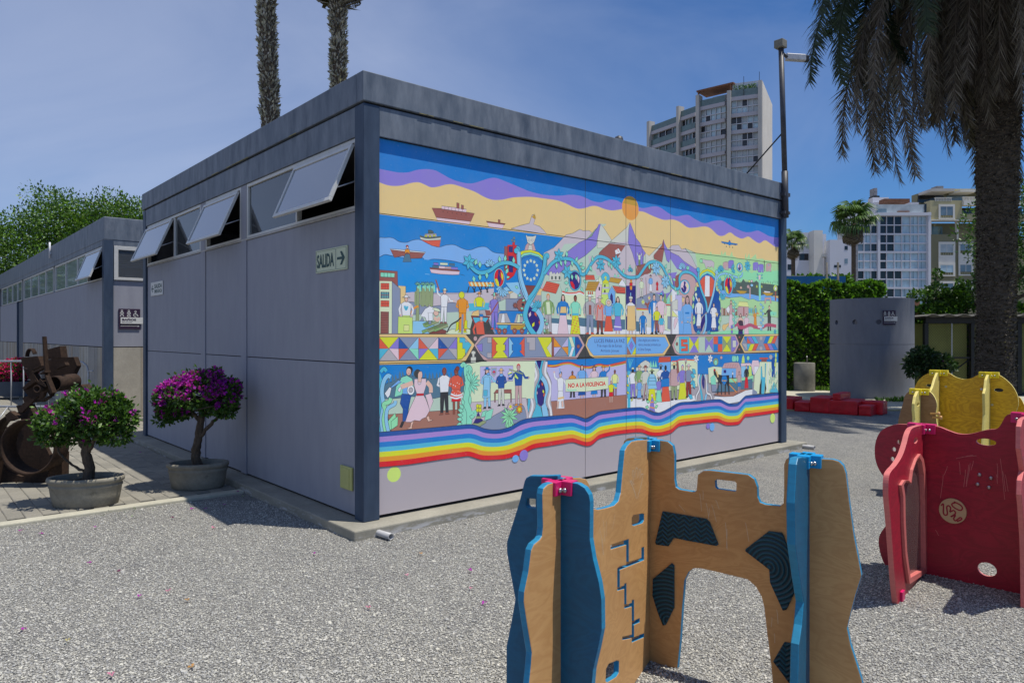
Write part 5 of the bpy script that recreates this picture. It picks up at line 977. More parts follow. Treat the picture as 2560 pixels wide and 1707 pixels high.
while vv < V1 - .3:
    w_ = R.choice((.16,.21,.26))
    if not (jo[4]-.02 < vv < jo[4]+1.1): bpart('cladding_slab', [(.022+R.uniform(0,.006), .055, vv, vv+w_-.006, .085, 1.375)], R.choice(MAT['traver']), B2, 0)
    vv += w_
xs = [990, 845, 745, 632, 528]; e = [V0+.17] + [z1x(x) for x in xs[1:]]
window(B2, e[0], e[-1], 2.63, 3.232, e[1:-1], (0,), ang=20, gm='glass_pale')
for grp in ([512, 435, 365, 290, 222], [205, 160, 110, 60, 8]):
    e = [z1x(x) for x in grp]; window(B2, e[0], e[-1], 2.63, 3.232, e[1:-1], (), gm='glass_pale')
v = e[-1] + .1
while v < V1 - 3: window(B2, v, v+2.3, 2.63, 3.232, (v+.77, v+1.54), ()); v += 2.4
bpart('wall_panel', [(.16, U2-.1, V0+.03, V0+.05, 1.39, 2.60)], MAT['board'], B2, 0.003)
bpart('stone_slab', [(.16, .615, V0+.02, V0+.05, .09, 1.375)], MAT['traver'][0], B2, 0); bpart('stone_slab', [(.62, U2-.1, V0+.024, V0+.05, .09, 1.375)], MAT['traver'][2], B2, 0)
w = window(B2, .165, 1.75, 2.61, 3.232, (), (), face=V0+.0, axis='u', fr=.07)
for k in range(9): bpart('blind_slat', [(.24, 1.68, V0+.07, V0+.085, 2.86+k*.033, 2.872+k*.033)], MAT['board'], w, 0)
mb = MB(); mb.tube([(-.03, 0, 0), (-.03, 0, .38)], .02, 8); mb.box(-.03, .03, -.02, .02, .1, .14)
o = mb.build('vent_pipe', MAT['white'], B2); o.location = (0, le(128, 620)[0], 3.45)
bpart('cable_box', [(.9, 1.3, V0+2.0, V0+2.3, 3.745, 3.80)], MAT['white'], B2)
# ------------------------------------------------------------------ roof pole, camera, signs, pipes
def wobj(name, label, cat, group=None):
    o = empty(name, label=label, cat=cat, group=group); o.matrix_world = FR; return o
P_ = wobj('roof_pole', 'tall dark steel pole fixed to the far corner of the mural pavilion roof', 'pole')
mb = MB(); mb.tube([(6.62,-.05,3.25),(6.60,-.05,3.9)], .045, 10); mb.tube([(6.60,-.05,3.88),(6.50,-.05,5.62)], .036, 10); mb.build('shaft', MAT['pole'], P_)
mb = MB(); mb.box(6.43, 6.56, -.11, .02, 5.60, 5.71); mb.build('cap_box', MAT['fountain'], P_, .008)
mb = MB(); mb.tube([(6.55,-.03,4.42),(6.45,.9,3.55)], .010, 6); mb.build('brace', MAT['black'], P_)
mb = MB(); mb.box(6.55, 6.70, -.08, -.013, 3.55, 3.60); mb.build('bracket', MAT['pole'], P_); mb = MB(); mb.box(6.55, 6.70, -.08, -.013, 3.30, 3.34); mb.build('bracket', MAT['pole'], P_)
S_ = wobj('security_camera', 'small boxy camera mounted near the top of the dark roof pole', 'camera')
mb = MB(); mb.obox((6.73,-.14,5.50), (.11,-.085,-.006), (.03,.036,0), (0,0,.045)); mb.build('housing', MAT['galv'], S_, .012)
mb = MB(); mb.obox((6.83,-.215,5.49), (.045,-.035,-.003), (.026,.034,0), (0,0,.038)); mb.build('lens_shade', MAT['black'], S_, .006)
mb = MB(); mb.tube([(6.53,-.06,5.53),(6.60,-.08,5.50),(6.66,-.09,5.50)], .022, 8); mb.build('arm', MAT['pole'], S_)
V_ = wobj('roof_vent', 'small capped vent pipe standing on the mural pavilion roof', 'vent')
pv = px(1547, 352, 9.6); uu = (pv - C0).dot(RU); vv_ = (pv - C0).dot(LV)
mb = MB(); mb.tube([(uu, vv_, 3.48), (uu, vv_, 4.16)], .035, 10); mb.build('pipe', MAT['galv'], V_); mb = MB(); mb.lathe([(.01,.09),(.05,.07),(.065,.02),(.065,0),(.03,0)], 16, (uu, vv_, 4.17)); mb.build('cap', MAT['pole'], V_)
def textobj(s, name, mat, parent, x0, x1, z0, z1, y, bold=0.0, rev=False, flip=False):   # lettering lying in a plane of constant y (u-plane) of the parent
    T = text_tris(s, bold); V = []; F = []
    for t in T:
        k = len(V); V += [(x0 + p[0]*(x1-x0), y, z0 + p[1]*(z1-z0)) for p in t]; F.append((k, k+1, k+2))
    return np_mesh(name, V, F, mat, parent)
SG = {'cream': simple('sign_cream', (0.55,0.60,0.42), 0.45, 0.04, 4, bump=0), 'green': simple('sign_green', (0.012,0.055,0.05), 0.5, 0.05, 4, bump=0), 'off': simple('sign_white', (0.62,0.62,0.60), 0.5, 0.04, 4, bump=0),
      'purple': simple('sign_dark_purple', (0.035,0.018,0.045), 0.5, 0.08, 4, bump=0), 'mid': simple('sign_grey_line', (0.30,0.33,0.27), 0.5, 0.03, 4, bump=0)}
# wall signs on the left wall use a frame whose x runs towards the camera corner (left to right when read)
def lframe(v, u=0.028):                                                 # origin on left wall at v, x to the right as read, y into the wall
    p = loc(u, v); return Matrix.Translation(p) @ Matrix.Rotation(math.atan2(-LV.y, -LV.x), 4, 'Z')
def sign(name, label, M, w, h, z, cat='sign'):
    o = empty(name, label=label, cat=cat); o.matrix_world = M @ Matrix.Translation((0, 0, z)); return o
v0, zt = le(785.0, 627.5); v1, zt2 = le(863.5, 611.5); _, zb = le(785, 683.5); W0 = v0 - v1; H0 = zt - zb
s1 = sign('exit_sign', 'cream sign reading SALIDA with a dark green arrow pointing right', lframe(v0), W0, H0, zb)
mb = MB(); mb.box(0, W0, -.012, -.002, 0, H0); mb.build('plate', SG['cream'], s1, .002)
mb = MB(); f = -.0135
for b in ((.01,W0*.64,H0*.935,H0*.945),(W0*.67,W0*.975,H0*.935,H0*.945),(.01,W0*.64,.05*H0,.06*H0),(W0*.67,W0*.975,.05*H0,.06*H0),(W0*.967,W0*.975,.06*H0,.935*H0),(.01,.014,.06*H0,.935*H0)): mb.box(b[0], b[1], f, f+.001, b[2], b[3])
mb.build('border_line', SG['green'], s1); mb = MB(); mb.box(W0*.645, W0*.665, f, f+.001, .05*H0, .94*H0); mb.build('divider', SG['mid'], s1)
textobj('SALIDA', 'lettering', SG['green'], s1, W0*.05, W0*.60, H0*.20, H0*.80, f-.0005, .03)
def arrow(parent, x0, x1, z0, z1, y, mat, left=False):
    P = [(0,.42),(.62,.42),(.38,.08),(.62,.08),(1,.5),(.62,.92),(.38,.92),(.62,.58),(0,.58)]
    if left: P = [(1-a, b) for a, b in P][::-1]
    pts = [(x0+a*(x1-x0), z0+b*(z1-z0)) for a, b in P]; mb = MB(); V = [(a, y, b) for a, b in pts]
    mb.add(V, [t for t in tessellate_polygon([[Vector((a, b, 0)) for a, b in pts]])]); return mb.build('arrow', mat, parent)
arrow(s1, W0*.70, W0*.94, H0*.16, H0*.84, f-.0005, SG['green'])
v0, zt = le(374, 707); v1, _ = le(403.5, 701); _, zb = le(374, 740.5); W0 = v0 - v1; H0 = zt - zb
s2 = sign('emergency_exit_sign', 'small white sign reading SALIDA EMERGENCIA with an arrow pointing left', lframe(v0), W0, H0, zb)
mb = MB(); mb.box(0, W0, -.012, -.002, 0, H0); mb.build('plate', SG['off'], s2, .002); textobj('SALIDA', 'lettering', SG['green'], s2, W0*.32, W0*.95, H0*.52, H0*.84, -.013, .03); textobj('EMERGENCIA', 'lettering', SG['green'], s2, W0*.32, W0*.95, H0*.18, H0*.44, -.013, .02); arrow(s2, W0*.06, W0*.26, H0*.22, H0*.80, -.013, SG['green'], True)
v0, zt = le(847.7, 1161.4); v1, _ = le(876.8, 1168.5); _, zb = le(847.7, 1218); W0 = v0 - v1; H0 = zt - zb
s3 = sign('electrical_cover', 'yellow-green cover plate low on the shaded wall beside the corner post', lframe(v0), W0, H0, zb, 'cover plate')
MAT['ycov'] = simple('yellow_cover_paint', (0.42,0.43,0.16), 0.5, 0.08, 6, bump=0.05)
mb = MB(); mb.box(0, W0, -.02, -.002, 0, H0); mb.build('box', MAT['ycov'], s3, .004); mb = MB(); mb.box(W0*.08, W0*.80, -.024, -.02, H0*.06, H0*.90); mb.build('door', MAT['ycov'], s3, .002)
def picto(parent, W_, z0, z1, y, mat):
    H_ = z1-z0; cx = [W_*.15, W_*.47, W_*.78]; mb = MB()
    def st(pts, r=.045):
        for i in range(len(pts)-1):
            a, b = pts[i], pts[i+1]; d = Vector((b[0]-a[0], 0, b[1]-a[1])); L = d.length; n = Vector((-d.z, 0, d.x)).normalized()*r*H_
            A = Vector((a[0], y, a[1])); B = Vector((b[0], y, b[1])); mb.add([A+n, B+n, B-n, A-n], [(0,1,2,3)])
    for k, c in enumerate(cx):
        hz = z0 + H_*(.80 if k < 2 else .72); R_ = H_*.10; st([(c + R_*math.cos(a), hz + R_*math.sin(a)) for a in (2*math.pi*i/10 for i in range(11))], .035)
        s_ = H_*.42
        if k < 2:
            st([(c-s_*.5, z0+H_*.42), (c-s_*.28, z0+H_*.62), (c+s_*.28, z0+H_*.62), (c+s_*.5, z0+H_*.42)])
            st([(c-s_*.5, z0+H_*.05), (c, z0+H_*.5), (c+s_*.5, z0+H_*.05)]) 
            if k: st([(c-s_*.5, z0+H_*.07), (c+s_*.5, z0+H_*.07)])
        else:
            st([(c + H_*.22*math.cos(a) - .02*H_, z0 + H_*.26 + H_*.2*math.sin(a)) for a in (rad(60+30*i) for i in range(9))]); st([(c, z0+H_*.6), (c, z0+H_*.36), (c+H_*.2, z0+H_*.34), (c+H_*.32, z0+H_*.06)])
    return mb.build('pictogram', mat, parent)
def banos(parent, W_, H_):
    mb = MB(); mb.box(0, W_, -.02, -.004, 0, H_); mb.build('plate', SG['purple'], parent, .002)
    mb = MB(); mb.box(W_*.08, W_*1.12, -.032, -.021, H_*.26, H_*.57); mb.build('name_strip', SG['off'], parent, .002)
    textobj('BAÑOS', 'lettering', SG['purple'], parent, W_*.15, W_*.80, H_*.41, H_*.535, -.0335, .04); textobj('RESTROOMS', 'lettering', SG['purple'], parent, W_*.15, W_*.62, H_*.315, H_*.365, -.0335)
    picto(parent, W_, H_*.60, H_*.97, -.021, SG['off'])
    mb = MB(); mb.box(W_*.08, W_*.90, -.0215, -.0208, H_*.145, H_*.165); mb.add([(W_*.88,-.0214,H_*.11),(W_*.97,-.0214,H_*.155),(W_*.88,-.0214,H_*.20)], [(0,1,2)]); mb.build('arrow', SG['off'], parent)
A2 = loc(0, V0+.03)
s, zt = onplane(296, 771.5, A2, RU); s2_, _ = onplane(349.8, 772, A2, RU); _, zb = onplane(296, 822.5, A2, RU)
o = empty('restroom_sign', label='dark BAÑOS sign with three pictograms on the pale wall left of the pavilion', cat='sign'); o.matrix_world = Matrix.Translation(A2 + RU*s + Vector((0,0,zb))) @ Matrix.Rotation(BROT, 4, 'Z'); banos(o, s2_-s, zt-zb)
# pipes at the plinth
for u_, lab in ((.03, 'grey plastic pipe end sticking out of the plinth by the near corner post'), (6.86, 'grey plastic pipe end sticking out of the plinth at its far right end')):
    mb = MB(); n = 18; a0, a1, r0, r1 = -.184, -.345, .026, .021; V = []; F = []
    for (yy, r) in ((a0,r0),(a1,r0),(a1,r1),(a0,r1)):
        for k in range(n): V.append((u_ + r*math.cos(2*math.pi*k/n) + (a0-yy)*.12, yy, .032 + r*math.sin(2*math.pi*k/n)))
    for i in range(3):
        for k in range(n): F.append((i*n+k, i*n+(k+1) % n, (i+1)*n+(k+1) % n, (i+1)*n+k))
    mb.add(V, F, True); o = mb.build('drain_pipe', MAT['pvc'], None, M=FR); tag(o, lab, 'pipe')
# ------------------------------------------------------------------ foliage helpers
def leafcloud(name, pts, nrm, size, mat, parent, cols, rs, jit=0.5, aspect=0.55, bend=0.25, droop=0.0):
    # pts (n,3) leaf bases, nrm (n,3) preferred outward direction; each leaf a folded quad pair with pointed end
    n = len(pts); d = nrm + rs.normal(0, jit, (n, 3)); d[:, 2] -= droop; d /= np.linalg.norm(d, axis=1)[:, None] + 1e-9
    r = rs.normal(0, 1, (n, 3)); s = np.cross(d, r); s /= np.linalg.norm(s, axis=1)[:, None] + 1e-9; up = np.cross(s, d)
    L = (size*(0.65 + 0.7*rs.rand(n)))[:, None]; w = L*aspect*0.5
    b = pts; m = pts + d*L*0.5 + up*L*bend*0.3; t = pts + d*L - up*L*bend*0.2
    V = np.stack([b, m + s*w - up*w*bend, t, m - s*w - up*w*bend, m], 1).reshape(-1, 3)
    k = np.arange(n)[:, None]*5; F = np.concatenate([k + np.array([0, 1, 4]), k + np.array([1, 2, 4]), k + np.array([2, 3, 4]), k + np.array([3, 0, 4])], 1).reshape(-1, 3)
    cols = np.array(cols); ci = rs.randint(0, len(cols), n); c = cols[ci]*(0.75 + 0.5*rs.rand(n, 1)); c = np.repeat(c, 4, 0)
    return np_mesh(name, V, F, mat, parent, c)
def blobpts(rs, n, lobes, shell=0.55):                 # lobes: (cx,cy,cz,rx,ry,rz); points denser near the skin
    w = np.array([l[3]*l[4] + l[4]*l[5] + l[3]*l[5] for l in lobes]); k = rs.choice(len(lobes), n, p=w/w.sum()); Lb = np.array(lobes)[k]
    d = rs.normal(0, 1, (n, 3)); d /= np.linalg.norm(d, axis=1)[:, None]; r = shell + (1.04-shell)*rs.rand(n)**0.6
    return Lb[:, :3] + d*Lb[:, 3:]*r[:, None], d
GREENS = [(.055,.12,.018), (.08,.17,.022), (.035,.08,.016), (.115,.22,.03), (.06,.13,.03)]
BRIGHT = [(.095,.21,.018), (.13,.27,.022), (.06,.15,.016), (.17,.31,.03), (.04,.09,.014)]
DARKG = [(.022,.05,.016), (.03,.065,.018), (.04,.085,.022), (.018,.04,.014)]
PURP = [(.42,.02,.42), (.52,.035,.50), (.33,.015,.36), (.60,.07,.50)]
# ------------------------------------------------------------------ potted bougainvilleas
def potted(x, y, wpx, label, crown, flowers, flowcol, seed, nleaf=5200, trunk=None):
    rs = np.random.RandomState(seed); p = gp(x, y - 8, 0.02); Y = p.y + 0.12; X = (x - CX)/FPX*Y; wid = wpx/FPX*Y
    o = empty('potted_bougainvillea', (X, Y, 0.0), label=label, cat='potted plant', group='potted bougainvilleas standing on the paving'); th = BROT*0.25; sx, sy = wid/2, wid*0.34
    pr = [(.80,.022),(.84,.03),(.90,.12),(.93,.19),(.955,.20),(.955,.215),(.935,.222),(.95,.235),(1.0,.245),(1.01,.265),(.99,.283),(.93,.285),(.88,.275),(.86,.22),(.84,.2)]
    mb = MB(); mb.lathe(pr, 40, (0,0,0), sx, sy, th=th); mb.build('pot', MAT['pot'], o)
    mb = MB(); n = 40; r = rs.rand(n)
    V = [(0,0,.225)]; 
    for ring, q in ((1, .5), (2, .87)):
        for k in range(24): V.append((q*sx*math.cos(k*math.pi/12), q*sy*math.sin(k*math.pi/12), .215 + .02*rs.rand()))
    F = [(0, 1+k, 1+(k+1) % 24) for k in range(24)] + [(1+k, 25+k, 25+(k+1) % 24, 1+(k+1) % 24) for k in range(24)]
    mb.add(V, F, True); mb.build('soil', MAT['soil'], o)
    mb = MB()
    for br, r0, r1 in trunk:
        q = spline3(br, 5); m_ = len(q); mb.tube([Vector(a) + Vector(rs.normal(0, .004, 3)) for a in q], [r0 + (r1-r0)*i/(m_-1) + rs.rand()*.005 for i in range(m_)], 9)
    for k in range(46):
        l = crown[rs.randint(len(crown))]; e = np.array(l[:3]) + rs.normal(0, .42, 3)*np.array(l[3:]); b0 = trunk[rs.randint(len(trunk))][0][-1]
        mid = (np.array(b0)*.5 + e*.5) + rs.normal(0, .03, 3); mb.tube([b0, mid, e], [.010, .007, .003], 5)
    mb.build('trunk', MAT['bark'], o)
    P, D = blobpts(rs, nleaf, crown, .5); D[:, 2] += .25; rr_ = rs.rand(len(P)); cl = P[rs.randint(0, len(P), 260)]; near = np.min(np.linalg.norm(P[:, None]-cl[None], axis=2), 1) < .062; P, D = P[near], D[near]; P = P + D*(rs.rand(len(P), 1) > .93)*rs.rand(len(P), 1)*.06
    leafcloud('foliage', P, D, .042, MAT['leaf'], o, GREENS, rs, .6, .6)
    nf = flowers; P, D = blobpts(rs, nf, crown, .93); keep = (D[:, 2] > -.35 + rs.rand(len(D))*.8)
    P, D = P[keep], D[keep]; cl = P[rs.randint(0, len(P), max(3, len(P)//9))]; dist = np.min(np.linalg.norm(P[:, None]-cl[None], axis=2), 1); P, D = P[dist < .055], D[dist < .055]
    P = np.repeat(P, 3, 0) + rs.normal(0, .010, (len(P)*3, 3)); D = np.repeat(D, 3, 0)
    leafcloud('blossoms', P, D, .034, MAT['petal'], o, flowcol, rs, .7, .85, .4); return o
def spline3(p, n=5):
    q = []; L = len(p)
    for i in range(L-1):
        a, b, c, d = p[max(i-1,0)], p[i], p[i+1], p[min(i+2,L-1)]
        for k in range(n):
            t = k/n; q.append(tuple(0.5*((2*b[j]) + (c[j]-a[j])*t + (2*a[j]-5*b[j]+4*c[j]-d[j])*t*t + (3*b[j]-a[j]-3*c[j]+d[j])*t**3) for j in range(3)))
    q.append(tuple(p[-1])); return q
PL1 = potted(215, 1276, 176, 'round-headed potted bougainvillea with few purple flowers, in front of the steel sculpture',
    [(-.02,0,.86,.36,.32,.19), (-.24,0,.80,.20,.22,.15), (.22,0,.84,.22,.24,.17), (.28,.0,.66,.14,.14,.08), (.10,0,1.0,.18,.2,.09), (-.30,-.04,.66,.11,.12,.09), (-.14,.05,.64,.10,.12,.07), (-.12,0,1.02,.08,.1,.06), (.38,0,.80,.08,.1,.10), (-.40,0,.74,.07,.1,.08), (.30,0,.99,.06,.08,.06), (.08,0,.64,.09,.1,.06)], 700, PURP, 11, 9500,
    [([(.02,0,.2),(.03,.01,.36),(.0,0,.5),(.02,0,.72)], .052, .03), ([(-.02,0,.33),(-.16,.02,.40),(-.26,0,.52),(-.28,0,.62)], .010, .008), ([(.02,0,.5),(-.08,.03,.62),(-.16,.02,.75)], .022, .012), ([(.02,0,.52),(.10,-.02,.64),(.2,0,.74)], .022, .012)])
PL2 = potted(495, 1232, 146, 'potted bougainvillea covered in magenta-purple flowers, against the shaded pavilion wall',
    [(-.01,0,1.0,.36,.32,.18), (-.25,0,.92,.18,.20,.15), (.24,0,.96,.18,.20,.17), (.04,0,1.13,.20,.18,.09), (-.29,0,.79,.11,.13,.09), (.28,0,.84,.12,.13,.09), (-.15,0,.80,.09,.1,.06), (.10,0,.83,.08,.1,.06), (.36,0,1.05,.07,.09,.08), (-.36,0,1.0,.06,.08,.06), (.18,0,1.2,.06,.08,.05), (-.38,0,.72,.06,.08,.05)], 3300, PURP, 12, 8500,
    [([(.0,0,.2),(-.02,0,.38),(.01,0,.55),(.03,0,.72),(.1,0,.9)], .048, .026), ([(.03,0,.56),(.14,0,.68),(.24,0,.80),(.3,0,.9)], .02, .012), ([(.02,0,.7),(-.08,0,.82),(-.2,0,.9)], .018, .01)])
# planter at the far left behind the barrier
o = empty('rectangular_planter', (-12.62, 17.9, 0), 0.2, 'dark rectangular planter full of pink bougainvillea behind the metal barrier at the left edge', 'planter')
mb = MB(); V = [(-.62,-.25,.10),(.62,-.25,.10),(.62,.25,.10),(-.62,.25,.10),(-.78,-.36,.46),(.78,-.36,.46),(.78,.36,.46),(-.78,.36,.46),(-.70,-.30,.46),(.70,-.30,.46),(.70,.30,.46),(-.70,.30,.46),(-.66,-.27,.40),(.66,-.27,.40),(.66,.27,.40),(-.66,.27,.40)]
mb.add(V, [(0,3,2,1),(0,1,5,4),(1,2,6,5),(2,3,7,6),(3,0,4,7),(4,5,9,8),(5,6,10,9),(6,7,11,10),(7,4,8,11),(8,9,13,12),(9,10,14,13),(10,11,15,14),(11,8,12,15),(12,13,14,15)]); mb.build('box', MAT['steel'], o)
bpart('foot', [(-.5, -.4, -.2, .2, 0, .1)], MAT['fountain'], o, 0); bpart('foot', [(.4, .5, -.2, .2, 0, .1)], MAT['fountain'], o, 0)
rs = np.random.RandomState(4); cr_ = [(-.35,0,.72,.38,.34,.26), (.3,0,.75,.42,.34,.26), (0,0,.66,.6,.36,.22)]
P, D = blobpts(rs, 4200, cr_, .4); leafcloud('foliage', P, D, .055, MAT['leaf'], o, GREENS, rs, .6, .6); P, D = blobpts(rs, 2300, cr_, .9); leafcloud('blossoms', P, D, .055, MAT['petal'], o, [(.60,.02,.14), (.68,.04,.20), (.45,.015,.12)], rs, .7, .9, .4)
# petals and dry leaves dropped on the yard
rs = np.random.RandomState(8)
FP = [(785,1384,'m','on the gravel below the corner of the plinth'),(50,1327,'m','on the gravel just below the paving edge at far left'),(103,1334,'m','on the gravel under the left pot'),(237,1318,'m','on the gravel under the right side of the left pot'),(298,1428,'d','on open gravel, below the left pot'),
 (225,1407,'m','alone on gravel left of the dark withered one'),(419,1478,'p','on gravel in the middle of the left foreground'),(348,1490,'m','just left of the large pale pink petal'),(58,1574,'m','near the lower left corner'),(168,1601,'y','alone in the lower left foreground'),(480,1667,'o','near the bottom edge, left of centre'),(279,1686,'p','touching the bottom edge at left'),
 (922,1519,'p','on gravel left of the play castle'),(430,1294,'d','at the edge of the building shadow'),(532,1320,'p','just outside the shadow tip'),(513,1272,'m','in the shadow, nearest the paving edge'),(560,1262,'m','in the shadow, the rightmost of a few'),(480,1272,'m','where the shadow meets the sunlit gravel'),
 (595,1229,'m','on the paving edge strip next to the plinth'),(1017,1438,'p','on gravel between the drain pipe and the play castle'),(1175,1426,'m','on gravel close to the upper left of the play castle'),(1177,1471,'p','on gravel close to the middle left of the play castle'),(469,1500,'o','beside the large pale pink petal'),(1053,1384,'o','below the sunlit plinth'),(350,1131,'m','on the shaded paving between the pots and the wall'),(1210,1508,'m','against the left fin of the play castle')]
CC = {'m': (.42,.03,.42), 'p': (.62,.22,.36), 'd': (.16,.02,.10), 'y': (.55,.48,.22), 'o': (.55,.30,.12)}
for x, y, c, w_ in FP:
    zc = .026 if (y < 1235 and x < 600) else .014
    p = gp(x, y, zc); k = rs.rand()*6.28; V = []; F = []
    for j in range(3):
        a = k + j*2.1; e = Vector((math.cos(a), math.sin(a), 0)); s_ = Vector((-e.y, e.x, 0)); q = .013 + .008*rs.rand(); m_ = len(V)
        V += [(0,0,0), e*q*.6 + s_*q*.45 + Vector((0,0,.010)), e*q*1.2 + Vector((0,0,.016*rs.rand())), e*q*.6 - s_*q*.45 + Vector((0,0,.010))]; F += [(m_, m_+1, m_+2, m_+3)]
    ob = np_mesh('fallen_leaf' if c in 'yo' else 'fallen_petal', [tuple(v) for v in V], F, MAT['petal'], None, [CC[c]]*3); ob.location = p
    tag(ob, {'m': 'purple petal ', 'p': 'pale pink petal ', 'd': 'dark withered petal ', 'y': 'yellow dry leaf ', 'o': 'orange dry leaf '}[c] + w_, 'petal' if c in 'mpd' else 'leaf', 'petals scattered on the ground' if c in 'mpd' else 'dry leaves on the gravel')
# ------------------------------------------------------------------ broadleaf trees and hedges
def tree(name, x, y, lobes, n, size, cols, label, trunk_h, tr=.22, seed=1, cat='tree', group=None, skel=None, aspect=.5, mat='leaf', shell=.5, jit=.6):
    rs = np.random.RandomState(seed); o = empty(name, (x, y, 0), label=label, cat=cat, group=group)
    mb = MB(); mb.tube([(0,0,-.05), (.05,0,trunk_h*.5), (0,.05,trunk_h)], [tr*1.2, tr, tr*.8], 10)
    for l in lobes: mb.tube([(0,0,trunk_h*.9), ((l[0])*.5, l[1]*.5, (trunk_h+l[2])*.5 - .1), (l[0], l[1], l[2])], [tr*.6, tr*.35, tr*.12], 7)
    mb.build('trunk', MAT['bark'], o)
    # clumps inside each lobe give light and dark masses with gaps
    W_ = []
    for l in lobes:
        m = max(8, int(26*(l[3]*l[5])**.7/ max(.5, 1)))
        d = rs.normal(0, 1, (m, 3)); d /= np.linalg.norm(d, axis=1)[:, None]
        for e in d:
            q = .72 + .32*rs.rand(); s = .26 + .16*rs.rand()
            W_.append((l[0]+e[0]*l[3]*q, l[1]+e[1]*l[4]*q, l[2]+e[2]*l[5]*q, l[3]*s, l[4]*s, l[5]*s))
    P, D = blobpts(rs, n, W_, shell); D[:, 2] += .3; leafcloud('crown', P, D, size, MAT[mat], o, cols, rs, jit, aspect); return o
tree('leafy_tree', -20.6, 34, [(0,0,5.2,2.6,2.4,2.2), (2.2,0,5.8,2.1,2.2,2.0), (-2.2,0,5.4,2.2,2.2,2.0), (.9,0,7.0,1.9,1.9,1.6), (-1.0,.2,6.9,1.7,1.8,1.5), (3.6,0,5.9,1.7,1.7,1.7), (-3.6,0,4.6,1.6,1.6,1.9), (-.2,0,3.8,3.0,2.2,1.6), (2.9,0,7.0,1.2,1.2,1.0), (-2.6,0,3.2,2.2,2,1.6)], 72000, .135, [sc(c, .8) for c in BRIGHT], 'big bright green tree rising behind the long low building at left', 3.0, .3, 21)
tree('leafy_tree', -27.0, 33, [(0,0,4.2,2.6,2.4,2.2), (1.6,0,5.2,1.5,1.6,1.3), (0,0,2.6,2.2,2,1.6), (-2.4,0,4.4,2,2,2)], 16000, .17, GREENS, 'darker green tree cut off by the left edge, beside the bright one', 2.2, .25, 22)
# tree and shrubs around the right-hand palm
tree('leafy_tree', 13.95, 20.8, [(-.25,0,4.3,.75,.8,1.1), (.2,0,3.6,.8,.8,.8), (.6,0,5.0,.9,.9,.9), (1.6,0,4.6,1.1,1,1.2), (2.2,0,3.4,1.2,1,1.3), (2.6,0,5.6,1.3,1,1.4)], 15000, .10, GREENS, 'green tree showing on both sides of the big palm trunk', 2.6, .12, 23)
def hedge(name, x0, x1, y, z1, label, n, seed, dens_top=.35, thick=.35, size=.11, ang=0):
    rs = np.random.RandomState(seed); o = empty(name, ((x0+x1)/2, y, 0), ang, label, 'hedge'); L = (x1-x0)/2
    mb = MB(); mb.box(-L, L, -.02, .22, 0, z1-.12); mb.build('wall', MAT['fountain'], o, 0)
    m = n; face = rs.rand(m) > dens_top; X = rs.uniform(-L, L, m); Z = np.where(face, z1*rs.rand(m)**.8, z1 - .05 + .12*rs.rand(m) + .08*np.sin(X*5)); Yv = np.where(face, -.05 - .12*rs.rand(m) - .06*np.sin(X*4+Z*5)**2, rs.uniform(-.2, .3, m))
    P = np.stack([X, Yv, Z], 1); D = np.where(face[:, None], np.array([0, -.7, .25])[None], np.array([0, -.2, .9])[None]); leafcloud('foliage', P, D, size, MAT['leaf'], o, [sc(c, 1.45) for c in BRIGHT] + [(.03,.06,.012)], rs, .55, .75, .25, .1); return o
hedge('ivy_hedge', 7.2, 11.1, 21.6, 3.05, 'tall ivy-covered wall behind the drinking fountain', 15000, 31)
hedge('ivy_hedge', 11.1, 18.0, 21.2, 2.35, 'lower leafy hedge behind the mesh cage at right', 9000, 32)
def shrub(name, x, y, lobes, n, size, cols, label, seed, stems=6, z0=0, cat='shrub', group=None, flow=None):
    rs = np.random.RandomState(seed); o = empty(name, (x, y, z0), label=label, cat=cat, group=group); mb = MB()
    for k in range(stems):
        l = lobes[k % len(lobes)]; mb.tube([(rs.normal(0,.05), rs.normal(0,.05), -.02), (l[0]*.4, l[1]*.4, l[2]*.5), (l[0], l[1], l[2])], [.02, .014, .006], 5)
    mb.build('stems', MAT['bark'], o); P, D = blobpts(rs, n, lobes, .35); leafcloud('foliage', P, D, size, MAT['leaf'], o, cols, rs, .6, .6, .3, .1)
    if flow: 
        P, D = blobpts(rs, flow[0], lobes, .95); leafcloud('blossoms', P, D, .05, MAT['petal'], o, flow[1], rs, .7, .9)
    return o
pp = gp(2310, 1002, 0); 
shrub('dark_shrub', 9.95, 17.2, [(-.1,0,1.02,.38,.34,.24), (.30,0,.92,.30,.3,.22), (-.34,0,.85,.2,.25,.22), (.1,0,.68,.24,.25,.2), (-.15,0,1.2,.16,.16,.10)], 1900, .11, DARKG, 'dark glossy shrub between the grey cylinder and the mesh cage', 41, flow=(6, PURP))
rs_ = random.Random(9)
for k, (x, y, h) in enumerate(((2300, 800, .0), (2345, 740, .4), (2395, 755, .3), (2430, 735, .3))):
    p = px(x, y, 20.9); n = 5; lo = [(rs_.uniform(-.5,.5), 0, .25 + i*.16, .34, .25, .16) for i in range(4)] + [(rs_.uniform(-.3,.3), 0, .75 + h, .10, .1, .22)]
    shrub('trailing_shrub', p.x, 21.05, [(a, b, c, d, e, f) for a, b, c, d, e, f in lo], 1500, .10, GREENS if k % 2 else BRIGHT, ['low bright shrub growing on the hedge just right of the grey cylinder', 'spindly shrub rising above the hedge by the cage roof corner', 'leafy shrub above the middle of the cage roof', 'tangled shrub against the left side of the big palm trunk'][k], 50+k, 5, p.z - .55, group=None)
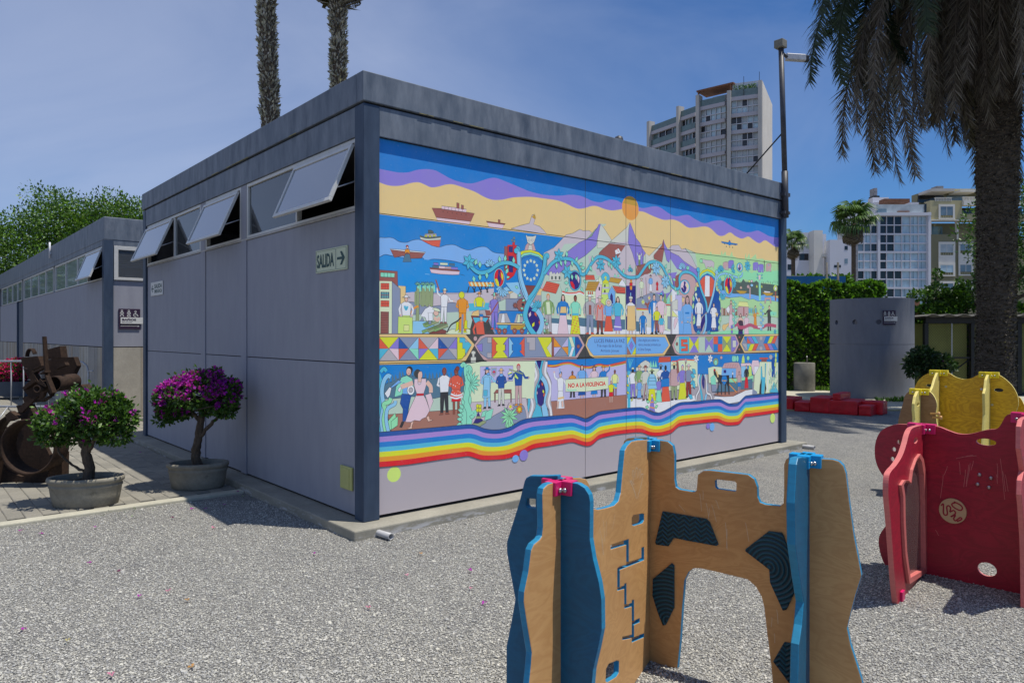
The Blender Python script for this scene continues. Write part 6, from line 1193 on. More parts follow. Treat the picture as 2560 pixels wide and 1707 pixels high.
for k, (x, w) in enumerate(((2005, .5), (2045, .6), (2090, .5), (2110, .3))):
    p = px(x, 700, 27); shrub('garden_shrub', p.x, 27, [(0,0,p.z-.35,w*1.2,.6,.5), (w*.8,0,p.z-.5,w,.5,.42)], 1500, .16, BRIGHT, ['round shrub seen behind the blue panel, nearest the pavilion', 'widest green shrub behind the middle of the blue panel', 'shrub behind the right-hand end of the blue panel', 'small shrub just past the blue panel'][k], 60+k)
# weeds along the wall foot
def tufts(name, pts, label, seed, h=.12):
    rs = np.random.RandomState(seed); P = []; 
    for x, y, r, n in pts: P.append(np.stack([x + rs.normal(0, r, n), y + rs.normal(0, .08, n), np.full(n, 0.0)], 1))
    P = np.concatenate(P); D = np.tile(np.array([[0, 0, 1.0]]), (len(P), 1)); o = leafcloud(name, P, D, h, MAT['leaf'], None, BRIGHT, rs, .5, .22); tag(o, label, 'weeds', None, 'stuff')
tufts('grass_weeds', [(8.0, 20.9, .6, 500), (9.1, 20.9, .5, 500), (9.35, 20.7, .18, 300), (10.0, 17.45, .35, 500), (9.3, 17.35, .3, 200)], 'bright weeds along the foot of the ivy wall and grey cylinder', 71)
tufts('edge_weeds', [(loc(-.3, 2.04).x, loc(-.3, 2.04).y, .15, 30), (loc(-1.4, 2.04).x, loc(-1.4, 2.04).y, .3, 26)], 'small green weeds along the paving edge', 72, .03)
# ------------------------------------------------------------------ palms
def feather(name, L, r_out, dead, seed, cols, wid=.36):
    # one pinnate frond in its own frame: leaves the crown along +x
    rs = np.random.RandomState(seed); n = 46; P = [np.array([.25, 0, 0])]; e = (rad(18) if dead else rad(62)) + rs.normal(0, .08); st = L/n; side = rs.normal(0, .05); yaw = 0
    tot = rad(-92) if dead else rad(-58) - .4*rs.rand()
    for i in range(n):
        t = i/n; a = e + (tot - e)*(1 - (1 - t)**(r_out if dead else 1.7)); yaw += side/n*3
        P.append(P[-1] + st*np.array([math.cos(a)*math.cos(yaw), math.sin(yaw)*math.cos(a) + .0, math.sin(a)]))
    P = np.array(P); V = []; F = []; C = []
    roll = rad((-75, 60, -40, 80, -60, 35, 70, -30)[seed % 8]) if dead else rad((-35, 30, 50, -50, 20)[seed % 5])
    mb = MB(); mb.tube([tuple(p) for p in P[::3]], [.035*(1 - .85*i/len(P[::3])) for i in range(len(P[::3]))], 5)
    V = [tuple(v) for v in mb.v]; Fq = [f for f in mb.f if len(f) == 4]; base = len(Fq); C = [cols[0]]*base; F = list(Fq)
    m = 215
    for i in range(m):
        t = .07 + .93*i/m; q = t*n; j = int(min(q, n-1)); p = P[j] + (P[j+1]-P[j])*(q-j); T = P[min(j+1, n)] - P[j]; T /= np.linalg.norm(T)
        S = np.cross(T, np.array([0, 0, 1.0])) if abs(T[2]) < .97 else np.array([0, 1.0, 0]); S /= np.linalg.norm(S); S = np.array([0,1.0,0])*.9 + S*.1*np.sign(S[1] or 1); S /= np.linalg.norm(S); U = np.cross(S, T); ro = roll*min(1.0, t*2.2); S, U = S*math.cos(ro) + U*math.sin(ro), U*math.cos(ro) - S*math.sin(ro)
        ln = wid*(1.0 if t > .15 else .5 + t*3)*(1.0 - max(0, t-.74)*2.0)*(0.8 + .4*rs.rand())*1.25
        for sg in (-1, 1):
            ang = rad((27 if dead else 46) + rs.normal(0, 8)); d = T*math.cos(ang) + S*sg*math.sin(ang) + U*rs.normal(.05 if dead else .18, .15); d = d/np.linalg.norm(d); d2 = d.copy(); d2[2] -= .35 if not dead else .15; d2 /= np.linalg.norm(d2)
            w = (.014 if dead else .014) + .006*rs.rand(); wv = T*w; k = len(V); a = p + d*ln*.55; b = a + d2*ln*.45
            V += [tuple(p-wv), tuple(p+wv), tuple(a+wv*.9), tuple(a-wv*.9), tuple(b), tuple(b)]; F += [(k, k+1, k+2, k+3)]; F += [(k+3, k+2, k+4, k+5)]; c = np.array(cols[rs.randint(len(cols))])*(.7+.6*rs.rand()); C += [c, c]
    return np_mesh(name, V, F, MAT['dryleaf' if dead else 'leaf'], None, np.array(C))
DEAD = [(.16,.13,.10), (.21,.18,.145), (.10,.08,.06), (.29,.255,.21), (.07,.056,.043)]
LIVE = [(.022,.04,.014), (.035,.058,.02), (.018,.032,.012)]
def date_palm():
    o = empty('date_palm', (9.90, 14.75, 0), label='huge feather palm with a skirt of hanging dead brown fronds', cat='palm tree'); rs = np.random.RandomState(5)
    mb = MB(); rings = 300; seg = 56; V = []; F = []
    for i in range(rings):
        z = i/(rings-1)*10.3; t = z/9.6; r = .335 + .03*math.exp(-z*1.5)*2 + .06*max(0, (t-.35))/.58*1.6 + .07*math.exp(-((z-8.2)/.9)**2); cx = .10*t; ph = (z*11.5) % 1.0
        for k in range(seg):
            a = 2*math.pi*k/seg; pz = (z*11.5 + .35*math.sin(a*3) + k*.11) % 1.0; rr = r*(1 + .055*(pz-.5) + .022*rs.normal()); V.append((cx + rr*math.cos(a), rr*math.sin(a), z))
    for i in range(rings-1):
        for k in range(seg): F.append((i*seg+k, i*seg+(k+1) % seg, (i+1)*seg+(k+1) % seg, (i+1)*seg+k))
    mb.add(V, F, False); mb.build('trunk', MAT['palmbark'], o)
    n = 9000; z = rs.rand(n)*8.9; a = rs.rand(n)*6.283; t = z/9.6; r = (.33 + .06*np.maximum(0, (t-.35))/.58*1.6 + .07*np.exp(-((z-8.2)/.9)**2))*1.0
    P = np.stack([.10*t + r*np.cos(a), r*np.sin(a), z], 1); D = np.stack([np.cos(a)*.7, np.sin(a)*.7, np.full(n, .5)], 1); tag(leafcloud('bark_fibres', P, D, .055, MAT['dryleaf'], o, [(.07,.055,.04), (.12,.10,.075), (.03,.024,.018), (.17,.15,.12)], rs, .35, .55), kind='stuff')
    dv = [feather('frond', 5.35 - .10*k - (.95 if k > 3 else 0), 2.0 + .7*k, True, 100+k, DEAD, .40) for k in range(7)]; lv = [feather('frond', 4.6 + .3*(k % 3), 0, False, 120+k, LIVE, .42) for k in range(5)]
    first = set(); c0 = Vector((.10, 0, 9.7)); R = random.Random(4)
    def place(src, az, z, tilt, s):
        f = src if src.name not in first else inst(src, 'frond')
        first.add(src.name); f.parent = o; f.location = c0 + Vector((.18*math.cos(az), .18*math.sin(az), z)); f.rotation_euler = (0, tilt, az); f.scale = (s, s, s)
    for k in range(88):
        az = k*2.39996 + R.uniform(-.15,.15); place(dv[k % 7], az, -.75 + .9*(k/112) + R.uniform(-.1,.1), rad(R.uniform(-8, 10)), R.uniform(.82, 1.0))
    for k in range(46):
        az = k*2.39996 + 1; place(lv[k % 5], az, .2 + .5*(k/46), rad(R.uniform(-14, 42)), R.uniform(.85, 1.08))
    return o
date_palm()
def fanleaf(name, petiole, rad_, seed, cols, droop, n=34, dead=False):
    rs = np.random.RandomState(seed); mb = MB(); e0 = rad(8); tip = (petiole, 0, petiole*.10); mb.tube([(0,0,0), (petiole*.5, 0, petiole*.09), tip], [.018, .014, .010], 5)
    V = [tuple(v) for v in mb.v]; F = [f for f in mb.f if len(f) == 4]; C = [cols[0]]*len(F)
    for i in range(n):
        a = rad(-128 + 256*i/(n-1)) + rs.normal(0, .03); L = rad_*(.82 + .25*math.cos(a*.6))*(.9+.2*rs.rand()); d = np.array([math.cos(a), math.sin(a), .05]); s = np.array([-math.sin(a), math.cos(a), 0]); p = np.array(tip); k = len(V); w = L*.055
        q = p + d*L*.55 + np.array([0,0,.04*L]); e = p + d*L*(.92 - .25*droop) - np.array([0, 0, droop*L*(.45 + .3*rs.rand())]); z = np.array([0,0,.012])
        w *= .8; V += [tuple(p-s*w*.2), tuple(p+s*w*.2), tuple(q+s*w+z), tuple(q-s*w-z), tuple(e), tuple(e + s*.002)]; F += [(k, k+1, k+2, k+3), (k+3, k+2, k+5, k+4)]; c = np.array(cols[rs.randint(len(cols))])*(.75+.5*rs.rand()); C += [c, c]
    return np_mesh(name, V, F, MAT['dryleaf' if dead else 'leaf'], None, np.array(C))
FANG = [(.06,.12,.025), (.085,.16,.035), (.045,.09,.02), (.12,.20,.05)]; FAND = [(.16,.13,.085), (.11,.085,.055), (.20,.17,.12)]
FL = [fanleaf('frond', .75, .85, 200+k, FANG, .5 + .25*k) for k in range(3)]; FD = [fanleaf('frond', .6, .8, 210+k, FAND, 1.1, dead=True) for k in range(2)]
used = set()
def fan_palm(name, x, y, zc, label, s=1.0, lean=0.0, tr=.16, nl=26, nd=14, seed=1, boots=0, skirt=0, group=None):
    R = random.Random(seed); rs = np.random.RandomState(seed); o = empty(name, (x, y, 0), label=label, cat='palm tree', group=group); mb = MB()
    path = [Vector((lean*(1-(i/12))**1.4, 0, zc*i/12)) for i in range(13)]; mb.tube(path, [tr*(1.12 - .16*i/12 + .03*R.random()) for i in range(13)], 14); mb.build('trunk', MAT['bark'], o)
    if boots:
        z = rs.rand(boots)*zc*.99; a = rs.rand(boots)*6.283; r = tr*1.0; P = np.stack([lean*(1-z/zc)**1.4 + r*np.cos(a), r*np.sin(a), z], 1); D = np.stack([np.cos(a)*.55, np.sin(a)*.55, np.full(boots, .9)], 1)
        tag(leafcloud('leaf_boots', P, D, .12, MAT['dryleaf'], o, [(.50,.46,.40), (.36,.32,.27), (.19,.16,.12), (.62,.58,.52)], rs, .42, .45, .3), kind='stuff')
    top = Vector((0, 0, zc))
    def place(src, az, tilt, sc_, dz):
        f = src if src.name not in used else inst(src, 'frond'); used.add(src.name); f.parent = o; f.location = top + Vector((0,0,dz)); f.rotation_euler = (R.uniform(-.25,.25), -tilt, az); f.scale = (sc_,)*3
    for k in range(nl): place(FL[k % 3], k*2.39996, rad(72 - 100*(k/nl)**.9 + R.uniform(-8,8)), s*R.uniform(.85,1.1), .1*s*(1-k/nl))
    for k in range(nd): place(FD[k % 2], k*2.39996+.5, rad(-62 - R.uniform(0,22)), s*R.uniform(.8,1.05), -.1 - skirt*k/max(1, nd))
    return o
p = px(2134, 560, 42); fan_palm('fan_palm', p.x, 42, p.z, 'bright green fan palm standing in front of the white glazed apartment block', 1.0, 0, .12, 21, 9, 3)
p = px(1983, 612, 44); fan_palm('fan_palm', p.x, 44, p.z, 'smaller fan palm just right of the pavilion end, before the white stepped building', .72, 0, .12, 17, 8, 4)
p = px(666, 0, 20); fan_palm('tall_fan_palm', p.x - .05, 20, 13.4, 'left one of the two tall shaggy palm trunks rising behind the pavilion roof', 1.3, .5, .215, 20, 10, 5, 6500)
p = px(846, 0, 20.4); fan_palm('tall_fan_palm', p.x - .02, 20.4, 13.05, 'right one of the two tall shaggy palm trunks, dry fronds hanging at its top', 1.25, .12, .19, 20, 30, 6, 6500, .7)
# ------------------------------------------------------------------ right-hand side of the yard
def path_right():
    root = empty('concrete_path'); tag(root, kind='structure'); root.location = (0,0,0)
    mb = MB(); mb.box(4.2, 17, 15.35, 21.3, -.05, .004); mb.build('path_bed', MAT['fountain'], root); mb = MB(); mb.box(4.2, 17, 15.22, 15.34, -.05, .03); mb.build('edging', MAT['ycurb'], root)
    mb = MB(); mb.box(-.445, .445, -.445, .445, -.03, 0); one = mb.build('path_slab', MAT['curb'], root); k = 0; R = random.Random(1)
    for i in range(14):
        for j in range(6):
            x, y = 4.75 + i*.9, 15.82 + j*.9
            if abs(x/y) > .75: continue
            o = one if k == 0 else inst(one, 'path_slab', root); k += 1; o.location = (x, y, .012 + R.uniform(-.002,.002))
MAT['ycurb'] = concrete('yellowish_curb', (0.42,0.36,0.20), .15); path_right()
def with_cut(o, cutters):
    for c in cutters:
        m = o.modifiers.new('cut', 'BOOLEAN'); m.operation = 'DIFFERENCE'; m.object = c; m.solver = 'EXACT'
    bpy.context.view_layer.update(); me = bpy.data.meshes.new_from_object(o.evaluated_get(bpy.context.evaluated_depsgraph_get())); o.modifiers.clear(); o.data = me
    for c in cutters: bpy.data.objects.remove(c)
MAT['cyl'] = streaky('grey_render', (0.155,0.165,0.195), (0.195,0.205,0.235), (0.17,0.18,0.21), .75)
cx, cy, cr = 9.38, 18.79, .99
T_ = empty('round_restroom', (cx, cy, 0), label='grey concrete cylinder hut with round port holes', cat='hut')
for z0, z1, cut in ((0, 1.366, False), (1.374, 2.53, True)):
    mb = MB(); mb.lathe([(cr, z0), (cr, z1), (cr-.13, z1), (cr-.13, z0), (cr, z0)], 120, smooth=False); o = mb.build('wall_ring', MAT['cyl'], T_)
    if cut:
        cs = []
        for x in (2091, 2137, 2197):
            k = (x-CX)/FPX; dx = Vector((k, 1, 0)).normalized(); A = Vector((-cx, -cy, 0)); b = A.dot(dx); c_ = A.dot(A) - cr*cr; t_ = -b - math.sqrt(max(0, b*b - c_)); p = A + dx*t_; nrm = Vector((p.x, p.y, 0)).normalized()
            mb = MB(); mb.tube([Vector((p.x, p.y, 1.93)) + nrm*.15, Vector((p.x, p.y, 1.93)) - nrm*.25], .062, 20, smooth=False); cs.append(mb.build('cutter', MAT['dark'])); cs[-1].parent = T_
        with_cut(o, cs)
mb = MB(); mb.lathe([(cr-.14, 0), (cr-.14, .02), (0.01, .02)], 40); mb.build('floor', MAT['fountain'], T_)
for (x, y0, y1) in ((2222, 776, 812),):
    k = (x-CX)/FPX; dx = Vector((k, 1, 0)).normalized(); A = Vector((-cx, -cy, 0)); b = A.dot(dx); t_ = -b - math.sqrt(b*b - (A.dot(A) - cr*cr)); p = Vector((cx, cy, 0)) + A + dx*t_; nrm = (p - Vector((cx, cy, 0))).normalized(); Y = p.y
    zt, zb = EYE + (HY-y0)/FPX*Y, EYE + (HY-y1)/FPX*Y; W0 = .30; ang = math.atan2(nrm.x, -nrm.y)
    o = empty('restroom_sign', label='dark BAÑOS sign fixed on the grey cylinder hut', cat='sign'); o.matrix_world = Matrix.Translation(p + nrm*.012 + Vector((0,0,zb))) @ Matrix.Rotation(ang, 4, 'Z') @ Matrix.Translation((-W0/2, 0, 0)); banos(o, W0, zt-zb)
D_ = empty('drinking_fountain', (8.39, 20.65, 0), label='low concrete cylinder with a metal tap on top, before the ivy wall', cat='drinking fountain')
mb = MB(); mb.lathe([(.285,0),(.288,.4),(.285,.80),(.27,.815),(.24,.815),(.22,.76),(.01,.74)], 36); mb.build('basin', MAT['fountain'], D_)
mb = MB(); mb.tube([(.07,-.02,.74),(.07,-.02,.98),(.05,-.06,1.0),(.03,-.10,.97)], .014, 8); mb.build('tap', MAT['steelbolt'], D_)
def block(c, rot, w, d, h, label, z=0.0):
    rs = random.Random(hash(label) % 99); mb = MB(); n = 6; V = {}; vs = []; F = []
    bm = bmesh.new(); bmesh.ops.create_cube(bm, size=1); bmesh.ops.subdivide_edges(bm, edges=bm.edges[:], cuts=5, use_grid_fill=True)
    for v in bm.verts:
        q = v.co.copy(); ed = sorted((abs(q.x), abs(q.y), abs(q.z))); p = 0.010*rs.gauss(0, 1) if ed[1] < .49 else .003*rs.gauss(0, 1); bul = .012*(1-(2*abs(q.x))**2)*(1-(2*abs(q.y))**2) if q.z > .49 else 0
        v.co = Vector(((q.x+.5)*w + p*.6, (q.y+.5)*d + p*.6, (q.z+.5)*h + bul + (p*.4 if q.z > .1 else 0)))
    me = bpy.data.meshes.new('foam_block'); bm.to_mesh(me); bm.free(); me.polygons.foreach_set('use_smooth', [True]*len(me.polygons)); me.materials.append(MAT['vinyl']); o = bpy.data.objects.new('foam_block', me); COL.objects.link(o)
    bv = o.modifiers.new('bevel', 'BEVEL'); bv.width = .012; bv.segments = 2; bv.limit_method = 'ANGLE'; bv.angle_limit = rad(50); o.location = (c[0], c[1], z); o.rotation_euler = (0, 0, rad(rot)); tag(o, label, 'foam block', 'red soft foam blocks'); o['label'] = label
block((5.55, 15.55), -38, .50, .7, .26, 'leftmost red vinyl foam block, partly hidden by the pavilion corner post')
block((5.958, 15.18), -32, .30, .6, .20, 'low red foam block, second from the pavilion corner')
block((6.18, 14.93), -40, .39, .72, .32, 'tall square red foam block in the middle of the row')
block((6.47, 14.68), -37, .53, .73, .28, 'widest red foam block, carrying a smaller block on its back')
block((6.913, 14.36), -42, .23, .38, .205, 'smallest red foam block, in front at the right of the row')
block((7.10, 14.70), -41, .43, .38, .26, 'red foam block at the right end of the row, set behind the smallest')
block((6.53, 14.66), -41, .15, .70, .13, 'narrow red foam block lying on top of the widest block', .285)
# mesh cage with corrugated roof
K_ = empty('mesh_cage', (0, 0, 0), label='black-framed cage with diamond mesh and olive panels under a corrugated roof', cat='enclosure')
KY = 19.0
def kx(x): return (x-CX)/FPX*KY
def kz(y): return EYE + (HY-y)/FPX*KY
bpart('top_beam', [(kx(2312), kx(2640), KY-.04, KY+.06, kz(808), kz(794))], MAT['black'], K_)
for x0, x1 in ((2309, 2319), (2425, 2434), (2541, 2552)): bpart('post', [(kx(x0), kx(x1), KY-.05, KY+.05, 0, kz(808))], MAT['black'], K_)
bpart('mid_rail', [(kx(2319), kx(2425), KY-.02, KY+.02, kz(896), kz(892))], MAT['black'], K_); bpart('mid_rail', [(kx(2434), kx(2541), KY-.02, KY+.02, kz(899), kz(895))], MAT['black'], K_)
bpart('bottom_rail', [(kx(2319), kx(2640), KY-.02, KY+.02, .04, .10)], MAT['black'], K_)
mb = MB(); a = Vector((kx(2425), KY, kz(897))); b = Vector((kx(2376), KY, kz(934))); mb.tube([a, b, b + (b-a)], .018, 6); mb.build('diagonal_brace', MAT['black'], K_)
bpart('door_bar', [(kx(2377), kx(2379.5), KY-.03, KY-.01, .1, kz(808))], MAT['galv'], K_)
MAT['olive'] = simple('olive_panel', (0.20,0.21,0.06), .8, .15, 2); MAT['fibro'] = simple('fibre_cement', (0.12,0.115,0.105), .9, .2, 4)
bpart('back_panel', [(kx(2321), kx(2424), KY+.12, KY+.14, .1, kz(809))], MAT['olive'], K_, 0); bpart('back_panel', [(kx(2435), kx(2540), KY+.12, KY+.14, .1, kz(809))], MAT['olive'], K_, 0); bpart('back_panel', [(kx(2553), kx(2700), KY+.12, KY+.14, .1, kz(809))], MAT['olive'], K_, 0)
bpart('side_wall', [(kx(2321), kx(2323), KY+.15, KY+1.7, .1, kz(809))], MAT['olive'], K_, 0)
mb = MB(); x0, x1, z0, z1 = kx(2319), kx(2640), .1, kz(808); s = .068
for sg in (1, -1):
    n = int((x1-x0 + (z1-z0))/s)+2
    for i in range(-n, n):
        xa = x0 + i*s; P0, P1 = (xa, z0), (xa + sg*(z1-z0)*.9, z1); pts = []
        lo, hi = max(x0, min(P0[0], P1[0])), min(x1, max(P0[0], P1[0]))
        if hi - lo < .01: continue
        f = lambda X: z0 + (X-P0[0])/(P1[0]-P0[0])*(z1-z0); w = .0028
        mb.add([(lo, KY-.012*sg, f(lo)-w), (hi, KY-.012*sg, f(hi)-w), (hi, KY-.012*sg, f(hi)+w), (lo, KY-.012*sg, f(lo)+w)], [(0,1,2,3)])
tag(mb.build('wire_mesh', MAT['black'], K_), kind='stuff')
mb = MB(); V = []; n = 90
for j, (yy, dz) in enumerate(((KY-.45, 0), (KY+1.8, -.04))):
    for k in range(n+1):
        x = kx(2290) + (kx(2700)-kx(2290))*k/n; h = .055*abs(math.sin((x-kx(2290))*math.pi/.40))**1.5; V.append((x, yy, kz(791) + dz + h)); V.append((x, yy, kz(791) + dz + h - .022))
F = []
for k in range(n): a, b = 2*k, 2*(n+1) + 2*k; F += [(a, a+2, b+2, b), (a+1, b+1, b+3, a+3), (a, a+1, a+3, a+2), (b, b+2, b+3, b+1)]
mb.add(V, F, True); mb.build('corrugated_roof', MAT['fibro'], K_)
# blue panel and posts behind the ivy wall
mb = MB(); a, b = px(1950, 698, 24), px(2114, 712, 24); mb.box(a.x, b.x, 24, 24.1, 0, a.z+.10); MAT['bluep'] = simple('blue_hoarding', (0.01,0.13,0.34), .5, .08, 3); o = mb.build('blue_hoarding', MAT['bluep']); tag(o, 'blue hoarding panel showing above the ivy-covered wall', 'hoarding')
for x, l in ((2067, 'bare metal post behind the ivy wall, the left one of two'), (2095, 'bare metal post behind the ivy wall, the right one of two')):
    p = px(x, 656, 23.5); mb = MB(); mb.tube([(p.x, 23.5, 0), (p.x, 23.5, p.z)], .035, 8); o = mb.build('metal_post', MAT['fibro']); tag(o, l, 'post', 'bare metal posts')
mb = MB(); a = px(1966, 689, 26); mb.box(a.x-1, px(2010, 0, 26).x, 26, 28, 0, a.z); o = mb.build('garden_wall', MAT['curb']); tag(o, 'low pale wall behind the blue panel next to the pavilion', 'wall')
# ------------------------------------------------------------------ far buildings
MAT['facW'] = simple('white_facade', (0.60,0.61,0.66), .8, .05, .2, bump=0); MAT['facG'] = simple('grey_granite', (0.25,0.25,0.27), .6, .35, 3, bump=0); MAT['olv'] = simple('olive_facade', (0.20,0.19,0.115), .85, .08, .3, bump=0); MAT['bei'] = simple('beige_facade', (0.42,0.38,0.22), .85, .08, .3, bump=0)
MAT['trimW'] = simple('white_trim', (0.66,0.64,0.58), .7, .05, 1, bump=0); MAT['woodb'] = simple('brown_timber', (0.20,0.09,0.05), .7, .2, 2, bump=0); MAT['conc'] = simple('tower_concrete', (0.47,0.45,0.42), .85, .10, .3, bump=0); MAT['concs'] = simple('tower_spandrel', (0.43,0.42,0.46), .85, .08, .3, bump=0); MAT['sidew'] = simple('tower_side', (0.58,0.54,0.48), .85, .08, .2, bump=0)
def paneM(name, c, r=.08, s=.6): return simple(name, c, r, .2, .8, bump=0, spec=s)
PANES = {'l': paneM('curtained_pane', (0.42,0.55,0.62)), 'm': paneM('mid_tone_pane', (0.16,0.23,0.28)), 'd': paneM('dark_pane', (0.012,0.014,0.018)), 'g': paneM('green_glass', (0.12,0.18,0.18)), 'w': paneM('pale_curtain', (0.40,0.44,0.45))}  # pale, mid, dark and green tones for the distant panes
def zb7(x, y): return 1960 + x*.2551, 430 + y*.2551
class Far:
    def __init__(s, o, Y): s.o, s.Y, s.k = o, Y, Y/FPX
    def X(s, x): return (1960 + x*.2551 - CX)*s.k
    def Z(s, y): return EYE + (HY - 430 - y*.2551)*s.k
    def box(s, name, x0, x1, y0, y1, d0, d1, mat):       # zoom px box, depths behind the facade plane
        z1, z0 = s.Z(y0), (0 if y1 is None else s.Z(y1)); mb = MB(); mb.box(s.X(x0), s.X(x1), s.Y+d0, s.Y+d1, z0, z1); return mb.build(name, mat, s.o)
o = empty('stepped_house', label='white stepped houses between the pavilion end and the glazed block', cat='building'); f = Far(o, 92)
f.box('wall', -60, 245, 595, None, 0, 1.60, MAT['facW']); f.box('wall', 245, 330, 588, None, -1.5, 0.10, MAT['trimW']); f.box('wall', 330, 430, 602, None, .5, 2.10, MAT['facW']); f.box('wall', 365, 600, 690, None, -2.5, -0.90, MAT['facW']); f.box('roof_box', 120, 300, 583, 596, 1, 2.60, MAT['conc']); f.box('chimney', 395, 432, 585, 602, 2, 3.60, MAT['facG'])
for b, m in (((150,240,800,865),'d'), ((325,357,770,820),'m'), ((505,535,748,786),'d'), ((505,535,870,916),'m'), ((35,105,905,960),'d'), ((405,470,930,955),'d'), ((60,110,690,720),'d')):
    w = f.box('window', *b, -2.52 if b[0] > 365 or b[0] == 325 and False else (-.02 if b[0] < 245 else (-2.55 if b[0] > 360 else .45)), .3 if b[0] < 365 else -2.4, PANES[m])
f.box('balcony', 320, 375, 815, 845, -1.6, .4, MAT['trimW'])
o = empty('glazed_apartment_block', label='white apartment block with a full grid of glazed windows', cat='building'); f = Far(o, 110)
f.box('core', 600, 1420, 408, None, .6, 2.20, MAT['facW']); f.box('granite_strip', 595, 700, 460, None, -.8, .5, MAT['facG']); f.box('side_tower', 540, 600, 352, None, -1, 0.60, MAT['facW']); f.box('side_tower', 600, 715, 400, 462, -.5, 1.10, MAT['facW']); f.box('pilaster', 1397, 1422, 400, None, -.5, .59, MAT['facW']); f.box('pilaster', 912, 934, 420, None, -.3, .59, MAT['facW']); f.box('pilaster', 700, 716, 460, None, -.3, .59, MAT['facW'])
f.box('penthouse', 890, 1412, 268, 407, 2.5, 4.10, MAT['facW']); f.box('penthouse', 1000, 1160, 200, 267, 4, 5.60, MAT['facW']); f.box('penthouse', 1160, 1385, 232, 267, 5, 6.60, MAT['facW']); ch = f.box('chimney', 1047, 1077, 92, 200, 5, 6.5, MAT['facG']); f.box('chimney_base', 1015, 1075, 180, 202, 4.2, 5.80, MAT['black']); f.box('pergola', 1010, 1262, 252, 290, .8, 2.4, MAT['woodb'])
f.box('cornice', 905, 1422, 404, 432, -.6, .58, MAT['facW']); w = f.box('glass_rail', 905, 1380, 318, 402, .1, .2, PANES['w']); f.box('terrace_window', 915, 1005, 362, 404, -.02, .08, PANES['m']); f.box('terrace_window', 1378, 1396, 312, 402, -.05, .08, PANES['d']); f.box('bench', 1112, 1228, 383, 392, -.1, .08, MAT['woodb'])
for x in (1230, 1245, 1338, 1355): f.box('vent_pipe', x, x+4, 208, 234, 6, 6.3, MAT['facG'])
xa = [716, 782, 848, 912]; xb = [935, 1003, 1078, 1152, 1238, 1316, 1396]; rows = [(437,516,526,602),(618,692,706,776),(796,865,879,948),(972,1045,1056,1127),(1146,1222,1232,1300)]
pat = {(0,'b'): 'dddlll dddlll', (1,'b'): 'ddllll ddllll', (2,'b'): 'dlllll dlllll', (3,'b'): 'dddlll dlllll', (4,'b'): 'mdmlll mddlll', (0,'a'): 'ddd ddd', (1,'a'): 'lll mmd', (2,'a'): 'lll lll', (3,'a'): 'dld dld', (4,'a'): 'ldm ldm'}
for i, (y0, y1, y2, y3) in enumerate(rows):
    for key, xs_ in (('a', xa), ('b', xb)):
        if i == 0 and key == 'a': pass
        fr_ = MB(); 
        for x in xs_: fr_.box(f.X(x-3), f.X(x+3), f.Y-.12, f.Y+.58, f.Z(y3+4), f.Z(y0-4))
        for ya, yb in ((y0-8, y0), (y1, y2), (y3, y3+ (rows[i+1][0]-8-y3 if i+1 < len(rows) else 6))): 
            fr_.box(f.X(xs_[0]), f.X(xs_[-1]), f.Y-.15 if ya != y1 else f.Y-.08, f.Y+.585, f.Z(yb), f.Z(ya))
        F_ = fr_.build('window_frame', MAT['facW'], o); P = pat[(i, key)].split()
        for r_, (ya, yb) in enumerate(((y0, y1), (y2, y3))):
            for k in range(len(xs_)-1):
                mb = MB(); mb.box(f.X(xs_[k]+3), f.X(xs_[k+1]-3), f.Y+.10, f.Y+.2, f.Z(yb), f.Z(ya)); mb.build('pane', PANES[P[r_][k]], F_)
                if P[r_][k] == 'l' and (k+i) % 3: mb = MB(); xm_ = f.X(xs_[k]*.6+xs_[k+1]*.4); mb.box(xm_-.03, xm_+.03, f.Y+.06, f.Y+.099, f.Z(yb), f.Z(ya)); mb.build('mullion', PANES['m'], F_)
o = empty('olive_apartment_block', label='olive and beige apartment block with white-framed windows beside the palm trunk', cat='building'); f = Far(o, 110.55)
f.box('wall', 1422, 1690, 612, None, 0, 1.60, MAT['olv']); f.box('wall', 1690, 2400, 660, None, .4, 2.00, MAT['olv']); f.box('upper_wall', 1422, 1732, 282, 478, -.3, 1.30, MAT['bei']); f.box('upper_wall', 1733, 2400, 410, 480, 0, 1.60, MAT['bei']); f.box('recess', 1434, 2400, 479, 660, 2.5, 4.10, MAT['olv']); f.box('trim', 1422, 1434, 480, 615, -.3, 0, MAT['trimW']); f.box('trim', 1690, 1702, 478, 660, -.2, .39, MAT['trimW']); f.box('shade_slab', 1422, 1800, 474, 482, -.6, 0, MAT['trimW'])
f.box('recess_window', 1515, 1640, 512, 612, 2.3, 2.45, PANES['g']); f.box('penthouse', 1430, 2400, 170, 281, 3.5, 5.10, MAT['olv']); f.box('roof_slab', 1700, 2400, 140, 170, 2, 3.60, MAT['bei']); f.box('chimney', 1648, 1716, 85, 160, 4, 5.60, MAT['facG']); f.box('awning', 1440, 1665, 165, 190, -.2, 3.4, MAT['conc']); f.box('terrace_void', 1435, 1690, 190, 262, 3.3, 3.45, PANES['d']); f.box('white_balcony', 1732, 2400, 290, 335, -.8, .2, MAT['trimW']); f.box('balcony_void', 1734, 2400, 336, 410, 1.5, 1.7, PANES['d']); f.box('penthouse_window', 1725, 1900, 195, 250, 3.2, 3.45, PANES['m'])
f.box('awning', 1745, 1920, 168, 188, .5, 3.4, MAT['trimW'])
for x0, x1, y0, y1 in ((1468, 1632, 255, 292), (1738, 1930, 248, 288)):
    b_ = f.box('balustrade_rail', x0, x1, y0, y0+5, -.4, -.1, MAT['trimW']); x = x0+4
    while x < x1: 
        mb = MB(); mb.box(f.X(x), f.X(x+6), f.Y-.35, f.Y-.15, f.Z(y1), f.Z(y0+5)); mb.build('baluster', MAT['trimW'], b_); x += 15
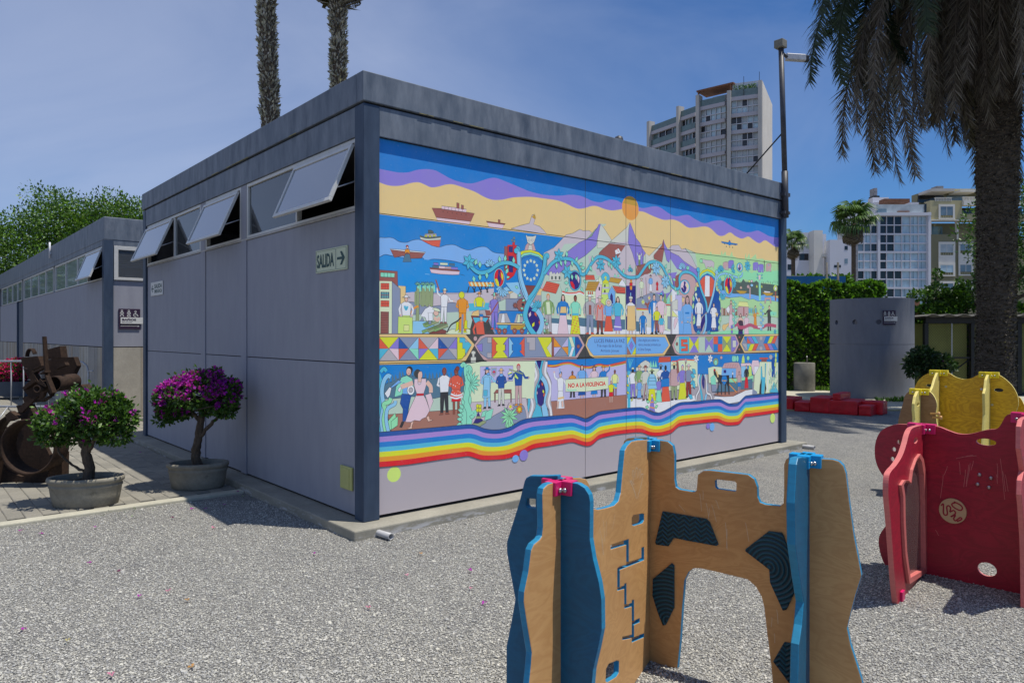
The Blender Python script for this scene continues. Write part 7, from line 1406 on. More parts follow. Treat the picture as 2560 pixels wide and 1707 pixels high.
for x0, x1, y0, y1, m in ((1500,1658,322,467,'m'), (1512,1674,686,828,'w'), (1512,1674,890,1022,'l'), (1512,1674,1070,1206,'m'), (1722,1868,684,806,'m'), (1722,1868,885,1014,'m'), (1722,1868,1068,1206,'d')):
    Yo = -.45 if y0 == 322 else -.12; dp = .4 if x0 > 1700 else 0
    fr_ = MB(); 
    for b_ in ((x0,x1,y0,y0+22),(x0,x1,y1-12,y1),(x0,x0+17,y0+22,y1-12),(x1-19,x1,y0+22,y1-12)): fr_.box(f.X(b_[0]), f.X(b_[1]), f.Y+Yo+dp, f.Y+Yo+dp+.11, f.Z(b_[3]), f.Z(b_[2]))
    F_ = fr_.build('window_surround', MAT['trimW'], o); mb = MB(); mb.box(f.X(x0+17), f.X(x1-19), f.Y+Yo+dp+.04, f.Y+Yo+dp+.115, f.Z(y1-38), f.Z(y0+22)); mb.build('pane', PANES[m], F_)
    mb = MB(); mb.box(f.X((x0+x1)/2-2), f.X((x0+x1)/2+2), f.Y+Yo+dp+.02, f.Y+Yo+dp+.039, f.Z(y1-38), f.Z(y0+22)); mb.build('mullion', MAT['trimW'], F_)
    for k in range(6): mb = MB(); xx = x0+20+k*(x1-x0-44)/5.0; mb.box(f.X(xx), f.X(xx+5), f.Y+Yo+dp+.01, f.Y+Yo+dp+.05, f.Z(y1-14), f.Z(y1-34)); mb.build('baluster', MAT['bei'], F_)
f.box('panel_below', 1512, 1674, 828, 890, -.1, -.01, MAT['trimW']); f.box('panel_below', 1722, 1868, 806, 885, .3, .39, MAT['trimW']); f.box('panel_below', 1512, 1674, 1206, 1300, -.1, -.01, MAT['trimW'])
mb = MB(); a = px(2274, 750, 60); mb.box(a.x, px(2300, 0, 60).x, 60, 64, 0, a.z); o = mb.build('brick_shed', MAT['woodb']); tag(o, 'small dark red brick wall glimpsed right above the cylinder hut', 'wall')
# concrete apartment tower behind the pavilion roof
o = empty('apartment_tower', label='tall concrete apartment tower with faceted bays of windows and roof terraces', cat='building')
ZT = 40.5; FH = 2.72
pts = [((26.5,137.8),(30.3,131.2)), ((30.0,128.8),(32.0,125.6)), ((31.9,122.9),(35.5,119.8)), ((35.6,117.8),(39.8,116.0))]
def frame_from(a, b, z=0):
    A = Vector((*a, 0)); B = Vector((*b, 0)); d = (B-A); L = d.length; return Matrix.Translation(A) @ Matrix.Rotation(math.atan2(d.y, d.x), 4, 'Z'), L
def tb(name, M, bxs, mat, parent=o):
    mb = MB()
    for b in bxs: mb.box(*b)
    return mb.build(name, mat, parent, M=M)
R = random.Random(12)
for bi, (a, b) in enumerate(pts):
    M, L = frame_from(a, b); tb('bay_core', M, [(0, L, .9, 3.4, 0, ZT-.2)], MAT['conc']); tb('pilaster', M, [(-.35 if bi else -.5, .25, -.5, .89, 0, ZT+2.0 if bi != 3 else ZT+1.0)], MAT['conc'])
    if bi == 3: tb('pilaster', M, [(L-.1, L+.5, -.5, .89, 0, ZT+2.0)], MAT['conc'])
    for k in range(9):
        zt = ZT - k*FH; tb('spandrel', M, [(.25, L-.1, 0, .88, zt-.62, zt)], MAT['concs'])
        n = 5 if bi >= 2 else 4; w0 = (L-.35)/n; zm = zt-.62-(FH-.62)*.5; bars = [(.25, L-.1, .3, .42, zm-.06, zm+.06)] + [(.25+i*w0-.04, .25+i*w0+.04, .3, .42, zt-FH, zt-.62) for i in range(1, n)]
        F_ = tb('window', M, bars, MAT['facW'])
        tone = ('l' if k in (2, 3) else 'x') if bi >= 2 else 'y'
        for i in range(n):
            for (z0, z1) in ((zt-FH, zm-.06), (zm+.06, zt-.62)):
                q = R.random(); m = ('w' if q < .8 else 'd') if tone == 'l' else (('d' if q < .30 else ('w' if q < .6 else 'l')) if tone == 'x' else ('d' if q < .4 else ('g' if q < .8 else 'm')))
                mb = MB(); mb.box(.25+i*w0+.05, .25+(i+1)*w0-.05, .5, .6, z0, z1); p_ = mb.build('pane', PANES[m], F_); p_.matrix_local = Matrix.Identity(4)
        if bi < 2: tb('balcony_rail', M, [(.25, L-.1, -.02, .02, zt-FH+.02, zt-FH+1.0)], PANES['g'])
    g = tb('glass_rail', M, [(.25, L-.1, .1, .16, ZT, ZT+1.1)], PANES['g']); 
    if bi in (0, 1, 3): tb('terrace_wall', M, [(.3, L-.2, 1.8 if bi < 3 else 1.6, 3.3, ZT-.2, ZT+ (1.7 if bi < 3 else 2.7))], MAT['facW'] if bi == 3 else MAT['conc'])
M, L = frame_from(*pts[2]); tb('pergola_roof', M, [(-.2, L+1.6, -.5, 3.3, ZT+2.5, ZT+2.75)], MAT['woodb']); 
for x in (0, L+1.0): tb('pergola_post', M, [(x, x+.22, -.4, -.2, ZT-1.2, ZT+2.5)], MAT['woodb'])
tb('terrace_wall', M, [(1.5, L, 2.2, 3.3, ZT-.2, ZT+1.9)], MAT['conc'])
rs = np.random.RandomState(44); M, L = frame_from(*pts[3]); P = np.stack([.5 + rs.rand(700)*(L-1), .5+rs.rand(700)*.8, ZT + rs.rand(700)**1.3*1.9], 1); D = np.tile([[0,0,1.0]], (700,1)); lc = leafcloud('terrace_plants', P, D, .34, MAT['leaf'], o, GREENS, rs, .8, .4); lc.matrix_local = M
M, L = frame_from((40.35, 115.9), (46.3, 128.0)); tb('side_wall', M, [(0, L, 0, .5, 0, ZT+2.05)], MAT['sidew'])
for M_, x, h in ((frame_from(*pts[3])[0], 2.2, 5.2), (frame_from(*pts[3])[0], 4.6, 5.9)): tb('antenna', M_, [(x, x+.07, 0, .07, ZT, ZT+h*.6)], MAT['black'])
# ------------------------------------------------------------------ crowd barrier
Bq = empty('crowd_barrier', label='galvanised crowd-control barrier standing behind the rusty sculpture', cat='barrier'); BY = 13.3
q_ = lambda x, y: px(x, y, BY)
mb = MB(); mb.tube([q_(-40,1014), q_(-40,903), q_(190,902), q_(207,906), q_(217,915), q_(221,930), q_(220,990), q_(214,1010), q_(200,1016), q_(-40,1016)], .021, 8); mb.build('frame', MAT['galv'], Bq)
for x in (-4, 28, 59, 90, 122, 153, 190): mb = MB(); mb.tube([q_(x,903), q_(x,1016)], .011, 6); mb.build('bar', MAT['galv'], Bq)
mb = MB(); p = q_(219, 927); mb.tube([p, p + Vector((.12,-.02,0))], .014, 6); mb.build('hook', MAT['galv'], Bq)
for x in (20, 190): p = q_(x, 1016); mb = MB(); mb.tube([p + Vector((0,-.3,-.26)), p + Vector((0,-.02,-.02)), p + Vector((0,.3,-.26))], .014, 6); mb.build('foot', MAT['galv'], Bq)
# ------------------------------------------------------------------ rusty steel sculpture
Sq = empty('steel_sculpture', (0,0,0), label='abstract rusty steel sculpture of welded plates, rings and tubes', cat='sculpture')
SYD = 7.75
def sp(x, y, Y): return px(x*.268, 820 + y*.268, Y)
def plate(pts, Y=SYD, th=.03, skew=(0.0, 0.0), name='plate'):
    th *= .55 if th > .05 else 1
    P = [sp(x, y, Y + skew[0]*(x-300)/300 + skew[1]*(y-700)/700) for x, y in pts]; n = len(P); mb = MB(); off = Vector((.3*th, th, 0)); V = P + [p + off for p in P]
    T = tessellate_polygon([[Vector((x, y, 0)) for x, y in pts]]); F = [t for t in T] + [(a+n, c+n, b+n) for a, b, c in T] + [(i, (i+1) % n, (i+1) % n + n, i+n) for i in range(n)]
    mb.add(V, F); return mb.build(name, MAT['rust'], Sq)
def ring(cx_, cy_, r, Y, dep, a0=0, a1=360, tilt=.25, w=.012, name='ring', el=1.0):
    c = sp(cx_, cy_, Y); R_ = r*.268/FPX*Y; mb = MB(); n = 36; V = []; F = []; full = a1-a0 >= 360
    for q, dy in ((R_, 0), (R_, dep), (R_-w, dep), (R_-w, 0)):
        for k in range(n+1): a = rad(a0 + (a1-a0)*k/n); V.append(c + Vector((q*el*math.cos(a) + tilt*dy, dy, q*math.sin(a) + tilt*.2*dy)))
    m = n+1
    for i in range(4):
        for k in range(n): F.append((i*m+k, i*m+k+1, ((i+1) % 4)*m+k+1, ((i+1) % 4)*m+k))
    mb.add(V, F, True); return mb.build(name, MAT['rust'], Sq)
plate([(-120,1500),(-100,1250),(20,1050),(90,905),(300,860),(470,1200),(450,1490)], 7.95, .04); plate([(445,1492),(508,1490),(512,1170),(465,1180)], 7.55, .30); plate([(508,1340),(578,1330),(540,1160),(510,1150)], 8.1, .06); plate([(-120,1500),(-60,1500),(-10,1240),(85,930),(60,920),(-60,1200)], 7.6, .10)
plate([(-150,1520),(-60,1520),(450,1492),(450,1330),(200,1385),(60,1330),(-20,1240),(-150,1240)], 7.72, .03); ring(255, 1110, 262, 7.45, .16, 0, 360, .3, .020); ring(200, 1080, 300, 7.9, .14, 100, 200, .2, .02)
plate([(45,812),(92,775),(172,838),(70,872)], 7.5, .10); plate([(150,722),(268,712),(305,790),(240,880),(205,882)], 7.65, .12); plate([(160,765),(215,700),(345,640),(300,690),(200,790)], 7.5, .03); plate([(208,650),(290,622),(345,690),(232,704)], 7.75, .15); plate([(215,575),(348,508),(432,545),(400,640),(330,690),(270,640)], 7.7, .06)
plate([(195,275),(352,262),(386,352),(290,400),(205,350)], 7.6, .16); plate([(215,375),(300,395),(330,500),(265,470)], 7.85, .05); plate([(290,412),(412,352),(408,372),(310,420),(355,500),(345,512)], 7.5, .10); plate([(365,425),(415,395),(418,415),(370,432)], 7.45, .12); plate([(350,512),(372,470),(432,540),(425,552)], 7.45, .12)
plate([(425,205),(556,168),(572,275),(432,292)], 7.7, .14); plate([(440,300),(560,272),(688,270),(718,352),(612,560),(470,600),(420,480)], 8.0, .10); plate([(455,345),(600,318),(614,345),(512,388)], 7.55, .08); plate([(612,590),(752,526),(794,572),(650,600)], 7.8, .20); plate([(205,560),(320,450),(330,500),(225,575)], 7.6, .10); plate([(370,668),(450,632),(446,650),(385,690)], 7.5, .05)
plate([(393,82),(402,78),(412,200),(440,560),(428,560),(404,300)], 7.5, .04, name='spike'); plate([(412,445),(424,440),(490,600),(470,612)], 7.45, .05); plate([(440,575),(480,600),(470,640),(430,580)], 7.6, .08)
ring(500, 522, 74, 7.5, .22, 0, 360, .35, .012, 'tube'); ring(342, 568, 36, 7.45, .12, 0, 360, .5, .012, 'tube'); ring(272, 268, 78, 7.8, .05, 20, 180, .2, .012, 'ring', .5)
# ------------------------------------------------------------------ play panels in the foreground and at right
CR = {'p': (1240,1050,.4192), 'q': (1700,1080,.4), 'r': (2150,900,.3954), 's': (1950,750,.2594)}
class Panel:
    def __init__(s, root, J, d, th=.026): s.root, s.J, s.d, s.th = root, Vector((*J, 0)), Vector((*d, 0)).normalized(), th; s.M = Matrix.Translation(s.J) @ Matrix.Rotation(math.atan2(s.d.y, s.d.x), 4, 'Z')
    def P(s, t, c):
        if t[0] == '@': a, b = t[1:].split(','); return (float(a), float(b))
        if t[1] == ':': c = t[0]; t = t[2:]
        s.c = c; x, y = map(float, t.split(',')); ox, oy, k = CR[c]; a, z = onplane(ox+x*k, oy+y*k, s.J, s.d); return (a, max(0.0, z))
    def pts(s, S, sm=False, c='p'):
        s.c = c; out = []
        for t in S.split(): out.append(s.P(t, s.c))
        return spline(out, True, 4) if sm else out
    def ell(s, c, x, y, rx, ry, n=24):
        ox, oy, k = CR[c]; a, z = onplane(ox+x*k, oy+y*k, s.J, s.d); a2, _ = onplane(ox+(x+rx)*k, oy+y*k, s.J, s.d); _, z2 = onplane(ox+x*k, oy+(y-ry)*k, s.J, s.d); return ell(a, z, abs(a2-a), abs(z2-z), n)
    def slab(s, name, out, holes, mats, y0=None, y1=None, bevel=.004, parent=None):
        y0 = -s.th/2 if y0 is None else y0; y1 = s.th/2 if y1 is None else y1
        def area(p): return sum(p[i][0]*p[(i+1) % len(p)][1] - p[(i+1) % len(p)][0]*p[i][1] for i in range(len(p)))
        def clean(p): 
            q = [p[0]]
            for v in p[1:]:
                if (v[0]-q[-1][0])**2 + (v[1]-q[-1][1])**2 > 1e-7: q.append(v)
            return q if (q[0][0]-q[-1][0])**2 + (q[0][1]-q[-1][1])**2 > 1e-7 else q[:-1]
        loops = [clean(out)] + [clean(h) for h in holes]; loops = [l if (area(l) > 0) == (i == 0) else l[::-1] for i, l in enumerate(loops)]
        T = tessellate_polygon([[Vector((x, z, 0)) for x, z in l] for l in loops]); fl = [p for l in loops for p in l]; n = len(fl); V = [(x, y0, z) for x, z in fl] + [(x, y1, z) for x, z in fl]; mb = MB()
        def orient(t): a, b, c = (fl[i] for i in t); return t if ((b[0]-a[0])*(c[1]-a[1]) - (b[1]-a[1])*(c[0]-a[0])) > 0 else (t[0], t[2], t[1])
        mb.v = V
        for t in T: t = orient(t); mb.f.append(tuple(t)); mb.m.append(0); mb.sm.append(False); mb.f.append((t[0]+n, t[2]+n, t[1]+n)); mb.m.append(1 if len(mats) > 2 else 0); mb.sm.append(False)
        k = 0
        for l in loops:
            m = len(l)
            for i in range(m): a, b = k+i, k+(i+1) % m; mb.f.append((a, a+n, b+n, b)); mb.m.append(len(mats)-1); mb.sm.append(False)
            k += m
        o = mb.build(name, mats, parent or s.root, 0, s.M if parent is None else None)
        if bevel: b = o.modifiers.new('bevel', 'BEVEL'); b.width = bevel; b.segments = 2; b.limit_method = 'ANGLE'; b.angle_limit = rad(60)
        return o
def connector(root, J, dirs, z, mat, arm=.068, w=.026, h=.055, bolts=True, name='connector'):
    mb = MB(); J = Vector((*J, 0))
    for d in dirs:
        d = Vector((*d, 0)).normalized(); s = Vector((-d.y, d.x, 0)); mb.obox(J + d*arm*.5 + Vector((0,0,z-h/2+.010)), d*arm*.5, s*w, Vector((0,0,h/2)))
    o = mb.build(name, mat, root, .003)
    if bolts:
        for i, d in enumerate(dirs):
            d = Vector((*d, 0)).normalized(); s = Vector((-d.y, d.x, 0))
            for sg in (-1, 1):
                c = J + d*arm*.62 + s*sg*(w+.001) + Vector((0,0,z-h/2+.004)); mb = MB(); mb.tube([c, c + s*sg*.006, c + s*sg*.009], [.009, .009, .004], 10); mb.build('bolt', MAT['steelbolt'], o)
    return o
PC = empty('play_castle', label='plywood and blue castle-shaped play panel set standing in the gravel, nearest the camera', cat='play panels')
M_, Lj, Rj = (.675, 3.56), (.169, 2.555), (1.275, 3.12); dA = (Lj[0]-M_[0], Lj[1]-M_[1]); dB = (Rj[0]-M_[0], Rj[1]-M_[1])
ply3 = [MAT['ply'], MAT['ply_edge']]; blu3 = [MAT['ply_blue'], MAT['ply_edge']]
A = Panel(PC, M_, dA)
sL = Vector(dA).length
out = A.pts('p:918,117 885,115 830,118 792,126 768,150 752,180 745,250 735,350 728,430 715,480 690,505 640,520 590,530 562,522 548,490 543,430 538,378 518,347 480,338 420,338') + [(sL, A.pts('p:385,340')[0][1]), (sL, 0), (0, 0)]
maze = A.pts('p:668,745 668,765 762,738 762,862 720,872 708,882 708,1012 750,1000 750,1118 795,1105 795,1278 738,1290 738,1305 795,1295 795,1320 868,1288 868,1268 808,1292 808,1215 842,1200 842,1178 808,1195 808,1068 795,1072 795,1085 762,1095 762,970 750,974 750,985 722,995 722,888 868,830 868,755 853,760 853,818 776,842 776,708')
A.slab('maze_panel', out, [A.pts('p:795,580 803,568 855,557 868,560 868,595 858,612 808,628 795,622'), maze, A.pts('p:640,1480 655,1450 705,1430 718,1435 716,1500 700,1525 650,1555 638,1552')], ply3)
mb = MB(); HX = [(820,465),(812,430),(795,385),(782,360),(790,358),(806,385),(800,330),(796,300),(804,298),(812,340),(816,290),(822,280),(828,290),(826,345),(838,292),(846,290),(840,350),(852,320),(862,318),(852,370),(842,410),(832,440),(828,465)]
hp = [A.P('%g,%g' % q, 'p') for q in HX]; T = ribbon(hp, .0035)
MAT['chalk'] = simple('chalk', (0.62,0.54,0.40), .9, .1, 30, bump=0)
Vv = []; Ff = []
def chalk(pn, T, side=1):
    V = []; F = []
    for t in T: k = len(V); V += [(p[0], side*(pn.th/2+.0006), p[1]) for p in t]; F.append((k, k+1, k+2))
    m = MB(); m.add(V, F); return m.build('chalk_drawing', MAT['chalk'], pn.root, 0, pn.M)
# which side of the panel faces the yard: the local y axis is the left normal of its direction
chalk(A, T, 1 if (A.M.to_3x3() @ Vector((0,1,0))).dot(-A.J) > 0 else -1)
B = Panel(PC, M_, dB); sR = Vector(dB).length
out = B.pts('p:920,118 980,118 1030,125 1060,150 1070,200 1070,350 1078,395 1100,410 1190,425 1202,415 1208,340 q:118,262 150,238 200,236 430,262 470,290 488,340 490,400 505,435 540,448 630,458 652,440 655,380 655,200 668,165 690,152') + [(sR, B.pts('q:790,152')[0][1]), (sR, 0), (B.pts('q:590,1568')[0][0]+.01, 0)] + B.pts('q:585,1568 575,1450 550,1250 530,1080 515,1020 480,960 430,915 330,890 200,860 130,845 p:1185,878 1155,900 1130,950 1118,1100 1105,1300 1088,1500') + [(B.pts('p:1080,1515')[0][0], 0), (0, 0)]
out[0] = (0, out[0][1])
B.slab('arch_panel', out, [B.pts('q:226,300 238,292 350,306 358,316 357,362 345,366 240,352 228,340')], ply3)
sideB = 1 if (B.M.to_3x3() @ Vector((0,1,0))).dot(-B.J) > 0 else -1
def padm(name, kind):
    m = N(name, .5, 0, .4); v = m.co(); s_ = m.n.new('ShaderNodeSeparateXYZ'); m.l.new(v, s_.inputs[0]); X, Z = s_.outputs[0], s_.outputs[2]
    if kind == 'z': zg = m.math('ABSOLUTE', m.math('SUBTRACT', m.math('FRACT', m.math('MULTIPLY', X, 18.0)), .5)); w = m.math('SINE', m.math('MULTIPLY', m.math('ADD', m.math('MULTIPLY', zg, .042), Z), 290))
    else:
        cx_, cz_ = kind; dx = m.math('SUBTRACT', X, cx_); dz = m.math('SUBTRACT', Z, cz_); w = m.math('SINE', m.math('MULTIPLY', m.math('SQRT', m.math('ADD', m.math('MULTIPLY', dx, dx), m.math('MULTIPLY', dz, dz))), 330))
    f = m.mr(w, -1, 1); m.base(m.mix(f, (0.006,0.028,0.045), (0.012,0.085,0.13))); m.bump(f, 1.0, .006); return m.m
for S, kd in (('p:1003,538 1130,560 1262,583 1282,602 1335,735 1325,743 1150,712 1070,695 1037,745 965,735 960,722', 'z'), ('p:1058,845 1072,860 1072,1110 1022,1212 1005,1216 975,1140 943,1040 945,940', 'c'), ('q:415,735 420,722 562,612 645,622 655,640 690,740 728,985 672,1100 650,1106 570,930 565,850', 'd'), ('q:590,1420 660,1300 740,1315 740,1575 700,1570 650,1500', 'z')):
    P = B.pts(S); c = (sum(p[0] for p in P)/len(P), sum(p[1] for p in P)/len(P))
    m = padm('ribbed_rubber_' + {'z': 'zigzag', 'c': 'fan', 'd': 'rings'}[kd], 'z' if kd == 'z' else ((P[3][0]+.01, P[3][1]+.02) if kd == 'c' else (P[-1][0], P[-1][1]+.01)))
    B.slab('rubber_pad', P, [], [m, MAT['rubber_blue']], *(sorted((sideB*B.th/2, sideB*(B.th/2+.009)))), .003)
T = []
for x, y, L, a in ((170,440,90,80),(190,470,70,95),(205,450,110,75),(230,420,60,70),(290,560,170,86),(300,600,120,92),(415,560,120,80),(130,380,110,84),(150,360,60,90),(610,1100,90,85),(580,1150,60,95),(595,1250,60,88),(0,450,60,50)):
    p = [B.P('q:%g,%g' % (x + t*L*math.cos(rad(a)) + (t*7 % 3), y + t*L*math.sin(rad(a))), 'q') for t in (0, .3, .6, 1)]; T += ribbon(p, .0016)
chalk(B, T, sideB)
T = []
for x, y, L, a in ((690,560,90,100),(620,590,130,86),(640,600,90,92),(600,640,160,82),(615,700,100,88)):
    p = [A.P('%g,%g' % (x + t*L*math.cos(rad(a)) + (t*7 % 3), y + t*L*math.sin(rad(a))), 'p') for t in (0, .3, .6, 1)]; T += ribbon(p, .0018)
chalk(A, T, 1 if (A.M.to_3x3() @ Vector((0,1,0))).dot(-A.J) > 0 else -1)
def fin(name, root, J, d, S, mats, holes=(), th=.026, sm=False, foot=True):
    p = Panel(root, J, d, th); o_ = p.pts(S, sm); o_[0] = (0, o_[0][1]); o_ = [(max(0, a), b) for a, b in o_]
    o_ += [(o_[-1][0]*.9, 0), (0, 0)]; return p, p.slab(name, o_, [p.pts(h) if isinstance(h, str) else p.ell(*h) for h in holes], mats)
fin('wavy_fin', PC, Lj, (.80,-.60), 'p:383,363 440,365 500,375 540,400 565,440 572,480 570,700 590,820 625,960 640,1060 642,1240 620,1350 590,1480 582,1568 600,1750 620,1950 590,2200', blu3)
fin('wavy_fin', PC, Lj, (-.60,-.80), 'p:383,365 335,365 292,378 264,405 258,440 262,640 257,685 245,705 208,735 192,770 175,900 150,1020 147,1080 165,1200 195,1380 190,1450 178,1568 165,1750 185,1950 170,2250', ply3)
fin('wavy_fin', PC, Lj, (-.83,.56), 'p:383,325 300,328 215,327 190,340 180,360 150,480 75,720 75,780 95,900 125,1060 100,1200 72,1340 72,1568 90,1750 70,1950', blu3, ['p:192,462 245,466 245,522 202,515 192,505'])
fin('wavy_fin', PC, M_, (-.806,.591), 'p:918,99 850,98 795,103 772,118 764,145 764,420 700,600 690,900 720,1100 690,1300', ply3)
fin('wavy_fin', PC, Rj, (-.56,-.83), 'q:800,150 740,152 712,160 703,200 690,440 694,700 722,900 748,1060 736,1200 718,1320 712,1568 696,1750 712,1950', blu3, th=.034)
fin('wavy_fin', PC, Rj, (.82,-.575), 'q:800,160 890,163 960,167 1000,180 1025,205 1040,250 1060,420 1090,640 1118,780 1138,890 1100,1010 1070,1120 1048,1215 1070,1320 1105,1430 1140,1540 1160,1700 1120,1950', ply3)
zc = lambda J, y: EYE + (HY-y)/FPX*J[1]
connector(PC, M_, (dA, dB, (-dB[0], -dB[1]), (-dA[0], -dA[1])), zc(M_, 1102), MAT['plas_blue'])
connector(PC, Lj, ((.80,-.60), (-.60,-.80), (-.83,.56), (.5,.86)), zc(Lj, 1204), MAT['plas_pink'], .062, .024, .05)
connector(PC, Rj, ((.82,-.575), (-.56,-.83), (-.806,.591), (.56,.83)), zc(Rj, 1140), MAT['plas_blue'], .066, .026, .055)
# red panels
RP = empty('red_play_panels', label='red play panels with a scratched clear window and a cream disc, at the right edge', cat='play panels')
J1 = (2.77, 4.86); rd = (.70,-.714); dd = (-.65,-.76); red3 = [MAT['ply_red'], MAT['ply_pink']]
R1 = Panel(RP, J1, rd); top = R1.pts('r:378,413 440,416 500,420 560,443 620,463 680,467 740,456 800,440 860,434 885,418 905,385 925,352 960,338 1037,337 1100,337 1160,345'); top = [(0, top[0][1])] + spline(top[1:]); smax = top[-1][0]
R1.slab('main_panel', top + [(smax, 0), (0, 0)], [R1.ell('r', 800, 517, 65, 22), R1.ell('r', 806, 1320, 62, 44)], red3)
s1_ = 1 if (R1.M.to_3x3() @ Vector((0,1,0))).dot(-R1.J) > 0 else -1; MAT['cream'] = simple('cream_disc', (0.60,0.42,0.22), .5, .08, 8)
o = R1.slab('disc', R1.ell('r', 592, 949, 88, 78, 40), [], [MAT['cream'], MAT['cream']], *sorted((s1_*.013, s1_*.026)), .004)
for S in ('r:520,915 535,905 535,960 548,975 560,965 556,925 568,915 580,930 575,955', 'r:600,890 640,910 655,930 640,945 600,925 588,905 612,895', 'r:580,985 610,975 600,995 610,1010 640,990 650,1000 620,1015', 'r:575,955 600,945 610,965 580,985'):
    T = ribbon(spline(R1.pts(S)), .009); V = []; F = []
    for t in T: k = len(V); V += [(p[0], s1_*.0268, p[1]) for p in t]; F.append((k, k+1, k+2))
    m = MB(); m.add(V, F); g = m.build('groove', MAT['ply_red'], o)
for x, y in ((760,722),(832,743),(748,782),(820,802)):
    a, z = R1.P('r:%g,%g' % (x, y), 'r'); m = MB(); m.tube([(a, s1_*.012, z), (a, s1_*.020, z), (a, s1_*.023, z)], [.012,.012,.005], 10); m.build('bolt', MAT['steelbolt'], RP, 0, R1.M)
MAT['scr'] = simple('scratch', (0.62,0.22,0.20), .9, .1, 30, bump=0)
T = []
for x, y, L, a in ((556,668,60,110),(530,720,150,97),(610,620,110,-12),(650,610,90,-5),(720,635,60,105),(700,650,150,100),(690,660,120,98),(670,690,110,96),(890,620,260,84),(870,650,90,88),(905,700,130,82),(920,720,110,80),(865,720,60,84),(630,640,80,85),(480,1070,40,60)):
    p = [R1.P('r:%g,%g' % (x + t*L*math.cos(rad(a)) + (t*9 % 4), y + t*L*math.sin(rad(a))), 'r') for t in (0, .3, .6, 1)]; T += ribbon(p, .0022)
V = []; F = []
for t in T: k = len(V); V += [(p[0], s1_*.0136, p[1]) for p in t]; F.append((k, k+1, k+2))
m = MB(); m.add(V, F); m.build('scratches', MAT['scr'], RP, 0, R1.M)
D1 = Panel(RP, J1, dd, .03); top = D1.pts('r:374,415 345,417 312,432 292,470 276,530 252,600 215,660 180,700 165,740 162,850 175,1000 190,1200 205,1400 218,1528'); top = [(0, top[0][1])] + spline(top[1:])
win = D1.pts('r:250,850 240,785 258,757 278,760 290,775 300,700 322,635 341,610 358,640 370,720 378,900 382,1312 284,1368 262,1200 252,1000')
D1.slab('window_panel', top + [(top[-1][0]-.01, 0), (0, 0)], [win, D1.ell('r', 336, 505, 13, 20)], [MAT['ply_pink'], MAT['ply_red'], MAT['ply_pink']])
cw = (sum(p[0] for p in win)/len(win), sum(p[1] for p in win)/len(win)); big = [(cw[0]+(p[0]-cw[0])*1.22, cw[1]+(p[1]-cw[1])*1.07) for p in win]
sD = 1 if (D1.M.to_3x3() @ Vector((0,1,0))).dot(-D1.J) > 0 else -1
D1.slab('window_rim', big, [win], [MAT['ply_pink'], MAT['ply_pink']], *sorted((sD*.0155, sD*.032)), .003)
D1.slab('pane', win, [], [glass('scratched_acrylic', (0.30,0.20,0.20), .25, .35)]*2, -.003, .003, 0)
F1 = Panel(RP, J1, (-.70,.714)); top = F1.pts('r:372,411 310,406 240,405 180,420 130,455 102,520 98,600 115,670 150,730 200,800 235,880 225,970 170,1040 130,1100 122,1160 140,1240 165,1300 200,1330'); top = [(0, top[0][1])] + spline(top[1:])
F1.slab('lobed_fin', [(max(0,a), b) for a, b in top] + [(0, 0)], [F1.ell('r', 248, 517, 12, 14), F1.ell('r', 218, 563, 13, 15), F1.ell('r', 208, 624, 13, 15)], red3)
J2 = tuple((Vector((*J1, 0)) + Vector((*rd, 0)).normalized()*(R1.P('r:1062,360', 'r')[0]))[:2])
p, _ = fin('curved_fin', RP, J2, dd, 'r:1060,355 1035,360 1012,375 1002,420 1000,560 1012,640 1020,700 1006,760 1003,850 1012,950 1022,1100 1028,1300 1030,1500 1030,1700', [MAT['ply_pink'], MAT['ply_red'], MAT['ply_pink']])
connector(RP, J1, (rd, dd, (-.7,.714)), EYE + (HY-1062)/FPX*J1[1], MAT['plas_pink'], .085, .028, .065); connector(RP, J2, (rd, dd, (-.7,.714)), EYE + (HY-1036)/FPX*J2[1], MAT['plas_pink'], .085, .028, .065)
mb = MB(); q = Vector((*J1, 0)) + Vector((*dd, 0)).normalized()*.66; mb.obox(q + Vector((0,0,.03)), Vector((*dd,0)).normalized()*.03, Vector((*rd,0)).normalized()*.03, Vector((0,0,.03))); mb.build('foot_clamp', MAT['plas_pink'], RP, .003)
# yellow panels
YP = empty('yellow_play_panels', label='wavy yellow play panels with oval holes, behind the red ones', cat='play panels')
y1 = (5.22, 8.8); yel3 = [MAT['ply_yellow'], MAT['ply_yedge']]; Yp = Panel(YP, y1, rd)
o_ = Yp.pts('s:1300,1500 1290,1300 1290,1200 1325,1050 1308,960 1296,880 1306,830 1340,770 1400,720 1480,692 1530,688 1590,690 1640,708 1700,743 1780,762 1850,750 1900,725 1960,706 2012,702 2060,705 2120,725 2190,775 2250,840 2290,920 2300,1000 2282,1060 2255,1150 2270,1300 2290,1500'); o_ = spline(o_)
Yp.slab('wavy_panel', o_ + [(o_[-1][0], 0), (o_[0][0], 0)], [Yp.ell('s', 1440, 822, 30, 14), Yp.ell('s', 2110, 866, 45, 18)], yel3)
sY = 1 if (Yp.M.to_3x3() @ Vector((0,1,0))).dot(-Yp.J) > 0 else -1
for x, y in ((1603,833),(1945,857),(2048,1008)):
    a, z = Yp.P('s:%g,%g' % (x, y), 's'); m = MB(); m.tube([(a, sY*.012, z), (a, sY*.022, z)], .014, 8); m.build('bolt', MAT['steelbolt'], YP, 0, Yp.M)
fin('curved_fin', YP, y1, dd, 's:1530,692 1508,702 1485,760 1462,840 1438,885 1430,960 1450,1100 1420,1300', [MAT['ply_yedge'], MAT['ply_yedge']])
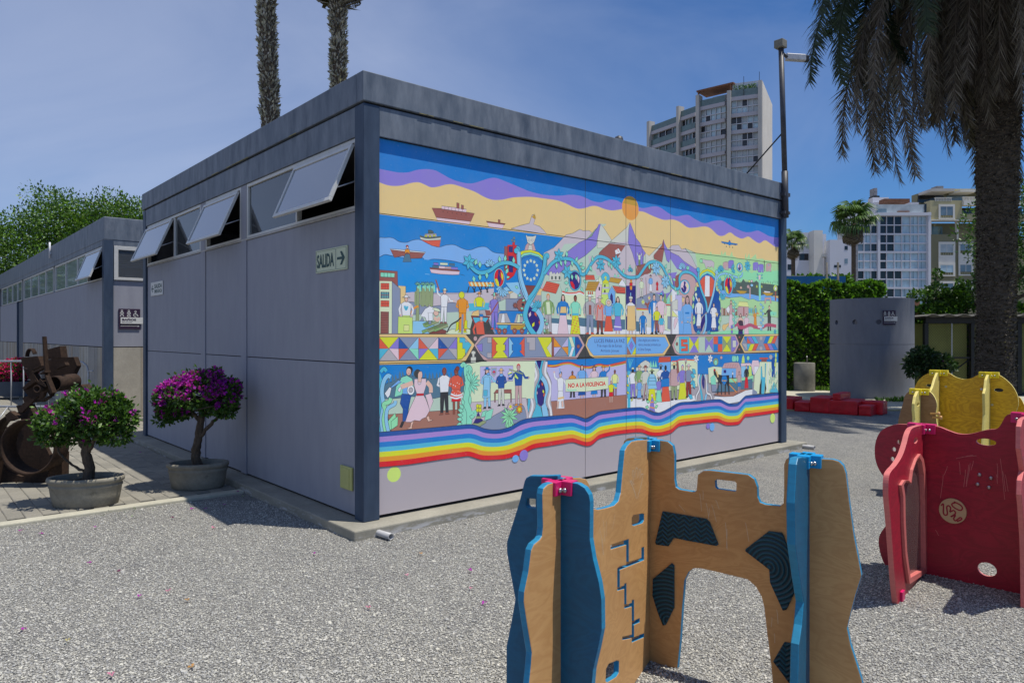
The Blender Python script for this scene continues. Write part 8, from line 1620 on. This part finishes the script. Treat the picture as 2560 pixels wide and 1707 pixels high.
a2 = Yp.P('s:2015,710', 's')[0]; y2 = tuple((Yp.J + Yp.d*a2)[:2])
fin('curved_fin', YP, y2, dd, 's:2014,712 1998,722 1980,770 1972,850 1960,900 1962,1000 1965,1100 1960,1200 1950,1400', [MAT['ply_yedge'], MAT['ply_yedge']])
connector(YP, y1, (rd, dd, (-.7,.714)), EYE + (HY-927)/FPX*y1[1], MAT['plas_yellow'], .10, .03, .07); connector(YP, y2, (rd, dd, (-.7,.714)), EYE + (HY-932)/FPX*y2[1], MAT['plas_yellow'], .10, .03, .07)
p = Panel(YP, tuple((Yp.J + Yp.d*(a2+.55) + Vector((.15,.5,0)))[:2]), rd); o_ = spline(p.pts('s:2260,1500 2250,1100 2280,960 2300,930 2330,960 2360,1020 2400,1100 2420,1500')); p.slab('wavy_panel', o_ + [(o_[-1][0], 0), (o_[0][0], 0)], [], yel3)
BP = empty('brown_play_panel', label='small round-topped brown plywood play panel with a yellow fin', cat='play panels'); y3 = (4.135, 7.3); Bp = Panel(BP, y3, rd)
o_ = spline(Bp.pts('s:1150,1500 1145,1250 1142,1180 1160,1090 1185,1010 1205,930 1240,885 1300,864 1345,862 1400,864 1450,885 1490,930 1515,1000 1506,1080 1510,1160 1525,1250 1500,1400 1505,1500')); Bp.slab('lobed_panel', o_ + [(o_[-1][0], 0), (o_[0][0], 0)], [], [MAT['ply_dark'], MAT['ply_yedge']])
fin('curved_fin', BP, y3, dd, 's:1342,868 1318,880 1296,930 1284,1000 1282,1060 1290,1150 1280,1300', [MAT['ply_yedge'], MAT['ply_yedge']], [('s', 1318, 1005, 13, 15)])
connector(BP, y3, (rd, dd, (-.7,.714)), EYE + (HY-974)/FPX*y3[1], MAT['plas_yellow'], .09, .028, .06)
for x, y in ((1520,1095),(1540,1132)):
    k = px(1950+x*.2594, 750+y*.2594, 7.15); m = MB(); m.tube([k + Vector((-.06,.025,0)), k, k + Vector((.001,0,0)), k + Vector((.018,-.006,0))], [.010,.010,.020,.018], 10); m.build('peg', MAT['ply'], BP)
